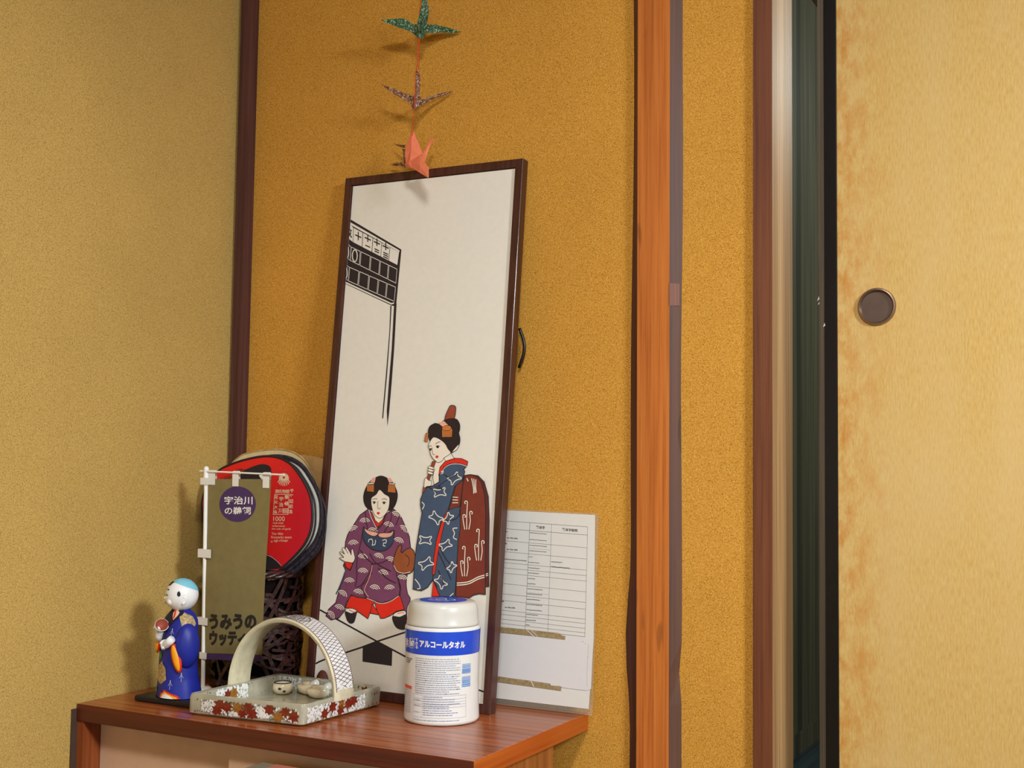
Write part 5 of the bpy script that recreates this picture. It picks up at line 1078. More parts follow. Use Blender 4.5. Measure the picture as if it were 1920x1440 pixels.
CRANE_FOLDS = {'green': [('wing',[[0.3654,-0.05,1.624],[0.3875,-0.044,1.6246],[0.4087,-0.04,1.6229],[0.4207,-0.036,1.6135],[0.4288,-0.034,1.6062],[0.4305,-0.03,1.5988],[0.4317,-0.03,1.588],[0.4284,-0.033,1.596],[0.4077,-0.041,1.6042],[0.3859,-0.046,1.6135]]),('wing',[[0.4875,0.018,1.6057],[0.4678,0.01,1.6134],[0.4521,0.002,1.6177],[0.4451,0.0,1.62],[0.4362,-0.012,1.6171],[0.436,-0.018,1.6089],[0.4364,-0.02,1.6002],[0.4445,-0.01,1.6008],[0.4569,0.003,1.6048],[0.4757,0.014,1.6036]]),('neck',[[0.4311,-0.036,1.6052],[0.4407,-0.042,1.6232],[0.4484,-0.046,1.6417],[0.4503,-0.048,1.6599],[0.4516,-0.046,1.6604],[0.4514,-0.042,1.6425],[0.4463,-0.038,1.6192],[0.4362,-0.032,1.6043],[0.434,-0.034,1.6005]]),('tail',[[0.4344,-0.03,1.6053],[0.4441,-0.03,1.6311],[0.4461,-0.03,1.6617],[0.4459,-0.026,1.649],[0.4479,-0.024,1.6378],[0.4449,-0.022,1.6248],[0.4405,-0.022,1.6122],[0.4379,-0.024,1.5996],[0.4357,-0.027,1.599]]),('body',[[0.4235,-0.034,1.6119],[0.4346,-0.04,1.609],[0.4405,-0.044,1.5963],[0.4466,-0.04,1.5931],[0.4466,-0.03,1.6113],[0.4423,-0.026,1.5983],[0.4429,-0.03,1.5889],[0.4405,-0.034,1.5837],[0.4368,-0.038,1.5865],[0.4313,-0.036,1.5968]])],'brown': [('wing',[[0.3646,-0.045,1.5123],[0.3711,-0.043,1.5089],[0.3885,-0.04,1.5021],[0.4068,-0.036,1.4928],[0.4172,-0.033,1.4896],[0.4236,-0.03,1.4834],[0.4225,-0.028,1.4762],[0.4156,-0.03,1.4766],[0.4078,-0.034,1.4809],[0.3887,-0.04,1.4928],[0.3728,-0.043,1.5051]]),('wing',[[0.4741,0.018,1.5019],[0.4674,0.014,1.5017],[0.4526,0.005,1.4963],[0.4416,-0.002,1.4922],[0.4275,-0.012,1.4843],[0.4254,-0.018,1.4723],[0.4265,-0.018,1.4704],[0.4307,-0.012,1.4794],[0.4456,-0.0,1.4878],[0.4618,0.01,1.4946]]),('neck',[[0.4352,-0.04,1.5273],[0.4383,-0.04,1.5277],[0.4397,-0.038,1.5211],[0.4385,-0.034,1.5049],[0.4348,-0.03,1.4846],[0.4308,-0.028,1.4699],[0.4285,-0.03,1.4688],[0.4292,-0.034,1.4842],[0.4312,-0.037,1.5051]]),('body',[[0.4236,-0.03,1.487],[0.4312,-0.034,1.4884],[0.4359,-0.03,1.4853],[0.4354,-0.026,1.4821],[0.4332,-0.03,1.4673],[0.4297,-0.034,1.4614],[0.4231,-0.03,1.462],[0.4151,-0.026,1.4759]])],'pink': [('wing',[[0.4223,-0.03,1.4271],[0.4257,-0.03,1.422],[0.429,-0.031,1.415],[0.4364,-0.033,1.4023],[0.4469,-0.036,1.382],[0.4438,-0.04,1.3786],[0.4297,-0.046,1.3681],[0.4264,-0.046,1.3649],[0.4189,-0.042,1.3617],[0.4121,-0.036,1.3886],[0.4139,-0.033,1.4019],[0.4165,-0.032,1.4097],[0.419,-0.031,1.419]]),('wing',[[0.4272,-0.046,1.3666],[0.4421,-0.05,1.3708],[0.4523,-0.052,1.3753],[0.4589,-0.054,1.3702],[0.4651,-0.057,1.3595],[0.4748,-0.06,1.3502],[0.4788,-0.066,1.3308],[0.4748,-0.064,1.3327],[0.455,-0.058,1.3446],[0.4366,-0.05,1.3552]]),('neck',[[0.4449,-0.034,1.3777],[0.4475,-0.03,1.3883],[0.451,-0.026,1.398],[0.4531,-0.023,1.4049],[0.4553,-0.02,1.4107],[0.4606,-0.02,1.4106],[0.4558,-0.022,1.4041],[0.4544,-0.026,1.3948],[0.453,-0.03,1.3841],[0.4517,-0.036,1.3688]]),('body',[[0.4164,-0.04,1.3631],[0.4243,-0.046,1.368],[0.4298,-0.048,1.367],[0.4324,-0.05,1.3606],[0.4367,-0.05,1.3545],[0.4266,-0.046,1.3572],[0.419,-0.042,1.3595]])],'patterned': [('wing',[[0.363,0.002,1.4185],[0.3713,-0.002,1.4148],[0.3817,-0.006,1.4123],[0.3926,-0.012,1.4079],[0.3975,-0.015,1.408],[0.398,-0.015,1.4022],[0.3888,-0.01,1.4055],[0.3747,-0.003,1.4113]]),('wing',[[0.3511,0.01,1.3824],[0.3639,0.005,1.3839],[0.3793,0.0,1.3819],[0.3837,-0.004,1.3813],[0.4029,-0.02,1.3664],[0.4012,-0.02,1.3655],[0.3859,-0.006,1.3752],[0.3689,0.003,1.3775]]),('body',[[0.3906,-0.012,1.4023],[0.4005,-0.02,1.3993],[0.4048,-0.024,1.3793],[0.4055,-0.024,1.3656],[0.4003,-0.02,1.3692],[0.3966,-0.016,1.382]])]}
THREAD = {'a': [[0.4401,-0.038,1.6776],[0.4401,-0.038,1.6511],[0.4387,-0.037,1.6411],[0.4365,-0.036,1.6171],[0.4348,-0.034,1.5863],[0.4345,-0.036,1.54],[0.435,-0.0405,1.5281],[0.4332,-0.0385,1.5061],[0.4269,-0.032,1.4614],[0.4271,-0.034,1.4387],[0.4255,-0.032,1.4251],[0.4241,-0.0325,1.4159]],'b': [[0.4363,-0.033,1.5837],[0.4365,-0.034,1.5403],[0.4378,-0.0385,1.5282],[0.4375,-0.0402,1.5243]]}

# ------------------------------------------------------------------ room
YW = .025
H = 2.35
bm = B(); box(bm, -.08, 0, -3.6, .105, 0, H); struct('wall_left', bm, MAT['wall_khaki'])
bm = B(); box(bm, 0, 1.0125, YW, .105, 0, H); struct('wall_back', bm, MAT['wall_ochre'])
bm = B(); box(bm, 1.0125, 2.75, YW, .105, 1.93, H); box(bm, 2.05, 2.75, YW, .105, 0, 1.93); struct('wall_back_right', bm, MAT['wall_ochre'])
bm = B(); box(bm, -.08, 2.83, -3.6, .105, -.05, 0); struct('floor', bm, MAT['floor'])
bm = B(); box(bm, -.08, 2.83, -3.68, 2.9, H, H + .05); struct('ceiling', bm, MAT['ceiling'])
# right wall with a window opening
bm = B()
wy0, wy1, wz0, wz1 = -1.95, -.5, .95, 1.96
box(bm, 2.75, 2.83, -3.6, wy0, 0, H); box(bm, 2.75, 2.83, wy1, .105, 0, H); box(bm, 2.75, 2.83, wy0, wy1, 0, wz0); box(bm, 2.75, 2.83, wy0, wy1, wz1, H)
struct('wall_right', bm, MAT['wall_khaki'])
bm = B(); box(bm, 2.77, 2.81, wy0, wy0 + .04, wz0, wz1); box(bm, 2.77, 2.81, wy1 - .04, wy1, wz0, wz1); box(bm, 2.77, 2.81, wy0 + .04, wy1 - .04, wz0, wz0 + .04); box(bm, 2.77, 2.81, wy0 + .04, wy1 - .04, wz1 - .04, wz1)
struct('window_1', bm, MAT['post'])
# front wall behind the camera; its framed opening is added for the fill light
bm = B()
box(bm, -.08, .6, -3.68, -3.6, 0, H); box(bm, 2.4, 2.83, -3.68, -3.6, 0, H); box(bm, .6, 2.4, -3.68, -3.6, 0, .4); box(bm, .6, 2.4, -3.68, -3.6, 1.85, H)
struct('wall_front', bm, MAT['wall_khaki'])
bm = B(); box(bm, .6, .64, -3.66, -3.62, .4, 1.85); box(bm, 2.36, 2.4, -3.66, -3.62, .4, 1.85); box(bm, .64, 2.36, -3.66, -3.62, .4, .44); box(bm, .64, 2.36, -3.66, -3.62, 1.81, 1.85)
struct('fill_opening', bm, MAT['post'])
# corner post, leaning a little
bm = B(); hexa(bm, [(.0035, .0, 0), (.0245, .0, 0), (.0245, YW, 0), (.0035, YW, 0), (.010, .0, H), (.033, .0, H), (.033, YW, H), (.010, YW, H)]); struct('trim_1', bm, MAT['post'])
# pillar with waney bevelled edges
bm = B()
N = 48; rows = []
for i in range(N + 1):
    z = H * i / N; t = z / H
    xl, xr = .8303 - .0095 * t, .8830 - .0062 * t
    wl = .0165 + .002 * sin(z * 3.1) + .0014 * sin(z * 7.7); wr = .0165 + .0012 * sin(z * 4.1 + 1) + .001 * sin(z * 11)
    if .44 < z < .72: wl += .009 * sin((z - .44) / .28 * pi) ** 2
    if .5 < z < .58: wr -= .004 * sin((z - .5) / .08 * pi)
    rows.append([bm.verts.new(p) for p in ((xl - wl, YW + .001, z), (xl, .0096, z), (xr, .0096, z), (xr + wr, YW + .001, z))])
for a, b in zip(rows, rows[1:]):
    for k in range(3): bm.faces.new((a[k], a[k + 1], b[k + 1], b[k])).material_index = (1, 0, 2)[k]
    bm.faces.new((a[3], a[0], b[0], b[3]))
bm.faces.new(rows[0][::-1]); bm.faces.new(rows[-1])
pillar = struct('trim_2', bm, [MAT['pillar'], MAT['post'], MAT['wane']])
# repaired inset on the pillar's right edge
bm = B()
for z0, z1, k in ((.99, 1.152, 0),):
    p = [Vector((.8812, .0090, z)) for z in (1.125, 1.152)]
    hexa(bm, [(.8797, .0088, 1.105), (.8925, .0205, 1.105), (.8905, .0225, 1.105), (.8777, .0108, 1.105), (.8797, .0088, 1.140), (.8925, .0205, 1.140), (.8905, .0225, 1.140), (.8777, .0108, 1.140)])
obj('patch', bm, MAT['jamb'], pillar)
# door jamb
bm = B(); box(bm, 1.0122, 1.0420, .015, .128, 0, 1.93)
for f in bm.faces: f.material_index = 1 if f.calc_center_median().x > 1.0415 else 0
struct('trim_3', bm, [MAT['jamb'], MAT['jamb_side']])
bm = B(); box(bm, 1.042, 2.05, .012, .105, 1.87, 1.93); struct('trim_4', bm, MAT['jamb'])
bm = B(); box(bm, 1.042, 2.05, .02, .105, 0, .012); struct('trim_5', bm, MAT['jamb'])


# sliding doors
def sliding(name, x0, x1, y0, y1, z0, z1, stile, mats):
    bm = B()
    box(bm, x0 + stile, x1 - stile, y0 + .002, y1 - .002, z0 + .03, z1 - .03)
    d = struct(name, bm, mats[0], loc=(x0 + stile, y0, z0))
    bm = B()
    box(bm, x0, x0 + stile, y0, y1, z0, z1, .0015); box(bm, x1 - stile, x1, y0, y1, z0, z1, .0015)
    box(bm, x0 + stile, x1 - stile, y0, y1, z0, z0 + .03); box(bm, x0 + stile, x1 - stile, y0, y1, z1 - .03, z1)
    obj('door_frame', bm, mats[1], d)
    return d


d1 = sliding('door_1', 1.1148, 2.03, .035, .054, .014, 1.868, .0195, (MAT['fusuma'], MAT['lacquer']))
d1.data.name = 'door_1'
bm = B(); cx, cz = 1.1915, 1.0912
prof = [(.0, .0), (.0222, .0), (.0236, -.0042), (.0246, -.0052), (.0262, -.0046), (.0275, -.002), (.0275, .0006), (.0, .0006)]
rings = []
for r, y in prof:
    rings.append([bm.verts.new((cx + r * cos(2 * pi * k / 48), .0367 + y, cz + r * sin(2 * pi * k / 48))) for k in range(48)] if r else [bm.verts.new((cx, .0367 + y, cz))])
for i, (a, b) in enumerate(zip(rings, rings[1:])):
    for k in range(48):
        k2 = (k + 1) % 48
        q = (a[0], b[k], b[k2]) if len(a) == 1 else ((a[k], b[0], a[k2]) if len(b) == 1 else (a[k], b[k], b[k2], a[k2]))
        bm.faces.new(q).material_index = 0 if i == 0 else 1
obj('door_pull', bm, [MAT['bronze'], MAT['bronze_rim']], d1, smooth=40)
d2 = sliding('door_2', 1.0990, 2.0, .062, .080, .014, 1.868, .03, (MAT['panel'], MAT['grey_wood']))
# loose flakes of paper on the doors' edges
bm = B()
for x, y, z, s in ((1.1148, .0345, 1.064, .005), (1.0995, .0615, 1.107, .006), (1.1002, .0615, 1.101, .004)):
    prism(bm, [(x - s * .3, y, z), (x + s * .4, y - .001, z + s * .4), (x + s * .2, y - .001, z + s * 1.2), (x - s * .1, y, z + s * .5)], (0, -1, 0), .0004)
obj('paper_flakes', bm, MAT['sheet'], d2)
# corridor beyond the doors
bm = B(); box(bm, .52, .584, .106, 2.9, 0, H); struct('wall_corridor', bm, MAT['panel'])
bm = B(); box(bm, .584, .5865, .106, 2.82, .0, .063); struct('baseboard_corridor', bm, MAT['panel'])
bm = B(); box(bm, .52, 2.83, .106, 2.9, -.05, .0); struct('floor_corridor', bm, MAT['boards'])
bm = B(); box(bm, .584, 2.83, 2.82, 2.9, 0, H); struct('wall_corridor_end', bm, MAT['panel'])
bm = B(); box(bm, 2.75, 2.83, .106, 2.82, 0, H); struct('wall_corridor_right', bm, MAT['panel'])

# ------------------------------------------------------------------ cabinet
T = .46
cab = thing('low_cabinet', (.37, -.16, 0), 'low brown wooden cabinet with two sliding doors in the room corner', 'cabinet')
bm = B(); box(bm, .002, .7405, -.3425, YW - .001, .4325, T, .0012)
bm.normal_update()
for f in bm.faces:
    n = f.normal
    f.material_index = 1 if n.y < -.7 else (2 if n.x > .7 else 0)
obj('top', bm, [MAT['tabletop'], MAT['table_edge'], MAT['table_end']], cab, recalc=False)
bm = B(); box(bm, .002, .0165, -.340, -.02, 0, .4325); box(bm, .0165, .03, -.300, -.285, 0, .4325)
obj('side_panel', bm, MAT['cabinet_leg'], cab)
bm = B(); box(bm, .700, .720, -.335, -.06, 0, .4325)
obj('side_panel', bm, MAT['cabinet_side'], cab)
bm = B(); box(bm, .03, .700, -.07, -.06, .02, .4325); obj('back_panel', bm, MAT['cabinet_side'], cab)
bm = B(); box(bm, .0165, .700, -.335, -.07, .04, .058); obj('bottom_panel', bm, MAT['cabinet_side'], cab)
bm = B(); box(bm, .0170, .3230, -.304, -.294, .06, .432); obj('sliding_door', bm, MAT['door_paper'], cab)
bm = B(); box(bm, .2990, .6990, -.317, -.307, .06, .432); obj('sliding_door', bm, MAT['door_paper'], cab)
bm = B(); box(bm, -.0002, .0018, -.352, -.02, 0, .452); obj('scribe_strip', bm, MAT['filler'], cab)

# box standing on the floor in front of the doors
bx = thing('storage_box', (.52, -.46, 0), 'low storage box with a grey rim and pink lid in front of the cabinet doors', 'box')
bm = B(); box(bm, .3985, .62, -.56, -.36, 0, .412, .003); obj('body', bm, MAT['shelf_plastic'], bx)
bm = B(); box(bm, .3985, .62, -.56, -.36, .4125, .4205, .002); obj('rim', bm, MAT['shelf_plastic'], bx)
bm = B(); box(bm, .428, .47, -.556, -.364, .4207, .4215); obj('lid_panel', bm, MAT['pink_card'], bx)

# ------------------------------------------------------------------ framed print
FO, FX, FU = (Vector(v) for v in FRAME[:3]); FW, FH = FRAME[3:]
FN = FX.cross(FU).normalized()
fp = lambda u, v, d: FO + FX * u + FU * v - FN * d
pic = thing('framed_print', fp(-FW / 2, 0, .009), 'tall framed cotton print of two kimono women leaning against the wall', 'picture')
bm = B(); D = .018; bw = .0138
outer = [(-FW, 0), (0, 0), (0, FH), (-FW, FH)]; inner = [(-FW + bw, bw), (-bw, bw), (-bw, FH - bw), (-FW + bw, FH - bw)]; inn2 = [(-FW + bw + .0015, bw + .0015), (-bw - .0015, bw + .0015), (-bw - .0015, FH - bw - .0015), (-FW + bw + .0015, FH - bw - .0015)]
L = [[bm.verts.new(fp(u, v, d)) for u, v in poly] for poly, d in ((outer, D), (outer, .0006), ([(u + (.0006 if u < -.1 else -.0006), v + (.0006 if v < .1 else -.0006)) for u, v in outer], 0), (inner, 0), (inner, .0035), (inn2, .0037), (inn2, .006), (inn2, D))]
for a, b in zip(L, L[1:]):
    for k in range(4): bm.faces.new((a[k], a[(k + 1) % 4], b[(k + 1) % 4], b[k]))
for k in range(4): bm.faces.new((L[-1][k], L[-1][(k + 1) % 4], L[0][(k + 1) % 4], L[0][k]))
obj('frame', bm, MAT['frame'], pic)
bm = B(); prism(bm, [fp(u, v, .012) for u, v in ((-FW + bw, bw), (-bw, bw), (-bw, FH - bw), (-FW + bw, FH - bw))], FN, .005); obj('backing_board', bm, MAT['filler'], pic)
PN = matset(PRINT); NAMES = ['cloth'] + [n for n in PN if n != 'cloth']
bm = B(); put = plane_put(PRINT_PLANE)
e = .0155
bm.faces.new([bm.verts.new(fp(u, v, .0042)) for u, v in ((-FW + e, e), (-e, e), (-e, FH - e), (-FW + e, FH - e))])


def clip_items(items, x0, x1, y0, y1):
    out = []
    cl = lambda p: [min(max(p[0], x0), x1), min(max(p[1], y0), y1)]
    for it in items:
        it = list(it)
        if it[0] == 'f': it[2] = [cl(p) for p in it[2]]
        elif it[0] == 'l': it[3] = [cl(p) for p in it[3]]
        out.append(it)
    return out


paint(bm, clip_items(PRINT, -FW * 1000 + 15.8, -15.8, 15.8, FH * 1000 - 15.8), {n: i for i, n in enumerate(NAMES)}, put, .000008, -.00015)
obj('print', bm, [MAT[n] for n in NAMES], pic, recalc=False)
bm = B(); tube(bm, smooth_open([(.6175, .012, 1.090), (.620, .0125, 1.080), (.6265, .013, 1.062), (.6262, .013, 1.050), (.6225, .0125, 1.034), (.617, .012, 1.012)]), [.001, .002, .0036, .004, .0034, .002] + [.002] * 0 or .003, 8) if False else tube(bm, smooth_open([(.612, .0165, 1.080), (.618, .0165, 1.066), (.6215, .0165, 1.052), (.620, .0165, 1.036), (.612, .0165, 1.014)]), .0028, 8)
obj('hanging_cord', bm, MAT['cord'], pic, smooth=180)

# ------------------------------------------------------------------ laminated sheet
put = plane_put(SHEET_PLANE)
sh = thing('laminated_sheet', put(-110, 0, 0), 'laminated white price table with Chinese headings leaning behind the framed print', 'sign')
lam = [(-232, 0.2), (3, 0.2), (12.6, 318.6), (-222, 323)]
bm = B(); Ns = Vector(SHEET_PLANE[1]).cross(Vector(SHEET_PLANE[2])).normalized()
prism(bm, smooth_closed([(u, v) for u, v in lam], 1) and [put(u, v, .0) for u, v in ((-230, .2), (1.5, .2), (3, 1.8), (13, 313), (10, 317), (-222, 321))], Ns, .0006); obj('film', bm, MAT['film'], sh)
NAMES = ['sheet'] + [n for n in matset(SHEET) if n != 'sheet']
bm = B()
bm.faces.new([bm.verts.new(put(u, v, .0003)) for u, v in ((-226, 10), (-3.2, 9.8), (5.1, 120), (6.8, 314.4), (-218, 318))])
paint(bm, SHEET, {n: i for i, n in enumerate(NAMES)}, put, .000004, .0004)
obj('printed_paper', bm, [MAT[n] for n in NAMES], sh, recalc=False)

# ------------------------------------------------------------------ canister
CX, CY, CR = .5639, -.1356, .058
can = thing('wipes_canister', (CX, CY, T), 'white plastic canister of alcohol wipes with a blue band', 'canister')
crad = lambda z: .0566 + .0019 * (abs(z - .068) / .068) ** 1.6 if z < .142 else .0585
zs = [.0055, .012, .02, .035, .05, .068, .085, .1, CAN_BAND[1][1] / 1000, CAN_BAND[0][1] / 1000, .1425]
prof = [(0, .0004), (.052, .0), (.0562, .0012), (.0582, .004)] + [(crad(z), z) for z in zs] + [(.0575, .1445), (.0565, .1455), (0, .1455)]
mi = [0] * (len(prof) - 1)
for i, (a, b) in enumerate(zip(prof, prof[1:])):
    if abs(a[1] - CAN_BAND[1][1] / 1000) < 1e-6 and abs(b[1] - CAN_BAND[0][1] / 1000) < 1e-6: mi[i] = 1
NAMES = ['can', 'can_blue', 'white', 'can_text', 'can_bar', 'can_red', 'black']
bm = B(); lathe(bm, prof, CX, CY, T, 72, mi); bmesh.ops.recalc_face_normals(bm, faces=bm.faces)
put = lambda u, v, h: Vector((CX + (crad(v / 1000) + h) * cos(u / 1000 / CR), CY + (crad(v / 1000) + h) * sin(u / 1000 / CR), T + v / 1000))
rng = random.Random(3)
items = [list(i) for i in CAN]


def dash_row(x0, x1, z, m, w, lo=1.2, hi=5, gap=.7):
    x = x0
    while x < x1 - 1:
        l = min(rng.uniform(lo, hi), x1 - x)
        n = max(2, int(l / 2)); items.append(['l', m, w, [(x + l * k / n, z) for k in range(n + 1)], 0, 0]); x += l + gap * rng.uniform(.5, 1.8)


for k, z in enumerate(CAN_ROWS):
    dash_row(CAN_TX[0], CAN_TX[1] - (0 if k % 3 else rng.uniform(0, 25)), z, 'can_text', .95)
    if k % 2 == 0:
        x = rng.uniform(CAN_TX[0], CAN_TX[1]); items.append(['f', 'black', [(x, z - .7), (x + 1.2, z - .7), (x + 1.2, z + .7), (x, z + .7)], 0])
x0, x1, x2 = CAN_TAB
for z in CAN_TABZ[:-1]:
    items.append(['l', 'can_text', .3, [(x0 + (x1 - x0) * k / 12, z) for k in range(13)], 0, 0])
for x in (x0, x1, x2): items.append(['l', 'can_text', .3, [(x, CAN_TABZ[0]), (x, CAN_TABZ[5])], 0, 0])
for k in range(9): dash_row(x2 + 2, x1 - rng.uniform(8, 40), CAN_TABZ[0] - 2.2 - k * 3.3, 'can_text', .9)
for z in (38, 30, 20): dash_row(x0 + 2, x2 - 3, z, 'can_text', .9)
dash_row(x0, x1 - 12, CAN_TABZ[6], 'can_text', .8)
z = CAN_BAR[3]
while z < CAN_BAR[2] - .5:
    w = rng.choice((.6, .6, 1.1, 1.7))
    if abs(z - (CAN_BAR[2] + CAN_BAR[3]) / 2) > 1.3: items.append(['l', 'can_bar', w, [(CAN_BAR[0] + (CAN_BAR[1] - CAN_BAR[0]) * k / 5, z + w / 2) for k in range(6)], 0, 0])
    z += w + rng.choice((.6, .8, 1.2))
l0, l1 = CAN_LEFT[:2]
for k in range(3): dash_row(l0, l1 - k * 3, CAN_LEFT[2] - 3 * k, 'black', 1.3)
items.append(['l', 'can_red', CAN_LEFT[4] - CAN_LEFT[5], [(l0 - 6 + (l1 - l0 + 6) * k / 6, (CAN_LEFT[4] + CAN_LEFT[5]) / 2) for k in range(7)], 0, 0])
for k in range(10): dash_row(l0 - 3, l1, 48 - 3.4 * k, 'can_text', .8)
paint(bm, items, {n: i for i, n in enumerate(NAMES)}, put, .000002, .0002)
obj('body', bm, [MAT[n] for n in NAMES], can, smooth=35, recalc=False)
bm = B(); lathe(bm, [(0, .1462), (.0555, .1462), (.0563, .1475), (.0562, .150), (.0553, .152), (.0548, .166), (.0538, .174), (.0515, .1795), (.048, .1815), (.039, .1822), (0, .1822)], CX, CY, T, 72)
obj('lid', bm, MAT['lid'], can, smooth=50)
bm = B(); lathe(bm, [(.0, .1823), (.037, .1823), (.037, .1828), (.0, .1828)], CX, CY, T, 48)
put = lambda u, v, h: Vector((CX + u / 1000, CY + v / 1000, T + .1829 + h))
paint(bm, [['l', 1, 2.2, [(-16, 4), (-6, 12), (4, 2), (-2, -8), (-12, -4)], 0, 1], ['l', 1, 2.0, [(4, 12), (16, 8), (20, -2), (10, -10)], 0, 1], ['l', 1, 1.6, [(-20, -14), (0, -18), (18, -14)], 0, 1]], {1: 1}, put, .00002, .0001)
obj('lid_sticker', bm, [MAT['can_blue'], MAT['white']], can, recalc=False)

# ------------------------------------------------------------------ ceramic basket-shaped dish
dish = thing('ceramic_handled_dish', (.327, -.212, T), 'square glazed ceramic dish with arched handle and painted maple leaves', 'dish')
Lb, Fb, Rb, Bb = Vector((.2125, -.3155, T)), Vector((.4215, -.2975, T)), Vector((.4300, -.1030, T)), Vector((.2165, -.1035, T))
Lt, Ft, Rt, Bt = Vector((.2195, -.3225, .4945)), Vector((.4255, -.2990, .4945)), Vector((.4375, -.1120, .4945)), Vector((.2230, -.1080, .4945))
ctr = (Lt + Ft + Rt + Bt) / 4
inset = lambda p, d, z: Vector((p.x + (ctr.x - p.x) / abs(ctr.x - p.x) * d, p.y + (ctr.y - p.y) / abs(ctr.y - p.y) * d, z))
bm = B()
ring = lambda q: [bm.verts.new(p) for p in q]


def rounded(q, r, n=4):
    out = []
    for i in range(4):
        a, b, c = q[i - 1], q[i], q[(i + 1) % 4]
        p0 = b + (a - b).normalized() * r; p1 = b + (c - b).normalized() * r
        for k in range(n + 1):
            t = k / n; out.append(p0 * (1 - t) ** 2 + b * 2 * t * (1 - t) + p1 * t * t)
    return out


ob = [Lb, Fb, Rb, Bb]; ot = [Lt, Ft, Rt, Bt]
ii = [inset(p, .0085, .4935) for p in ot]; ib = [inset(p, .011, .469) for p in ot]
foot = [inset(p, .006, T) for p in ob]
lay = [ring(rounded(foot, .008)), ring(rounded([p + Vector((0, 0, .004)) for p in ob], .008)), ring(rounded([p * .15 + q * .85 for p, q in zip(ob, ot)], .008)), ring(rounded([inset(p, .0015, p.z) for p in ot], .008)), ring(rounded(ii, .006)), ring(rounded(ib, .006))]
for a, b in zip(lay, lay[1:]):
    for k in range(len(a)): bm.faces.new((a[k], a[(k + 1) % len(a)], b[(k + 1) % len(a)], b[k]))
bm.faces.new(lay[0][::-1]); bm.faces.new(lay[-1])
bmesh.ops.recalc_face_normals(bm, faces=bm.faces)
NAMES = ['glaze', 'maple', 'ochre', 'dab', 'green', 'handle_in']; MI = {n: i for i, n in enumerate(NAMES)}
rng = random.Random(11)


def face_put(p00, p10, p01, p11, out):
    n = Vector(out).normalized(); w = (p10 - p00).length * 1000; hgt = (p01 - p00).length * 1000
    def put(u, v, h):
        a = u / w; b = v / hgt
        return (p00 * (1 - a) + p10 * a) * (1 - b) + (p01 * (1 - a) + p11 * a) * b + n * h
    return put, w, hgt


def leaf(x, y, s, rot, m):
    pts = []
    for k in range(14):
        a = rot + 2 * pi * k / 14; r = s * 1.45 * ((1, .55)[k % 2]) * (1 if k not in (6, 8) else .8)
        pts.append((x + r * cos(a), y + r * sin(a)))
    return ['f', m, pts, 0]


def dab(x, y, s, m='dab', el=1.6):
    a = rng.uniform(.9, 2.2); q = []
    for k in range(8):
        t = 2 * pi * k / 8; ex, ey = s * el * cos(t), s * sin(t)
        q.append((x + ex * cos(a) - ey * sin(a), y + ex * sin(a) + ey * cos(a)))
    return ['f', m, q, 0]


def decorate(put, w, h, leaves, dabs, n, accents, hmax=None):
    items = []
    h2 = h
    for _ in range(n):
        x0, x1, y0, y1 = rng.choice(dabs)
        x, y = rng.uniform(x0, x1) * w, rng.uniform(y0, y1) * h2
        items.append(dab(min(max(x, 2.5), w - 2.5), min(max(y, 2.5), h - 2.5), rng.uniform(.9, 1.7)))
    for x, y, s, m in leaves: items.append(leaf(x * w, y * h, s, rng.uniform(0, 6.3), m))
    for _ in range(accents):
        x, y = rng.uniform(.04, .96) * w, rng.choice((rng.uniform(.08, .2), rng.uniform(.8, .95))) * h
        x = min(max(x, 3), w - 3); y = min(max(y, 2.4), h - 2.4)
        items.append(dab(x, y, rng.uniform(.5, .9), rng.choice(('green', 'maple')), 2.2))
    # keep every painted spot on its face
    for it in items: it[2] = [(min(max(p[0], .3), w - .3), min(max(p[1], .3), h - .3)) for p in it[2]]
    paint(bm, items, MI, put, .0000015, .0003)


mid = lambda p, q, t: p * (1 - t) + q * t
up4 = Vector((0, 0, .004))
pf, w, h = face_put(Lb + up4 + (Fb - Lb) * .03, Fb + up4 - (Fb - Lb) * .02, mid(Lb, Lt, .85) + (Fb - Lb) * .03, mid(Fb, Ft, .85) - (Fb - Lb) * .02, (Ft - Lt).cross(Vector((0, 0, 1))))
decorate(pf, w, h, [(.27, .72, 9, 'maple'), (.25, .34, 8.5, 'maple'), (.34, .62, 8, 'maple'), (.43, .62, 8.5, 'ochre'), (.53, .7, 8.5, 'maple'), (.48, .3, 7.5, 'maple'), (.57, .34, 8.5, 'maple'), (.72, .72, 8.5, 'maple'), (.8, .3, 8.5, 'ochre'), (.86, .66, 7.5, 'maple'), (.94, .45, 8.5, 'maple')], [(.1, .97, .1, .45), (.1, .3, .2, .9), (.6, .72, .2, .8), (.36, .5, .1, .4), (.1, .97, .1, .9)], 520, 60)
pf, w, h = face_put(Fb + up4 + (Rb - Fb) * .02, Rb + up4 - (Rb - Fb) * .03, mid(Fb, Ft, .85) + (Rb - Fb) * .02, mid(Rb, Rt, .85) - (Rb - Fb) * .03, (Rt - Ft).cross(Vector((0, 0, 1))))
decorate(pf, w, h, [(.24, .35, 8, 'maple'), (.34, .66, 8.5, 'maple'), (.46, .68, 7, 'ochre'), (.45, .3, 8, 'maple'), (.55, .62, 8.5, 'maple'), (.62, .72, 8.5, 'maple')], [(.02, .78, .06, .95)], 620, 40)
pf, w, h = face_put(ib[0] + (ib[3] - ib[0]) * .03, ib[3] - (ib[3] - ib[0]) * .03, ii[0] + (ii[3] - ii[0]) * .03, ii[3] - (ii[3] - ii[0]) * .03, (1, 0, .08))
decorate(pf, w, h, [(.34, .45, 8, 'maple'), (.42, .5, 8.5, 'ochre')], [(.2, .6, .1, .95)], 260, 16)
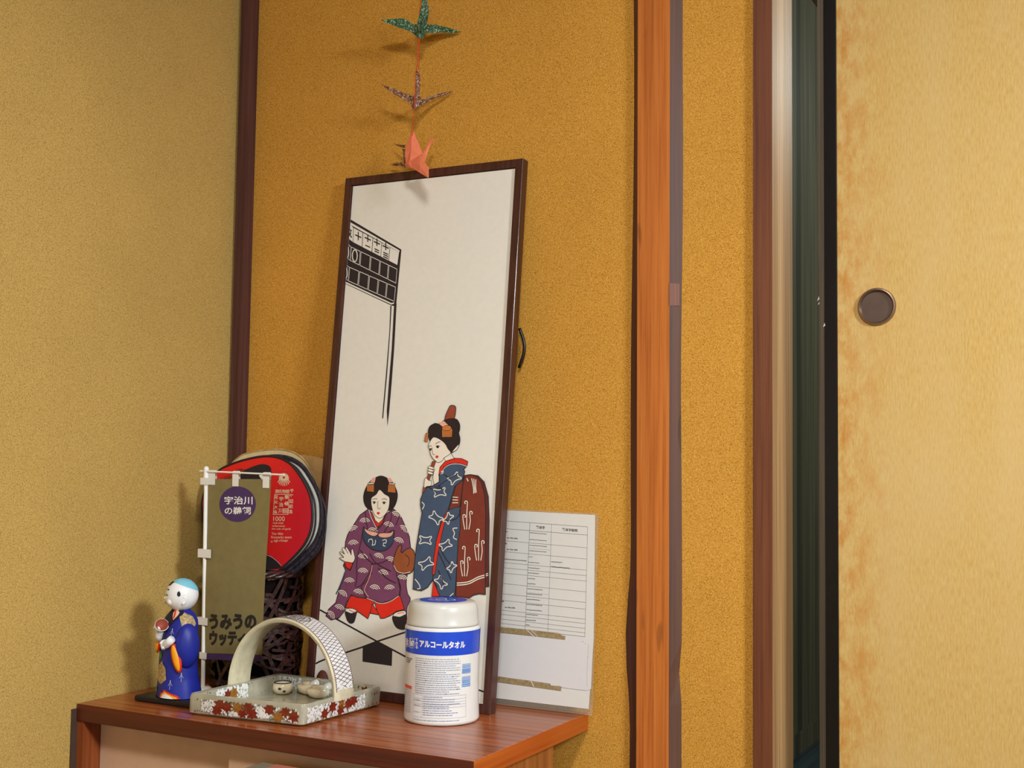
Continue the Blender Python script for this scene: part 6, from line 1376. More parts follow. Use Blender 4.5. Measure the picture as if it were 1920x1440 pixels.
pf, w, h = face_put(ib[3] + (ib[2] - ib[3]) * .02, ib[2] - (ib[2] - ib[3]) * .02, ii[3] + (ii[2] - ii[3]) * .02, ii[2] - (ii[2] - ii[3]) * .02, (0, -1, .08))
decorate(pf, w, h, [(.93, .6, 8, 'maple')], [(.03, .25, .1, .95), (.5, .8, .1, .95)], 150, 22)
# iron-brown edge around the rim of the dish
edge = [inset(p, .0048, .49455) for p in ot]
for k in range(4):
    pw, w, h = face_put(edge[k], edge[(k + 1) % 4], edge[k] + (ctr - edge[k]) * .02, edge[(k + 1) % 4] + (ctr - edge[(k + 1) % 4]) * .02, (0, 0, 1))
    paint(bm, [dab(rng.uniform(4, w - 4), rng.uniform(-2.2, 2.2), rng.uniform(.5, .9), rng.choice(('maple', 'maple', 'green', 'dab')), 2) for _ in range(34)], MI, pw, .000001, -.0009)
# strokes on the dish floor
pf, w, h = face_put(ib[0], ib[1], ib[3], ib[2], (0, 0, 1))
paint(bm, [dab(rng.uniform(.08, .4) * w, rng.uniform(.1, .5) * h, .5, 'green', 5) for _ in range(7)], MI, pf, .00001, .0004)
obj('body', bm, [MAT[n] for n in NAMES], dish, smooth=30, recalc=False)
# arched handle
ax0, ax1, az0, atop = .2165, .4322, .488, .6075; hy0, hy1 = -.231, -.181
bm = B(); NA = 44
acx, ahw = (ax0 + ax1) / 2, (ax1 - ax0) / 2


def arch(t, y, off):
    a = pi - pi * t
    hw = ahw + off; hh = atop - az0 + off
    s = sin(a)
    return Vector((acx + hw * cos(a) * (1 - .02 * s), y, az0 + hh * (abs(s) ** .92)))


sec = [(-.0085, hy0 + .004), (-.0085, hy1 - .004), (-.0065, hy1 - .001), (-.002, hy1), (0, hy1 - .003), (0, hy0 + .003), (-.002, hy0), (-.0065, hy0 + .001)]
rings = []
for i in range(NA + 1):
    t = i / NA
    fl = 1 + .35 * max(0, 1 - min(t, 1 - t) / .1)
    ym = (hy0 + hy1) / 2
    rings.append([bm.verts.new(arch(t, ym + (y - ym) * (1 + .06 * (fl - 1)), o)) for o, y in sec])
for a, b in zip(rings, rings[1:]):
    for k in range(len(sec)): bm.faces.new((a[k], a[(k + 1) % len(sec)], b[(k + 1) % len(sec)], b[k]))
bm.faces.new(rings[0]); bm.faces.new(rings[-1][::-1])
bmesh.ops.recalc_face_normals(bm, faces=bm.faces)
hw_ = (hy1 - hy0 - .006) * 1000; LEN = 340.0
put = lambda u, v, h: arch(u / LEN, hy0 + .003 + v / 1000, h)
items = [['l', 2, hw_ - 1, [(12 + 316 * j / 60, hw_ / 2) for j in range(61)], 0, 0]]
for d in (1, -1):
    for k in range(-14, 80):
        u0 = k * 6.2; v0, v1 = (0, hw_) if d > 0 else (hw_, 0)
        pts = [(u0 + 17 * j / 8, v0 + (v1 - v0) * j / 8) for j in range(9)]
        pts = [p for p in pts if 12 < p[0] < 328 and not (abs(p[0] - 178) < 22 and False)]
        if len(pts) > 1: items.append(['l', 1, .85, pts, 0, 0])
for v in (.4, hw_ - .4): items.append(['l', 1, 1.2, [(10 + 320 * j / 60, v) for j in range(61)], 0, 0])
el = lambda r, s: [(184 + r * 1.0 * cos(2 * pi * k / 24), hw_ * .5 + s * sin(2 * pi * k / 24)) for k in range(24)]
items += [['f', 2, el(21, 17), 0], ['l', 3, 2.2, el(21, 17), 1, 0]]
for k in range(9): items.append(['l', 1, 1.5, [(184 + 14 * cos(k * .7) * .4, hw_ * .5 + 11 * sin(k * .7) * .4), (184 + 15 * cos(k * .7 + .5), hw_ * .5 + 12 * sin(k * .7 + .5))], 0, 0])
for u in (18, 322):
    for _ in range(26): items.append(dab(u + rng.uniform(-6, 6), rng.uniform(3, hw_ - 3), rng.uniform(1, 1.6), 2))
paint(bm, items, {1: 1, 2: 2, 3: 3}, put, .0000015, .0002)
obj('handle', bm, [MAT['handle_in'], MAT['lattice'], MAT['dab'], MAT['green']], dish, smooth=50, recalc=False)

# little ceramics in the dish
pot = thing('tiny_ceramic_pot', (.2610, -.1440, .469), 'tiny round cream pot with a dark rim inside the handled dish', 'pot')
bm = B(); lathe(bm, [(0, 0), (.008, .0), (.0135, .003), (.0168, .009), (.0165, .0145), (.0142, .0185)], .261, -.144, .4692, 28, None); lathe(bm, [(.0142, .0185), (.0128, .0186), (.012, .012), (0, .008)], .261, -.144, .4692, 28)
put = lambda u, v, h: Vector((.261 + (.0166 + h) * cos(u / 16), -.144 + (.0166 + h) * sin(u / 16), .4692 + v))
bmesh.ops.remove_doubles(bm, verts=bm.verts, dist=.00005)
obj('body', bm, MAT['cream'], pot, smooth=60)
bm = B(); lathe(bm, [(.0143, .0184), (.0150, .0192), (.0138, .0200), (.0126, .0192), (.0126, .0184)], .261, -.144, .4692, 28); obj('rim', bm, MAT['rimblue'], pot, smooth=60)
bm = B()
for a, zz, s in ((-1.2, .011, .003), (-2.6, .013, .003), (-.75, .007, .0026), (-2.9, .008, .0024)):
    p = Vector((.261 + .0166 * cos(a), -.144 + .0166 * sin(a), .4692 + zz)); n = Vector((cos(a), sin(a), 0)); ball(bm, p, (n, Vector((-n.y, n.x, 0)), AX[2]), .0007, s, s * .7, 10, 6)
obj('painted_spots', bm, MAT['rimblue'], pot, smooth=180)


def shell_rest(x, y, z, rot, label):
    t = thing('ceramic_rest', (x, y, z), label, 'ornament', 'cream ceramic rests in the dish')
    a = Vector((cos(rot), sin(rot), 0)); b = Vector((-sin(rot), cos(rot), 0)); ax = (a, b, AX[2])
    def fn(d):
        r = Vector(d)
        if d.z > .2: r.z = .2 + (d.z - .2) * (.35 + .9 * max(0, d.x)) - .25 * max(0, 1 - (d.x * 1.6) ** 2 - (d.y * 1.8) ** 2) * (d.z - .2)
        return r
    bm = B(); ball(bm, Vector((x, y, z + .0122)), ax, .0205, .0150, .0125, 28, 18, 0, fn)
    obj('body', bm, MAT['cream'], t, smooth=180)
    bm = B()
    tube(bm, [Vector((x, y, z)) + a * u + b * v + AX[2] * w for u, v, w in ((.008, -.006, .013), (.0145, -.002, .0178), (.0175, .003, .0198), (.0150, .008, .0180))], [.0045, .0066, .0072, .0045], 14)
    obj('tail', bm, MAT['tip'], t, smooth=180)
    bm = B()
    tube(bm, [Vector((x, y, z)) + a * u + b * v + AX[2] * w for u, v, w in ((-.014, .003, .0175), (-.006, -.004, .0190), (.004, -.007, .0195), (.012, -.004, .0200))], [.002, .0032, .0034, .0024], 12)
    obj('lip', bm, MAT['cream'], t, smooth=180)
    return t


shell_rest(.2985, -.126, .4692, -.2, 'left cream ceramic rest beside the tiny pot in the dish')
shell_rest(.3330, -.143, .4692, .15, 'right cream ceramic rest nearest the handle in the dish')
# brown ornament standing behind the dish
bm = B(); ball(bm, (.3045, -.094, .4825), (AX[0], AX[1], AX[2]), .0125, .008, .0225, 24, 14)
props(obj('brown_ornament', bm, MAT['ornament'], None, smooth=180), 'small brown rounded ornament behind the dish against the print', 'ornament')

# ------------------------------------------------------------------ banner stand
bn = thing('banner_stand', (.0925, -.15, T), 'small olive banner with purple disc hanging from a white pole', 'banner')
bm = B(); tube(bm, [(.0935, -.15, T + .006), (.0905, -.15, .65), (.0875, -.15, .836)], .0036, 14)
ball(bm, (.0875, -.15, .8385), AX, .0048, .0048, .0052, 14, 8); tube(bm, [(.0876, -.15, .812), (.0875, -.15, .836)], .0046, 14)
obj('pole', bm, MAT['plastic'], bn, smooth=60)
bm = B(); lathe(bm, [(0, 0), (.015, 0), (.015, .003), (.012, .006), (0, .0065)], .0935, -.15, T, 32); obj('foot', bm, MAT['plastic'], bn, smooth=50)
bm = B(); tube(bm, [(.0755, -.152, .8352), (.0875, -.152, .8347), (.2595, -.152, .8313)], .0016, 10); obj('crossbar', bm, MAT['plastic'], bn, smooth=60)
put = plane_put(BANNER_PLANE); NAMES = ['olive', 'purple', 'white', 'black']
bm = B()
edge = [Vector(p) for p in BANNER_OUTLINE]
lft = [edge[0], edge[5], edge[4]]; rgt = [edge[1], edge[2], edge[3]]


def sag(u, v): return .0012 * sin(v / 55) + .0008 * sin(u / 30)


put2 = lambda u, v, h: put(u, v, h + sag(u, v))
rows = []
for i in range(25):
    t = i / 24
    l = lft[0].lerp(lft[1], t * 2) if t < .5 else lft[1].lerp(lft[2], t * 2 - 1); r = rgt[0].lerp(rgt[1], t * 2) if t < .5 else rgt[1].lerp(rgt[2], t * 2 - 1)
    rows.append([(bm.verts.new(put2(*l.lerp(r, k / 10), 0)), bm.verts.new(put2(*l.lerp(r, k / 10), -.0005))) for k in range(11)])
for a, b in zip(rows, rows[1:]):
    for k in range(10):
        bm.faces.new((a[k][0], b[k][0], b[k + 1][0], a[k + 1][0])); bm.faces.new((a[k + 1][1], b[k + 1][1], b[k][1], a[k][1]))
hemq = [put2(*p, .0) for p in BANNER_HEM]


def dense(items):
    out = []
    for it in items:
        it = list(it)
        out.append(it)
    return out


paint(bm, [i for i in dense(BANNER)], {n: i for i, n in enumerate(NAMES)}, put2, .00002, .0004)
obj('cloth', bm, [MAT[n] for n in NAMES], bn, recalc=False)
bm = B(); prism(bm, hemq, (0, -1, 0), .0006); obj('hem', bm, MAT['purple'], bn)


def tab_px(u0, u1, v0, v1):
    bm = B(); prism(bm, [put2(u, v, .0012) for u, v in ((u0, v0), (u1, v0), (u1, v1), (u0, v1))], (0, -1, 0), .0007)
    prism(bm, [put2(u, v, -.0032) for u, v in ((u0, v0 + 8), (u1, v0 + 8), (u1, v1), (u0, v1))], (0, -1, 0), .0007)
    tube(bm, [put2(u, v1, -.0014) for u in (u0, u1)], .0028, 10)
    obj('tab', bm, MAT['tabw'], bn)


tab_px(-2, 13.5, 291.5, 314.2); tab_px(53, 66, 290, 313.5); tab_px(118, 131.5, 288.5, 312.3)
for u0, u1, v0, v1 in ((-16, 1.5, 291.5, 303.5), (-17, 12.5, 166, 180.5), (-16, 9, 51, 63.5), (-7, 9, -6.5, 4.5)):
    bm = B()
    prism(bm, [put(u, v, .0048) for u, v in ((u0, v0), (u1, v0), (u1, v1), (u0, v1))], (0, -1, 0), .0006)
    prism(bm, [put(u, v, -.0046) for u, v in ((u0, v0), (u1, v0), (u1, v1), (u0, v1))], (0, -1, 0), .0006)
    box(bm, .0945 + u0 / 1000, .0945 + u0 / 1000 + .0006, -.1548, -.1454, .52 + v0 / 1000, .52 + v1 / 1000)
    obj('pole_loop', bm, MAT['tabw'], bn)

# ------------------------------------------------------------------ wicker basket
BXc, BYc, BR, BH = .134, -.062, .077, .198
bk = thing('wicker_basket', (BXc, BYc, T), 'dark brown woven rattan basket holding the round fans', 'basket')
brad = lambda z: BR * (.93 + .07 * sin(min(max(z / BH, 0), 1) * pi * .9))
bm = B(); rng = random.Random(5)


def strip(th0, th1, z0, z1, w, off, wob, n=18):
    prev = None
    for i in range(n + 1):
        t = i / n; th = th0 + (th1 - th0) * t; z = z0 + (z1 - z0) * t + wob * sin(t * 6.3 + off * 900)
        z = min(max(z, .002), BH - .004)
        r = brad(z) + off + .0016 * sin(t * 14 + th0 * 3)
        dth = (th1 - th0); dz = (z1 - z0); l = hypot(dth * BR, dz) or 1
        nx, nz = -dz / l, dth * BR / l
        cur = []
        for s in (-1, 1):
            a = th + s * nx * w / 2 / BR; zz = min(max(z + s * nz * w / 2, .001), BH - .003)
            for o in (0, .0016): cur.append(bm.verts.new((BXc + (r + o) * cos(a), BYc + (r + o) * sin(a), T + zz)))
        if prev:
            a0, a1, b0, b1 = prev; c0, c1, d0, d1 = cur
            for q in ((a1, b1, d1, c1), (a0, c0, d0, b0), (a0, a1, c1, c0), (b0, d0, d1, b1)): bm.faces.new(q)
        prev = cur


for k in range(15):
    th = 2 * pi * k / 15 + rng.uniform(-.2, .2)
    strip(th, th + rng.uniform(.9, 1.7), .0, BH - .01, .0065, .0012, .003); strip(th + .25, th - rng.uniform(.8, 1.6), .0, BH - .01, .0065, -.0012, .004)
for k in range(80):
    th = rng.uniform(0, 2 * pi); z = rng.uniform(.01, BH - .02); strip(th, th + rng.uniform(.7, 1.7), z, min(max(z + rng.uniform(-.05, .05), .01), BH - .02), rng.uniform(.004, .0075), rng.uniform(.0018, .004), .004)
for z in (.012, .055, .105, .15): strip(0, 2 * pi, z, z + .004, .0055, .0005, .002, 60)
obj('weave', bm, MAT['rattan'], bk, recalc=True)
bm = B(); lathe(bm, [(0, .001), (BR * .9, .001), (BR * .9, .006), (0, .006)], BXc, BYc, T, 36); obj('bottom', bm, MAT['rattan'], bk)
bm = B()
for j in range(3):
    pts = [(BXc + (BR + .001 + .003 * cos(8 * a + j * 2.1)) * cos(a), BYc + (BR + .001 + .003 * cos(8 * a + j * 2.1)) * sin(a), T + BH + .004 * sin(8 * a + j * 2.1)) for a in [2 * pi * i / 120 for i in range(121)]]
    tube(bm, pts, .0038, 8)
obj('rim', bm, MAT['rattan'], bk, smooth=180)
bm = B(); lathe(bm, [(BR * .86, .007), (BR * .89, BH * .5), (BR * .86, BH - .01), (BR * .85, BH - .01), (BR * .88, BH * .5), (BR * .85, .007)], BXc, BYc, T, 36); obj('inner_shade', bm, MAT['basket_dark'], bk)  # added dark cylinder in place of the shade behind the weave

# ------------------------------------------------------------------ fans
fput0 = plane_put(FAN_PLANE)
base_out = smooth_closed(FAN_OUTLINE, 3)
cxu = sum(p.x for p in base_out) / len(base_out); cyv = sum(p.y for p in base_out) / len(base_out)


fans_made = []


def fan(label, dy, dx, dz, rot, sc, face, rimm, items=None, matnames=None, pinked=False, rimw=.0034):
    c, s = cos(rot), sin(rot)
    def put(u, v, h):
        x, y = (u - cxu) * sc, (v - cyv) * sc
        p = fput0(cxu + x * c - y * s, cyv + x * s + y * c, h)
        return p + Vector((dx, dy, dz))
    lowest = min(base_out, key=lambda p: p.y)
    tip = put(lowest.x - 6, lowest.y + 6, 0)
    if tip.x > BXc + .056: tip = Vector((BXc + .056, tip.y, tip.z + .016))
    k = len(fans_made); fans_made.append(label)
    low = Vector((BXc - .03 + .016 * k, min(max(tip.y + .006, BYc - .045), BYc + .045), T + .02))
    t = thing('round_fan', low, label, 'fan', 'hand fans standing in the wicker basket')
    N = -Vector((0, 1, 0))
    bm = B()
    pts = base_out
    if pinked: pts = [Vector((cxu + (p.x - cxu) * (1 + .012 * (i % 2)), cyv + (p.y - cyv) * (1 + .012 * (i % 2)))) for i, p in enumerate(smooth_closed(FAN_OUTLINE, 6))]
    NAMES = [face] + [n for n in (matnames or []) if n != face]
    prism(bm, [put(p.x, p.y, 0) for p in pts], N, .0014)
    bmesh.ops.recalc_face_normals(bm, faces=bm.faces)
    if items: paint(bm, items, {n: i for i, n in enumerate(NAMES)}, put, .00001, .0002)
    obj('face', bm, [MAT[n] for n in NAMES], t, loc=put(cxu, cyv, 0) + Vector((0, 0, 0)), recalc=False)
    if rimm:
        bm = B(); tube(bm, [put(p.x, p.y, -.0007) for p in base_out + base_out[:2]], rimw * .5, 8, cap=False); obj('rim', bm, MAT[rimm], t, smooth=180)
    bm = B(); d = (low - tip); tube(bm, [tip + Vector((0, .0045, .01)), tip + d * .3 + Vector((0, .0045, 0)), low], [.003, .0045, .0045], 10); obj('handle', bm, MAT['bamboo'], t, smooth=60)
    return t


fan_items = [list(i) for i in FAN if not (i[0] == 'f' and i[1] == 'fan_red')]
fan('red round fan with a pale firework and festival lettering, front of the bunch', 0, 0, 0, 0, 1, 'fan_red', 'ink', fan_items, matset(FAN), rimw=.0045)
fan('white round fan with black rim directly behind the red fan', .006, .004, -.002, -.03, .985, 'fan_white', 'ink')
fan('white round fan with thick black edge, second behind the red fan', .012, .0125, .001, -.05, .985, 'fan_white', 'ink', [['l', 'fan_dark', 9, [list(p) for p in FAN_OUTLINE], 1, 1]], ['fan_white', 'fan_dark'])
fan('dark patterned round fan showing right of the white fans', .018, .0180, -.010, -.07, .98, 'fan_dark', 'ink')
fan('pale cream round fan rising highest at the back of the bunch', .068, -.027, .021, -.12, .92, 'fan_cream', 'bamboo')
fan('tan cloth fan with a pinked zigzag edge beside the frame', .078, .035, .012, -.25, .9, 'fan_tan', None, None, None, True)

# ------------------------------------------------------------------ painted boy figurine
fg = Vector((.1275, -.2455, T + .0105))
f = Vector((-.40, -.9165, 0)).normalized(); l = Vector((-f.y, f.x, 0))
fig = thing('boy_figurine', (fg.x, fg.y, T), 'painted clay figurine of a boy in cobalt blue kimono by the wall', 'figurine')
Pf = lambda a, b, z: fg + l * a + f * b + AX[2] * z
bm = B(); box(bm, .064, .190, -.280, -.205, T + .0002, T + .0095, .0025); obj('plinth', bm, MAT['base'], fig)
SEC = [(0, .040, .034, 0), (.012, .0385, .033, 0), (.03, .0355, .030, .001), (.055, .0345, .0285, .002), (.08, .0345, .0275, .002), (.1, .036, .027, .001), (.115, .0355, .0255, 0), (.125, .033, .0235, -.001), (.133, .026, .019, -.002), (.139, .015, .0135, -.001), (.145, .012, .012, 0)]


def secv(z):
    for (z0, *p), (z1, *q) in zip(SEC, SEC[1:]):
        if z <= z1:
            t = max(0, (z - z0) / (z1 - z0)); return [x + (y - x) * t for x, y in zip(p, q)]
    return list(SEC[-1][1:])


def robe(th, z, o):
    a, b, c = secv(z); k = .86
    ct, st = cos(th), sin(th); e = (abs(ct) ** 2.3 + abs(st) ** 2.3) ** (-1 / 2.3)
    return Pf((a * e) * st + o * st, c + (b * e) * ct + o * ct, z)       # th = 0 faces forward, + towards the figure's left


bm = B(); rows = []
zz = [i * .145 / 40 for i in range(41)]
for z in zz: rows.append([bm.verts.new(robe(2 * pi * k / 40, z, .0012 * sin(2 * pi * k / 40 * 5) * max(0, 1 - z / .05))) for k in range(40)])
for a, b in zip(rows, rows[1:]):
    for k in range(40): bm.faces.new((a[k], a[(k + 1) % 40], b[(k + 1) % 40], b[k]))
bm.faces.new(rows[0][::-1]); bm.faces.new(rows[-1]); bmesh.ops.recalc_face_normals(bm, faces=bm.faces)
NAMES = ['kimono', 'coll', 'goldp', 'leafg', 'silver', 'dollred', 'dollor', 'dollw', 'blush', 'dollblack']; MI = {n: i for i, n in enumerate(NAMES)}


def patch(bm, pts, mi_, surf, h):
    """a painted patch that follows the curved surface"""
    tb = B(); vs = [tb.verts.new((p[0], p[1], 0)) for p in pts]; tb.faces.new(vs)
    bmesh.ops.triangulate(tb, faces=tb.faces)
    for _ in range(3):
        es = [e for e in tb.edges if (e.verts[0].co - e.verts[1].co).length > .12]
        if es: bmesh.ops.subdivide_edges(tb, edges=es, cuts=1); bmesh.ops.triangulate(tb, faces=tb.faces)
    mp = {v: bm.verts.new(surf(v.co.x, v.co.y / 10, h)) for v in tb.verts}
    for fc in tb.faces:
        try: bm.faces.new([mp[v] for v in fc.verts]).material_index = mi_
        except ValueError: pass
    tb.free()


Z = lambda pts: [(t, z * 10) for t, z in pts]
sd = lambda n, pts, h=.0006: patch(bm, Z(pts), MI[n], robe, h)
sd('coll', [(-.35, .142), (.3, .142), (1.5, .142), (1.1, .133), (.62, .122), (.36, .112), (.16, .098), (.06, .084), (-.1, .084), (-.12, .1), (-.05, .113), (-.12, .121), (-.28, .13)])
sd('blush', [(.2, .1405), (1.05, .1405), (.8, .133), (.55, .1245), (.38, .131)], .0009)
sd('dollred', [(.42, .1395), (.58, .1395), (.58, .127), (.5, .127)], .0012)
sd('goldp', [(.9, .130), (1.3, .136), (1.85, .130), (2.05, .118), (1.7, .107), (1.2, .110)], .0008)
sd('goldp', [(.1, .058), (.42, .047), (.48, .030), (.12, .021), (-.26, .026), (-.33, .048)], .0008)
sd('leafg', [(-.28, .066), (-.12, .074), (.06, .066), (-.02, .061), (-.2, .061)], .0008); sd('leafg', [(-.5, .009), (-.34, .019), (-.2, .010), (-.3, .006)], .0008)
sd('dollred', [(.08, .001), (.2, .009), (.42, .0145), (.7, .0105), (1.05, .006), (1.2, .001)], .0008)
sd('dollor', [(.18, .001), (.28, .0072), (.45, .0115), (.7, .008), (1.0, .0035), (1.08, .001)], .0011)
sd('dollw', [(.27, .001), (.36, .0055), (.5, .0082), (.72, .0055), (.9, .001)], .0014)
for t0, z0 in ((1.25, .040), (.72, .028), (.62, .110)):
    for dt, dz in ((.02, .010), (.1, .004), (-.1, .004)):
        sd('silver', [(t0 - .012 + dt * .3, z0 + dz * .2), (t0 + .012 + dt * .3, z0 + dz * .2), (t0 + .01 - dt, z0 - dz - .003), (t0 - .01 - dt, z0 - dz - .003)], .0007)
obj('robe', bm, [MAT[n] for n in NAMES], fig, smooth=60, recalc=False)
fa = (l, f, AX[2])
# sleeves with yellow linings
cv = Vector((.47, -.88, 0))                       # where the sleeve mouths open: towards the front left of the room
for c, r, lin_c, lin_r, tilt, nrm in (((.034, .002, .084), (.0155, .0205, .036), (.0345, .0205, .066), (.0058, .0215), .28, l * .62 + f * .78), ((-.017, .021, .094), (.0115, .0125, .026), (-.0145, .0310, .0885), (.0055, .0175), -.1, f * .93 - l * .1 + cv * .3)):
    bm = B(); ball(bm, Pf(*c), fa, *r, 22, 14); s = obj('sleeve', bm, MAT['kimono'], fig, smooth=180)
    n2 = nrm.normalized(); a2 = Vector((-n2.y, n2.x, 0)); u2 = (AX[2] * cos(tilt) - a2 * sin(tilt)).normalized(); a2 = u2.cross(n2).normalized()
    bm = B(); ball(bm, Pf(*lin_c), (a2, u2, n2), lin_r[0] * 1.45, lin_r[1] * 1.14, .0032, 22, 12); obj('sleeve_hem', bm, MAT['dollred'], s, smooth=180)
    bm = B(); ball(bm, Pf(*lin_c) + n2 * .0014, (a2, u2, n2), lin_r[0], lin_r[1], .0030, 22, 12); obj('sleeve_lining', bm, MAT['dollor'], s, smooth=180)


def fist(cx, cy, cz, d, side):
    """a small closed hand: palm, four curled fingers and a thumb on the side"""
    c = Pf(cx, cy, cz); d = (l * d[0] + f * d[1] + AX[2] * d[2]).normalized(); n = (f - d * f.dot(d)).normalized(); w = d.cross(n)
    bm = B(); tube(bm, [c - d * .017, c - d * .008, c, c + d * .004], [.0062, .0063, .0068, .0058], 14)
    for k in range(4):
        o = w * (-.0042 + .0028 * k); ln = (.0058, .0068, .0066, .0054)[k]
        tube(bm, smooth_open([c + o + n * .004 + d * .002, c + o + n * .0058 + d * (.004 + ln * .3), c + o + n * .003 + d * (.0045 + ln * .55), c + o + n * .001 + d * (.003 + ln * .3)], 3), .00165, 8)
    tube(bm, smooth_open([c + w * .0055 * side - d * .003 + n * .002, c + w * .0066 * side + d * .002 + n * .005, c + w * .004 * side + d * .006 + n * .0072], 3), .0018, 8)
    obj('hand', bm, MAT['dollw'], fig, smooth=180)


fist(.0205, .0315, .087, (-.72, .15, -.5), 1)
fist(-.0045, .0335, .1055, (.35, .1, .8), -1)
# bowl held in the raised hand
bm = B(); bc = Pf(.0035, .0335, .1145); bn_ = (f * .25 + l * .75 + AX[2] * .55).normalized(); b1 = bn_.orthogonal().normalized(); b2 = bn_.cross(b1)
pr = [(0, -.008, 0), (.006, -.0075, 0), (.0098, -.002, 0), (.0112, .0035, 0), (.0104, .0042, 0), (.0094, .003, 1), (.0055, -.003, 1), (0, -.0045, 1)]
rings = [[bm.verts.new(bc + bn_ * z + (b1 * cos(2 * pi * k / 24) + b2 * sin(2 * pi * k / 24)) * max(r, .0001)) for k in range(24)] for r, z, _ in pr]
for (a, b, q) in zip(rings, rings[1:], pr[1:]):
    for k in range(24): bm.faces.new((a[k], a[(k + 1) % 24], b[(k + 1) % 24], b[k])).material_index = q[2]
obj('bowl', bm, [MAT['dollw'], MAT['bowl_in']], fig, smooth=60)
# head
NAMES = ['dollw', 'dollblack', 'dollred']; MI = {n: i for i, n in enumerate(NAMES)}
f = Vector((-.60, -.80, 0)).normalized(); l = Vector((-f.y, f.x, 0))          # the head is turned further to the left than the body
hc = fg + Vector((.0035, -.002, .1632)); hr = (.0262, .0266, .0264)


def hsurf(az, el, o):
    """az 0 = face centre, + towards the figure's left; el up"""
    d = l * sin(az) * cos(el) + f * cos(az) * cos(el) + AX[2] * sin(el)
    ch = 1 + .03 * max(0, cos(az)) * max(0, -sin(el)) + .05 * max(0, 1 - (az / .6) ** 2 - ((el + .42) / .45) ** 2)
    return hc + (l * d.dot(l) * hr[0] + f * d.dot(f) * hr[1] + AX[2] * d.z * hr[2]) * ch + d * o


bm = B(); rows = []
for i in range(29):
    el = -pi / 2 + pi * i / 28; rows.append([bm.verts.new(hsurf(2 * pi * k / 44, el, 0)) for k in range(44)])
for a, b in zip(rows, rows[1:]):
    for k in range(44): bm.faces.new((a[k], a[(k + 1) % 44], b[(k + 1) % 44], b[k]))
bmesh.ops.remove_doubles(bm, verts=bm.verts, dist=.00001)
ball(bm, hsurf(0, -.17, -.0010), fa, .0026, .0026, .0024, 12, 8)
for s in (1, -1):
    ball(bm, hsurf(.45 * s, -.42, -.0035), fa, .006, .006, .006, 14, 10)
    ec = hsurf(1.5 * s, -.28, .0002); tube(bm, smooth_open([ec + AX[2] * .0055 + f * .001, ec + AX[2] * .004 - f * .0035, ec - AX[2] * .002 - f * .003, ec - AX[2] * .0055 + f * .0015], 4), .0015, 8)
tube(bm, [fg + AX[2] * .134, fg + Vector((.001, 0, .148))], [.0125, .0115], 20)
bmesh.ops.recalc_face_normals(bm, faces=bm.faces)
hpatch = lambda n, pts, h=.0003: patch(bm, [(a, e * 10) for a, e in pts], MI[n], hsurf, h)
for s in (1, -1):
    hpatch('dollblack', [(s * .14, .33), (s * .26, .43), (s * .46, .38), (s * .45, .31), (s * .26, .36), (s * .15, .28)])
    hpatch('dollblack', [(s * .14, .03), (s * .28, .09), (s * .44, .03), (s * .44, -.02), (s * .28, .035), (s * .15, -.02)])
    hpatch('dollblack', [(s * 1.10, .22), (s * 1.2, .32), (s * 1.3, .2), (s * 1.31, .04), (s * 1.2, -.04), (s * 1.1, .06)])
hpatch('dollred', [(-.15, -.42), (0, -.40), (.19, -.41), (.1, -.50), (0, -.53), (-.08, -.50)], .0012)
hpatch('dollblack', [(-.18, .62), (.05, .60), (.32, .66), (.5, .95), (.1, 1.0), (-.3, .92)])
obj('head', bm, [MAT[n] for n in NAMES], fig, smooth=180, recalc=False)
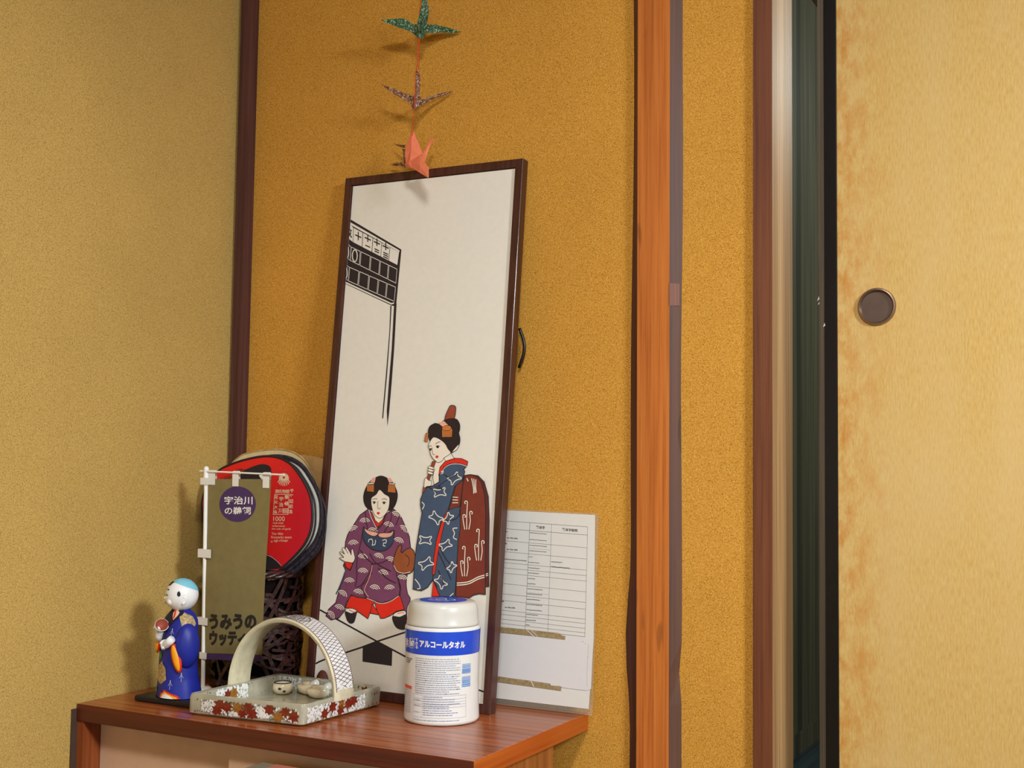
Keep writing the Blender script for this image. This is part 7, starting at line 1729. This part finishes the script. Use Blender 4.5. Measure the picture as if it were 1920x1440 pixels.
# painted blue skullcap
bm = B(); capn = (AX[2] * .93 - f * .36 + l * .02).normalized(); c1 = capn.orthogonal().normalized(); c2 = capn.cross(c1); rows = []
for i in range(11):
    a = .98 * i / 10
    row = []
    for k in range(36):
        d = capn * cos(a) + (c1 * cos(2 * pi * k / 36) + c2 * sin(2 * pi * k / 36)) * sin(a)
        row.append(bm.verts.new(hc + Vector((0, 0, 0)) + l * d.dot(l) * hr[0] * 1.012 + f * d.dot(f) * hr[1] * 1.012 + AX[2] * d.z * hr[2] * 1.012))
    rows.append(row)
for a, b in zip(rows, rows[1:]):
    for k in range(36): bm.faces.new((a[k], a[(k + 1) % 36], b[(k + 1) % 36], b[k]))
bmesh.ops.remove_doubles(bm, verts=bm.verts, dist=.00001)
obj('hair_cap', bm, MAT['cap'], fig, smooth=180)

# ------------------------------------------------------------------ folded paper cranes on a string
crane_look = {'green': ('green patterned paper crane, uppermost on the red string', 'pgreen'), 'brown': ('brown patterned paper crane with spread wings, between the green and coral cranes', 'pbrown'), 'pink': ('plain coral paper crane hanging over the top of the frame', 'pink_paper'), 'patterned': ('small brown patterned paper crane half hidden behind the coral crane', 'pbrown')}
for key, folds in CRANE_FOLDS.items():
    allp = [Vector(p) for _, pts in folds for p in pts]; c = sum(allp, Vector()) / len(allp)
    t = thing('paper_crane', c, crane_look[key][0], 'paper crane', 'paper cranes on the red string')
    for nm, pts in folds:
        P = [Vector(p) for p in pts]; cc = sum(P, Vector()) / len(P)
        bm = B()
        fr = [bm.verts.new(p) for p in P]; bk_ = [bm.verts.new(p + Vector((.0004, .0016, .0003))) for p in P]
        cf = bm.verts.new(cc + Vector((0, -.0018, 0))); cb = bm.verts.new(cc + Vector((0, .0030, 0)))
        n = len(P)
        for i in range(n):
            j = (i + 1) % n
            bm.faces.new((cf, fr[i], fr[j])); bm.faces.new((cb, bk_[j], bk_[i])); bm.faces.new((fr[j], fr[i], bk_[i], bk_[j]))
        obj(nm, bm, MAT[crane_look[key][1]], t)
bm = B(); tube(bm, THREAD['a'], .0007, 6); tube(bm, THREAD['b'], .0006, 6)
props(obj('red_string', bm, MAT['string'], None), 'red string with the paper cranes threaded on it, above the frame', 'string')
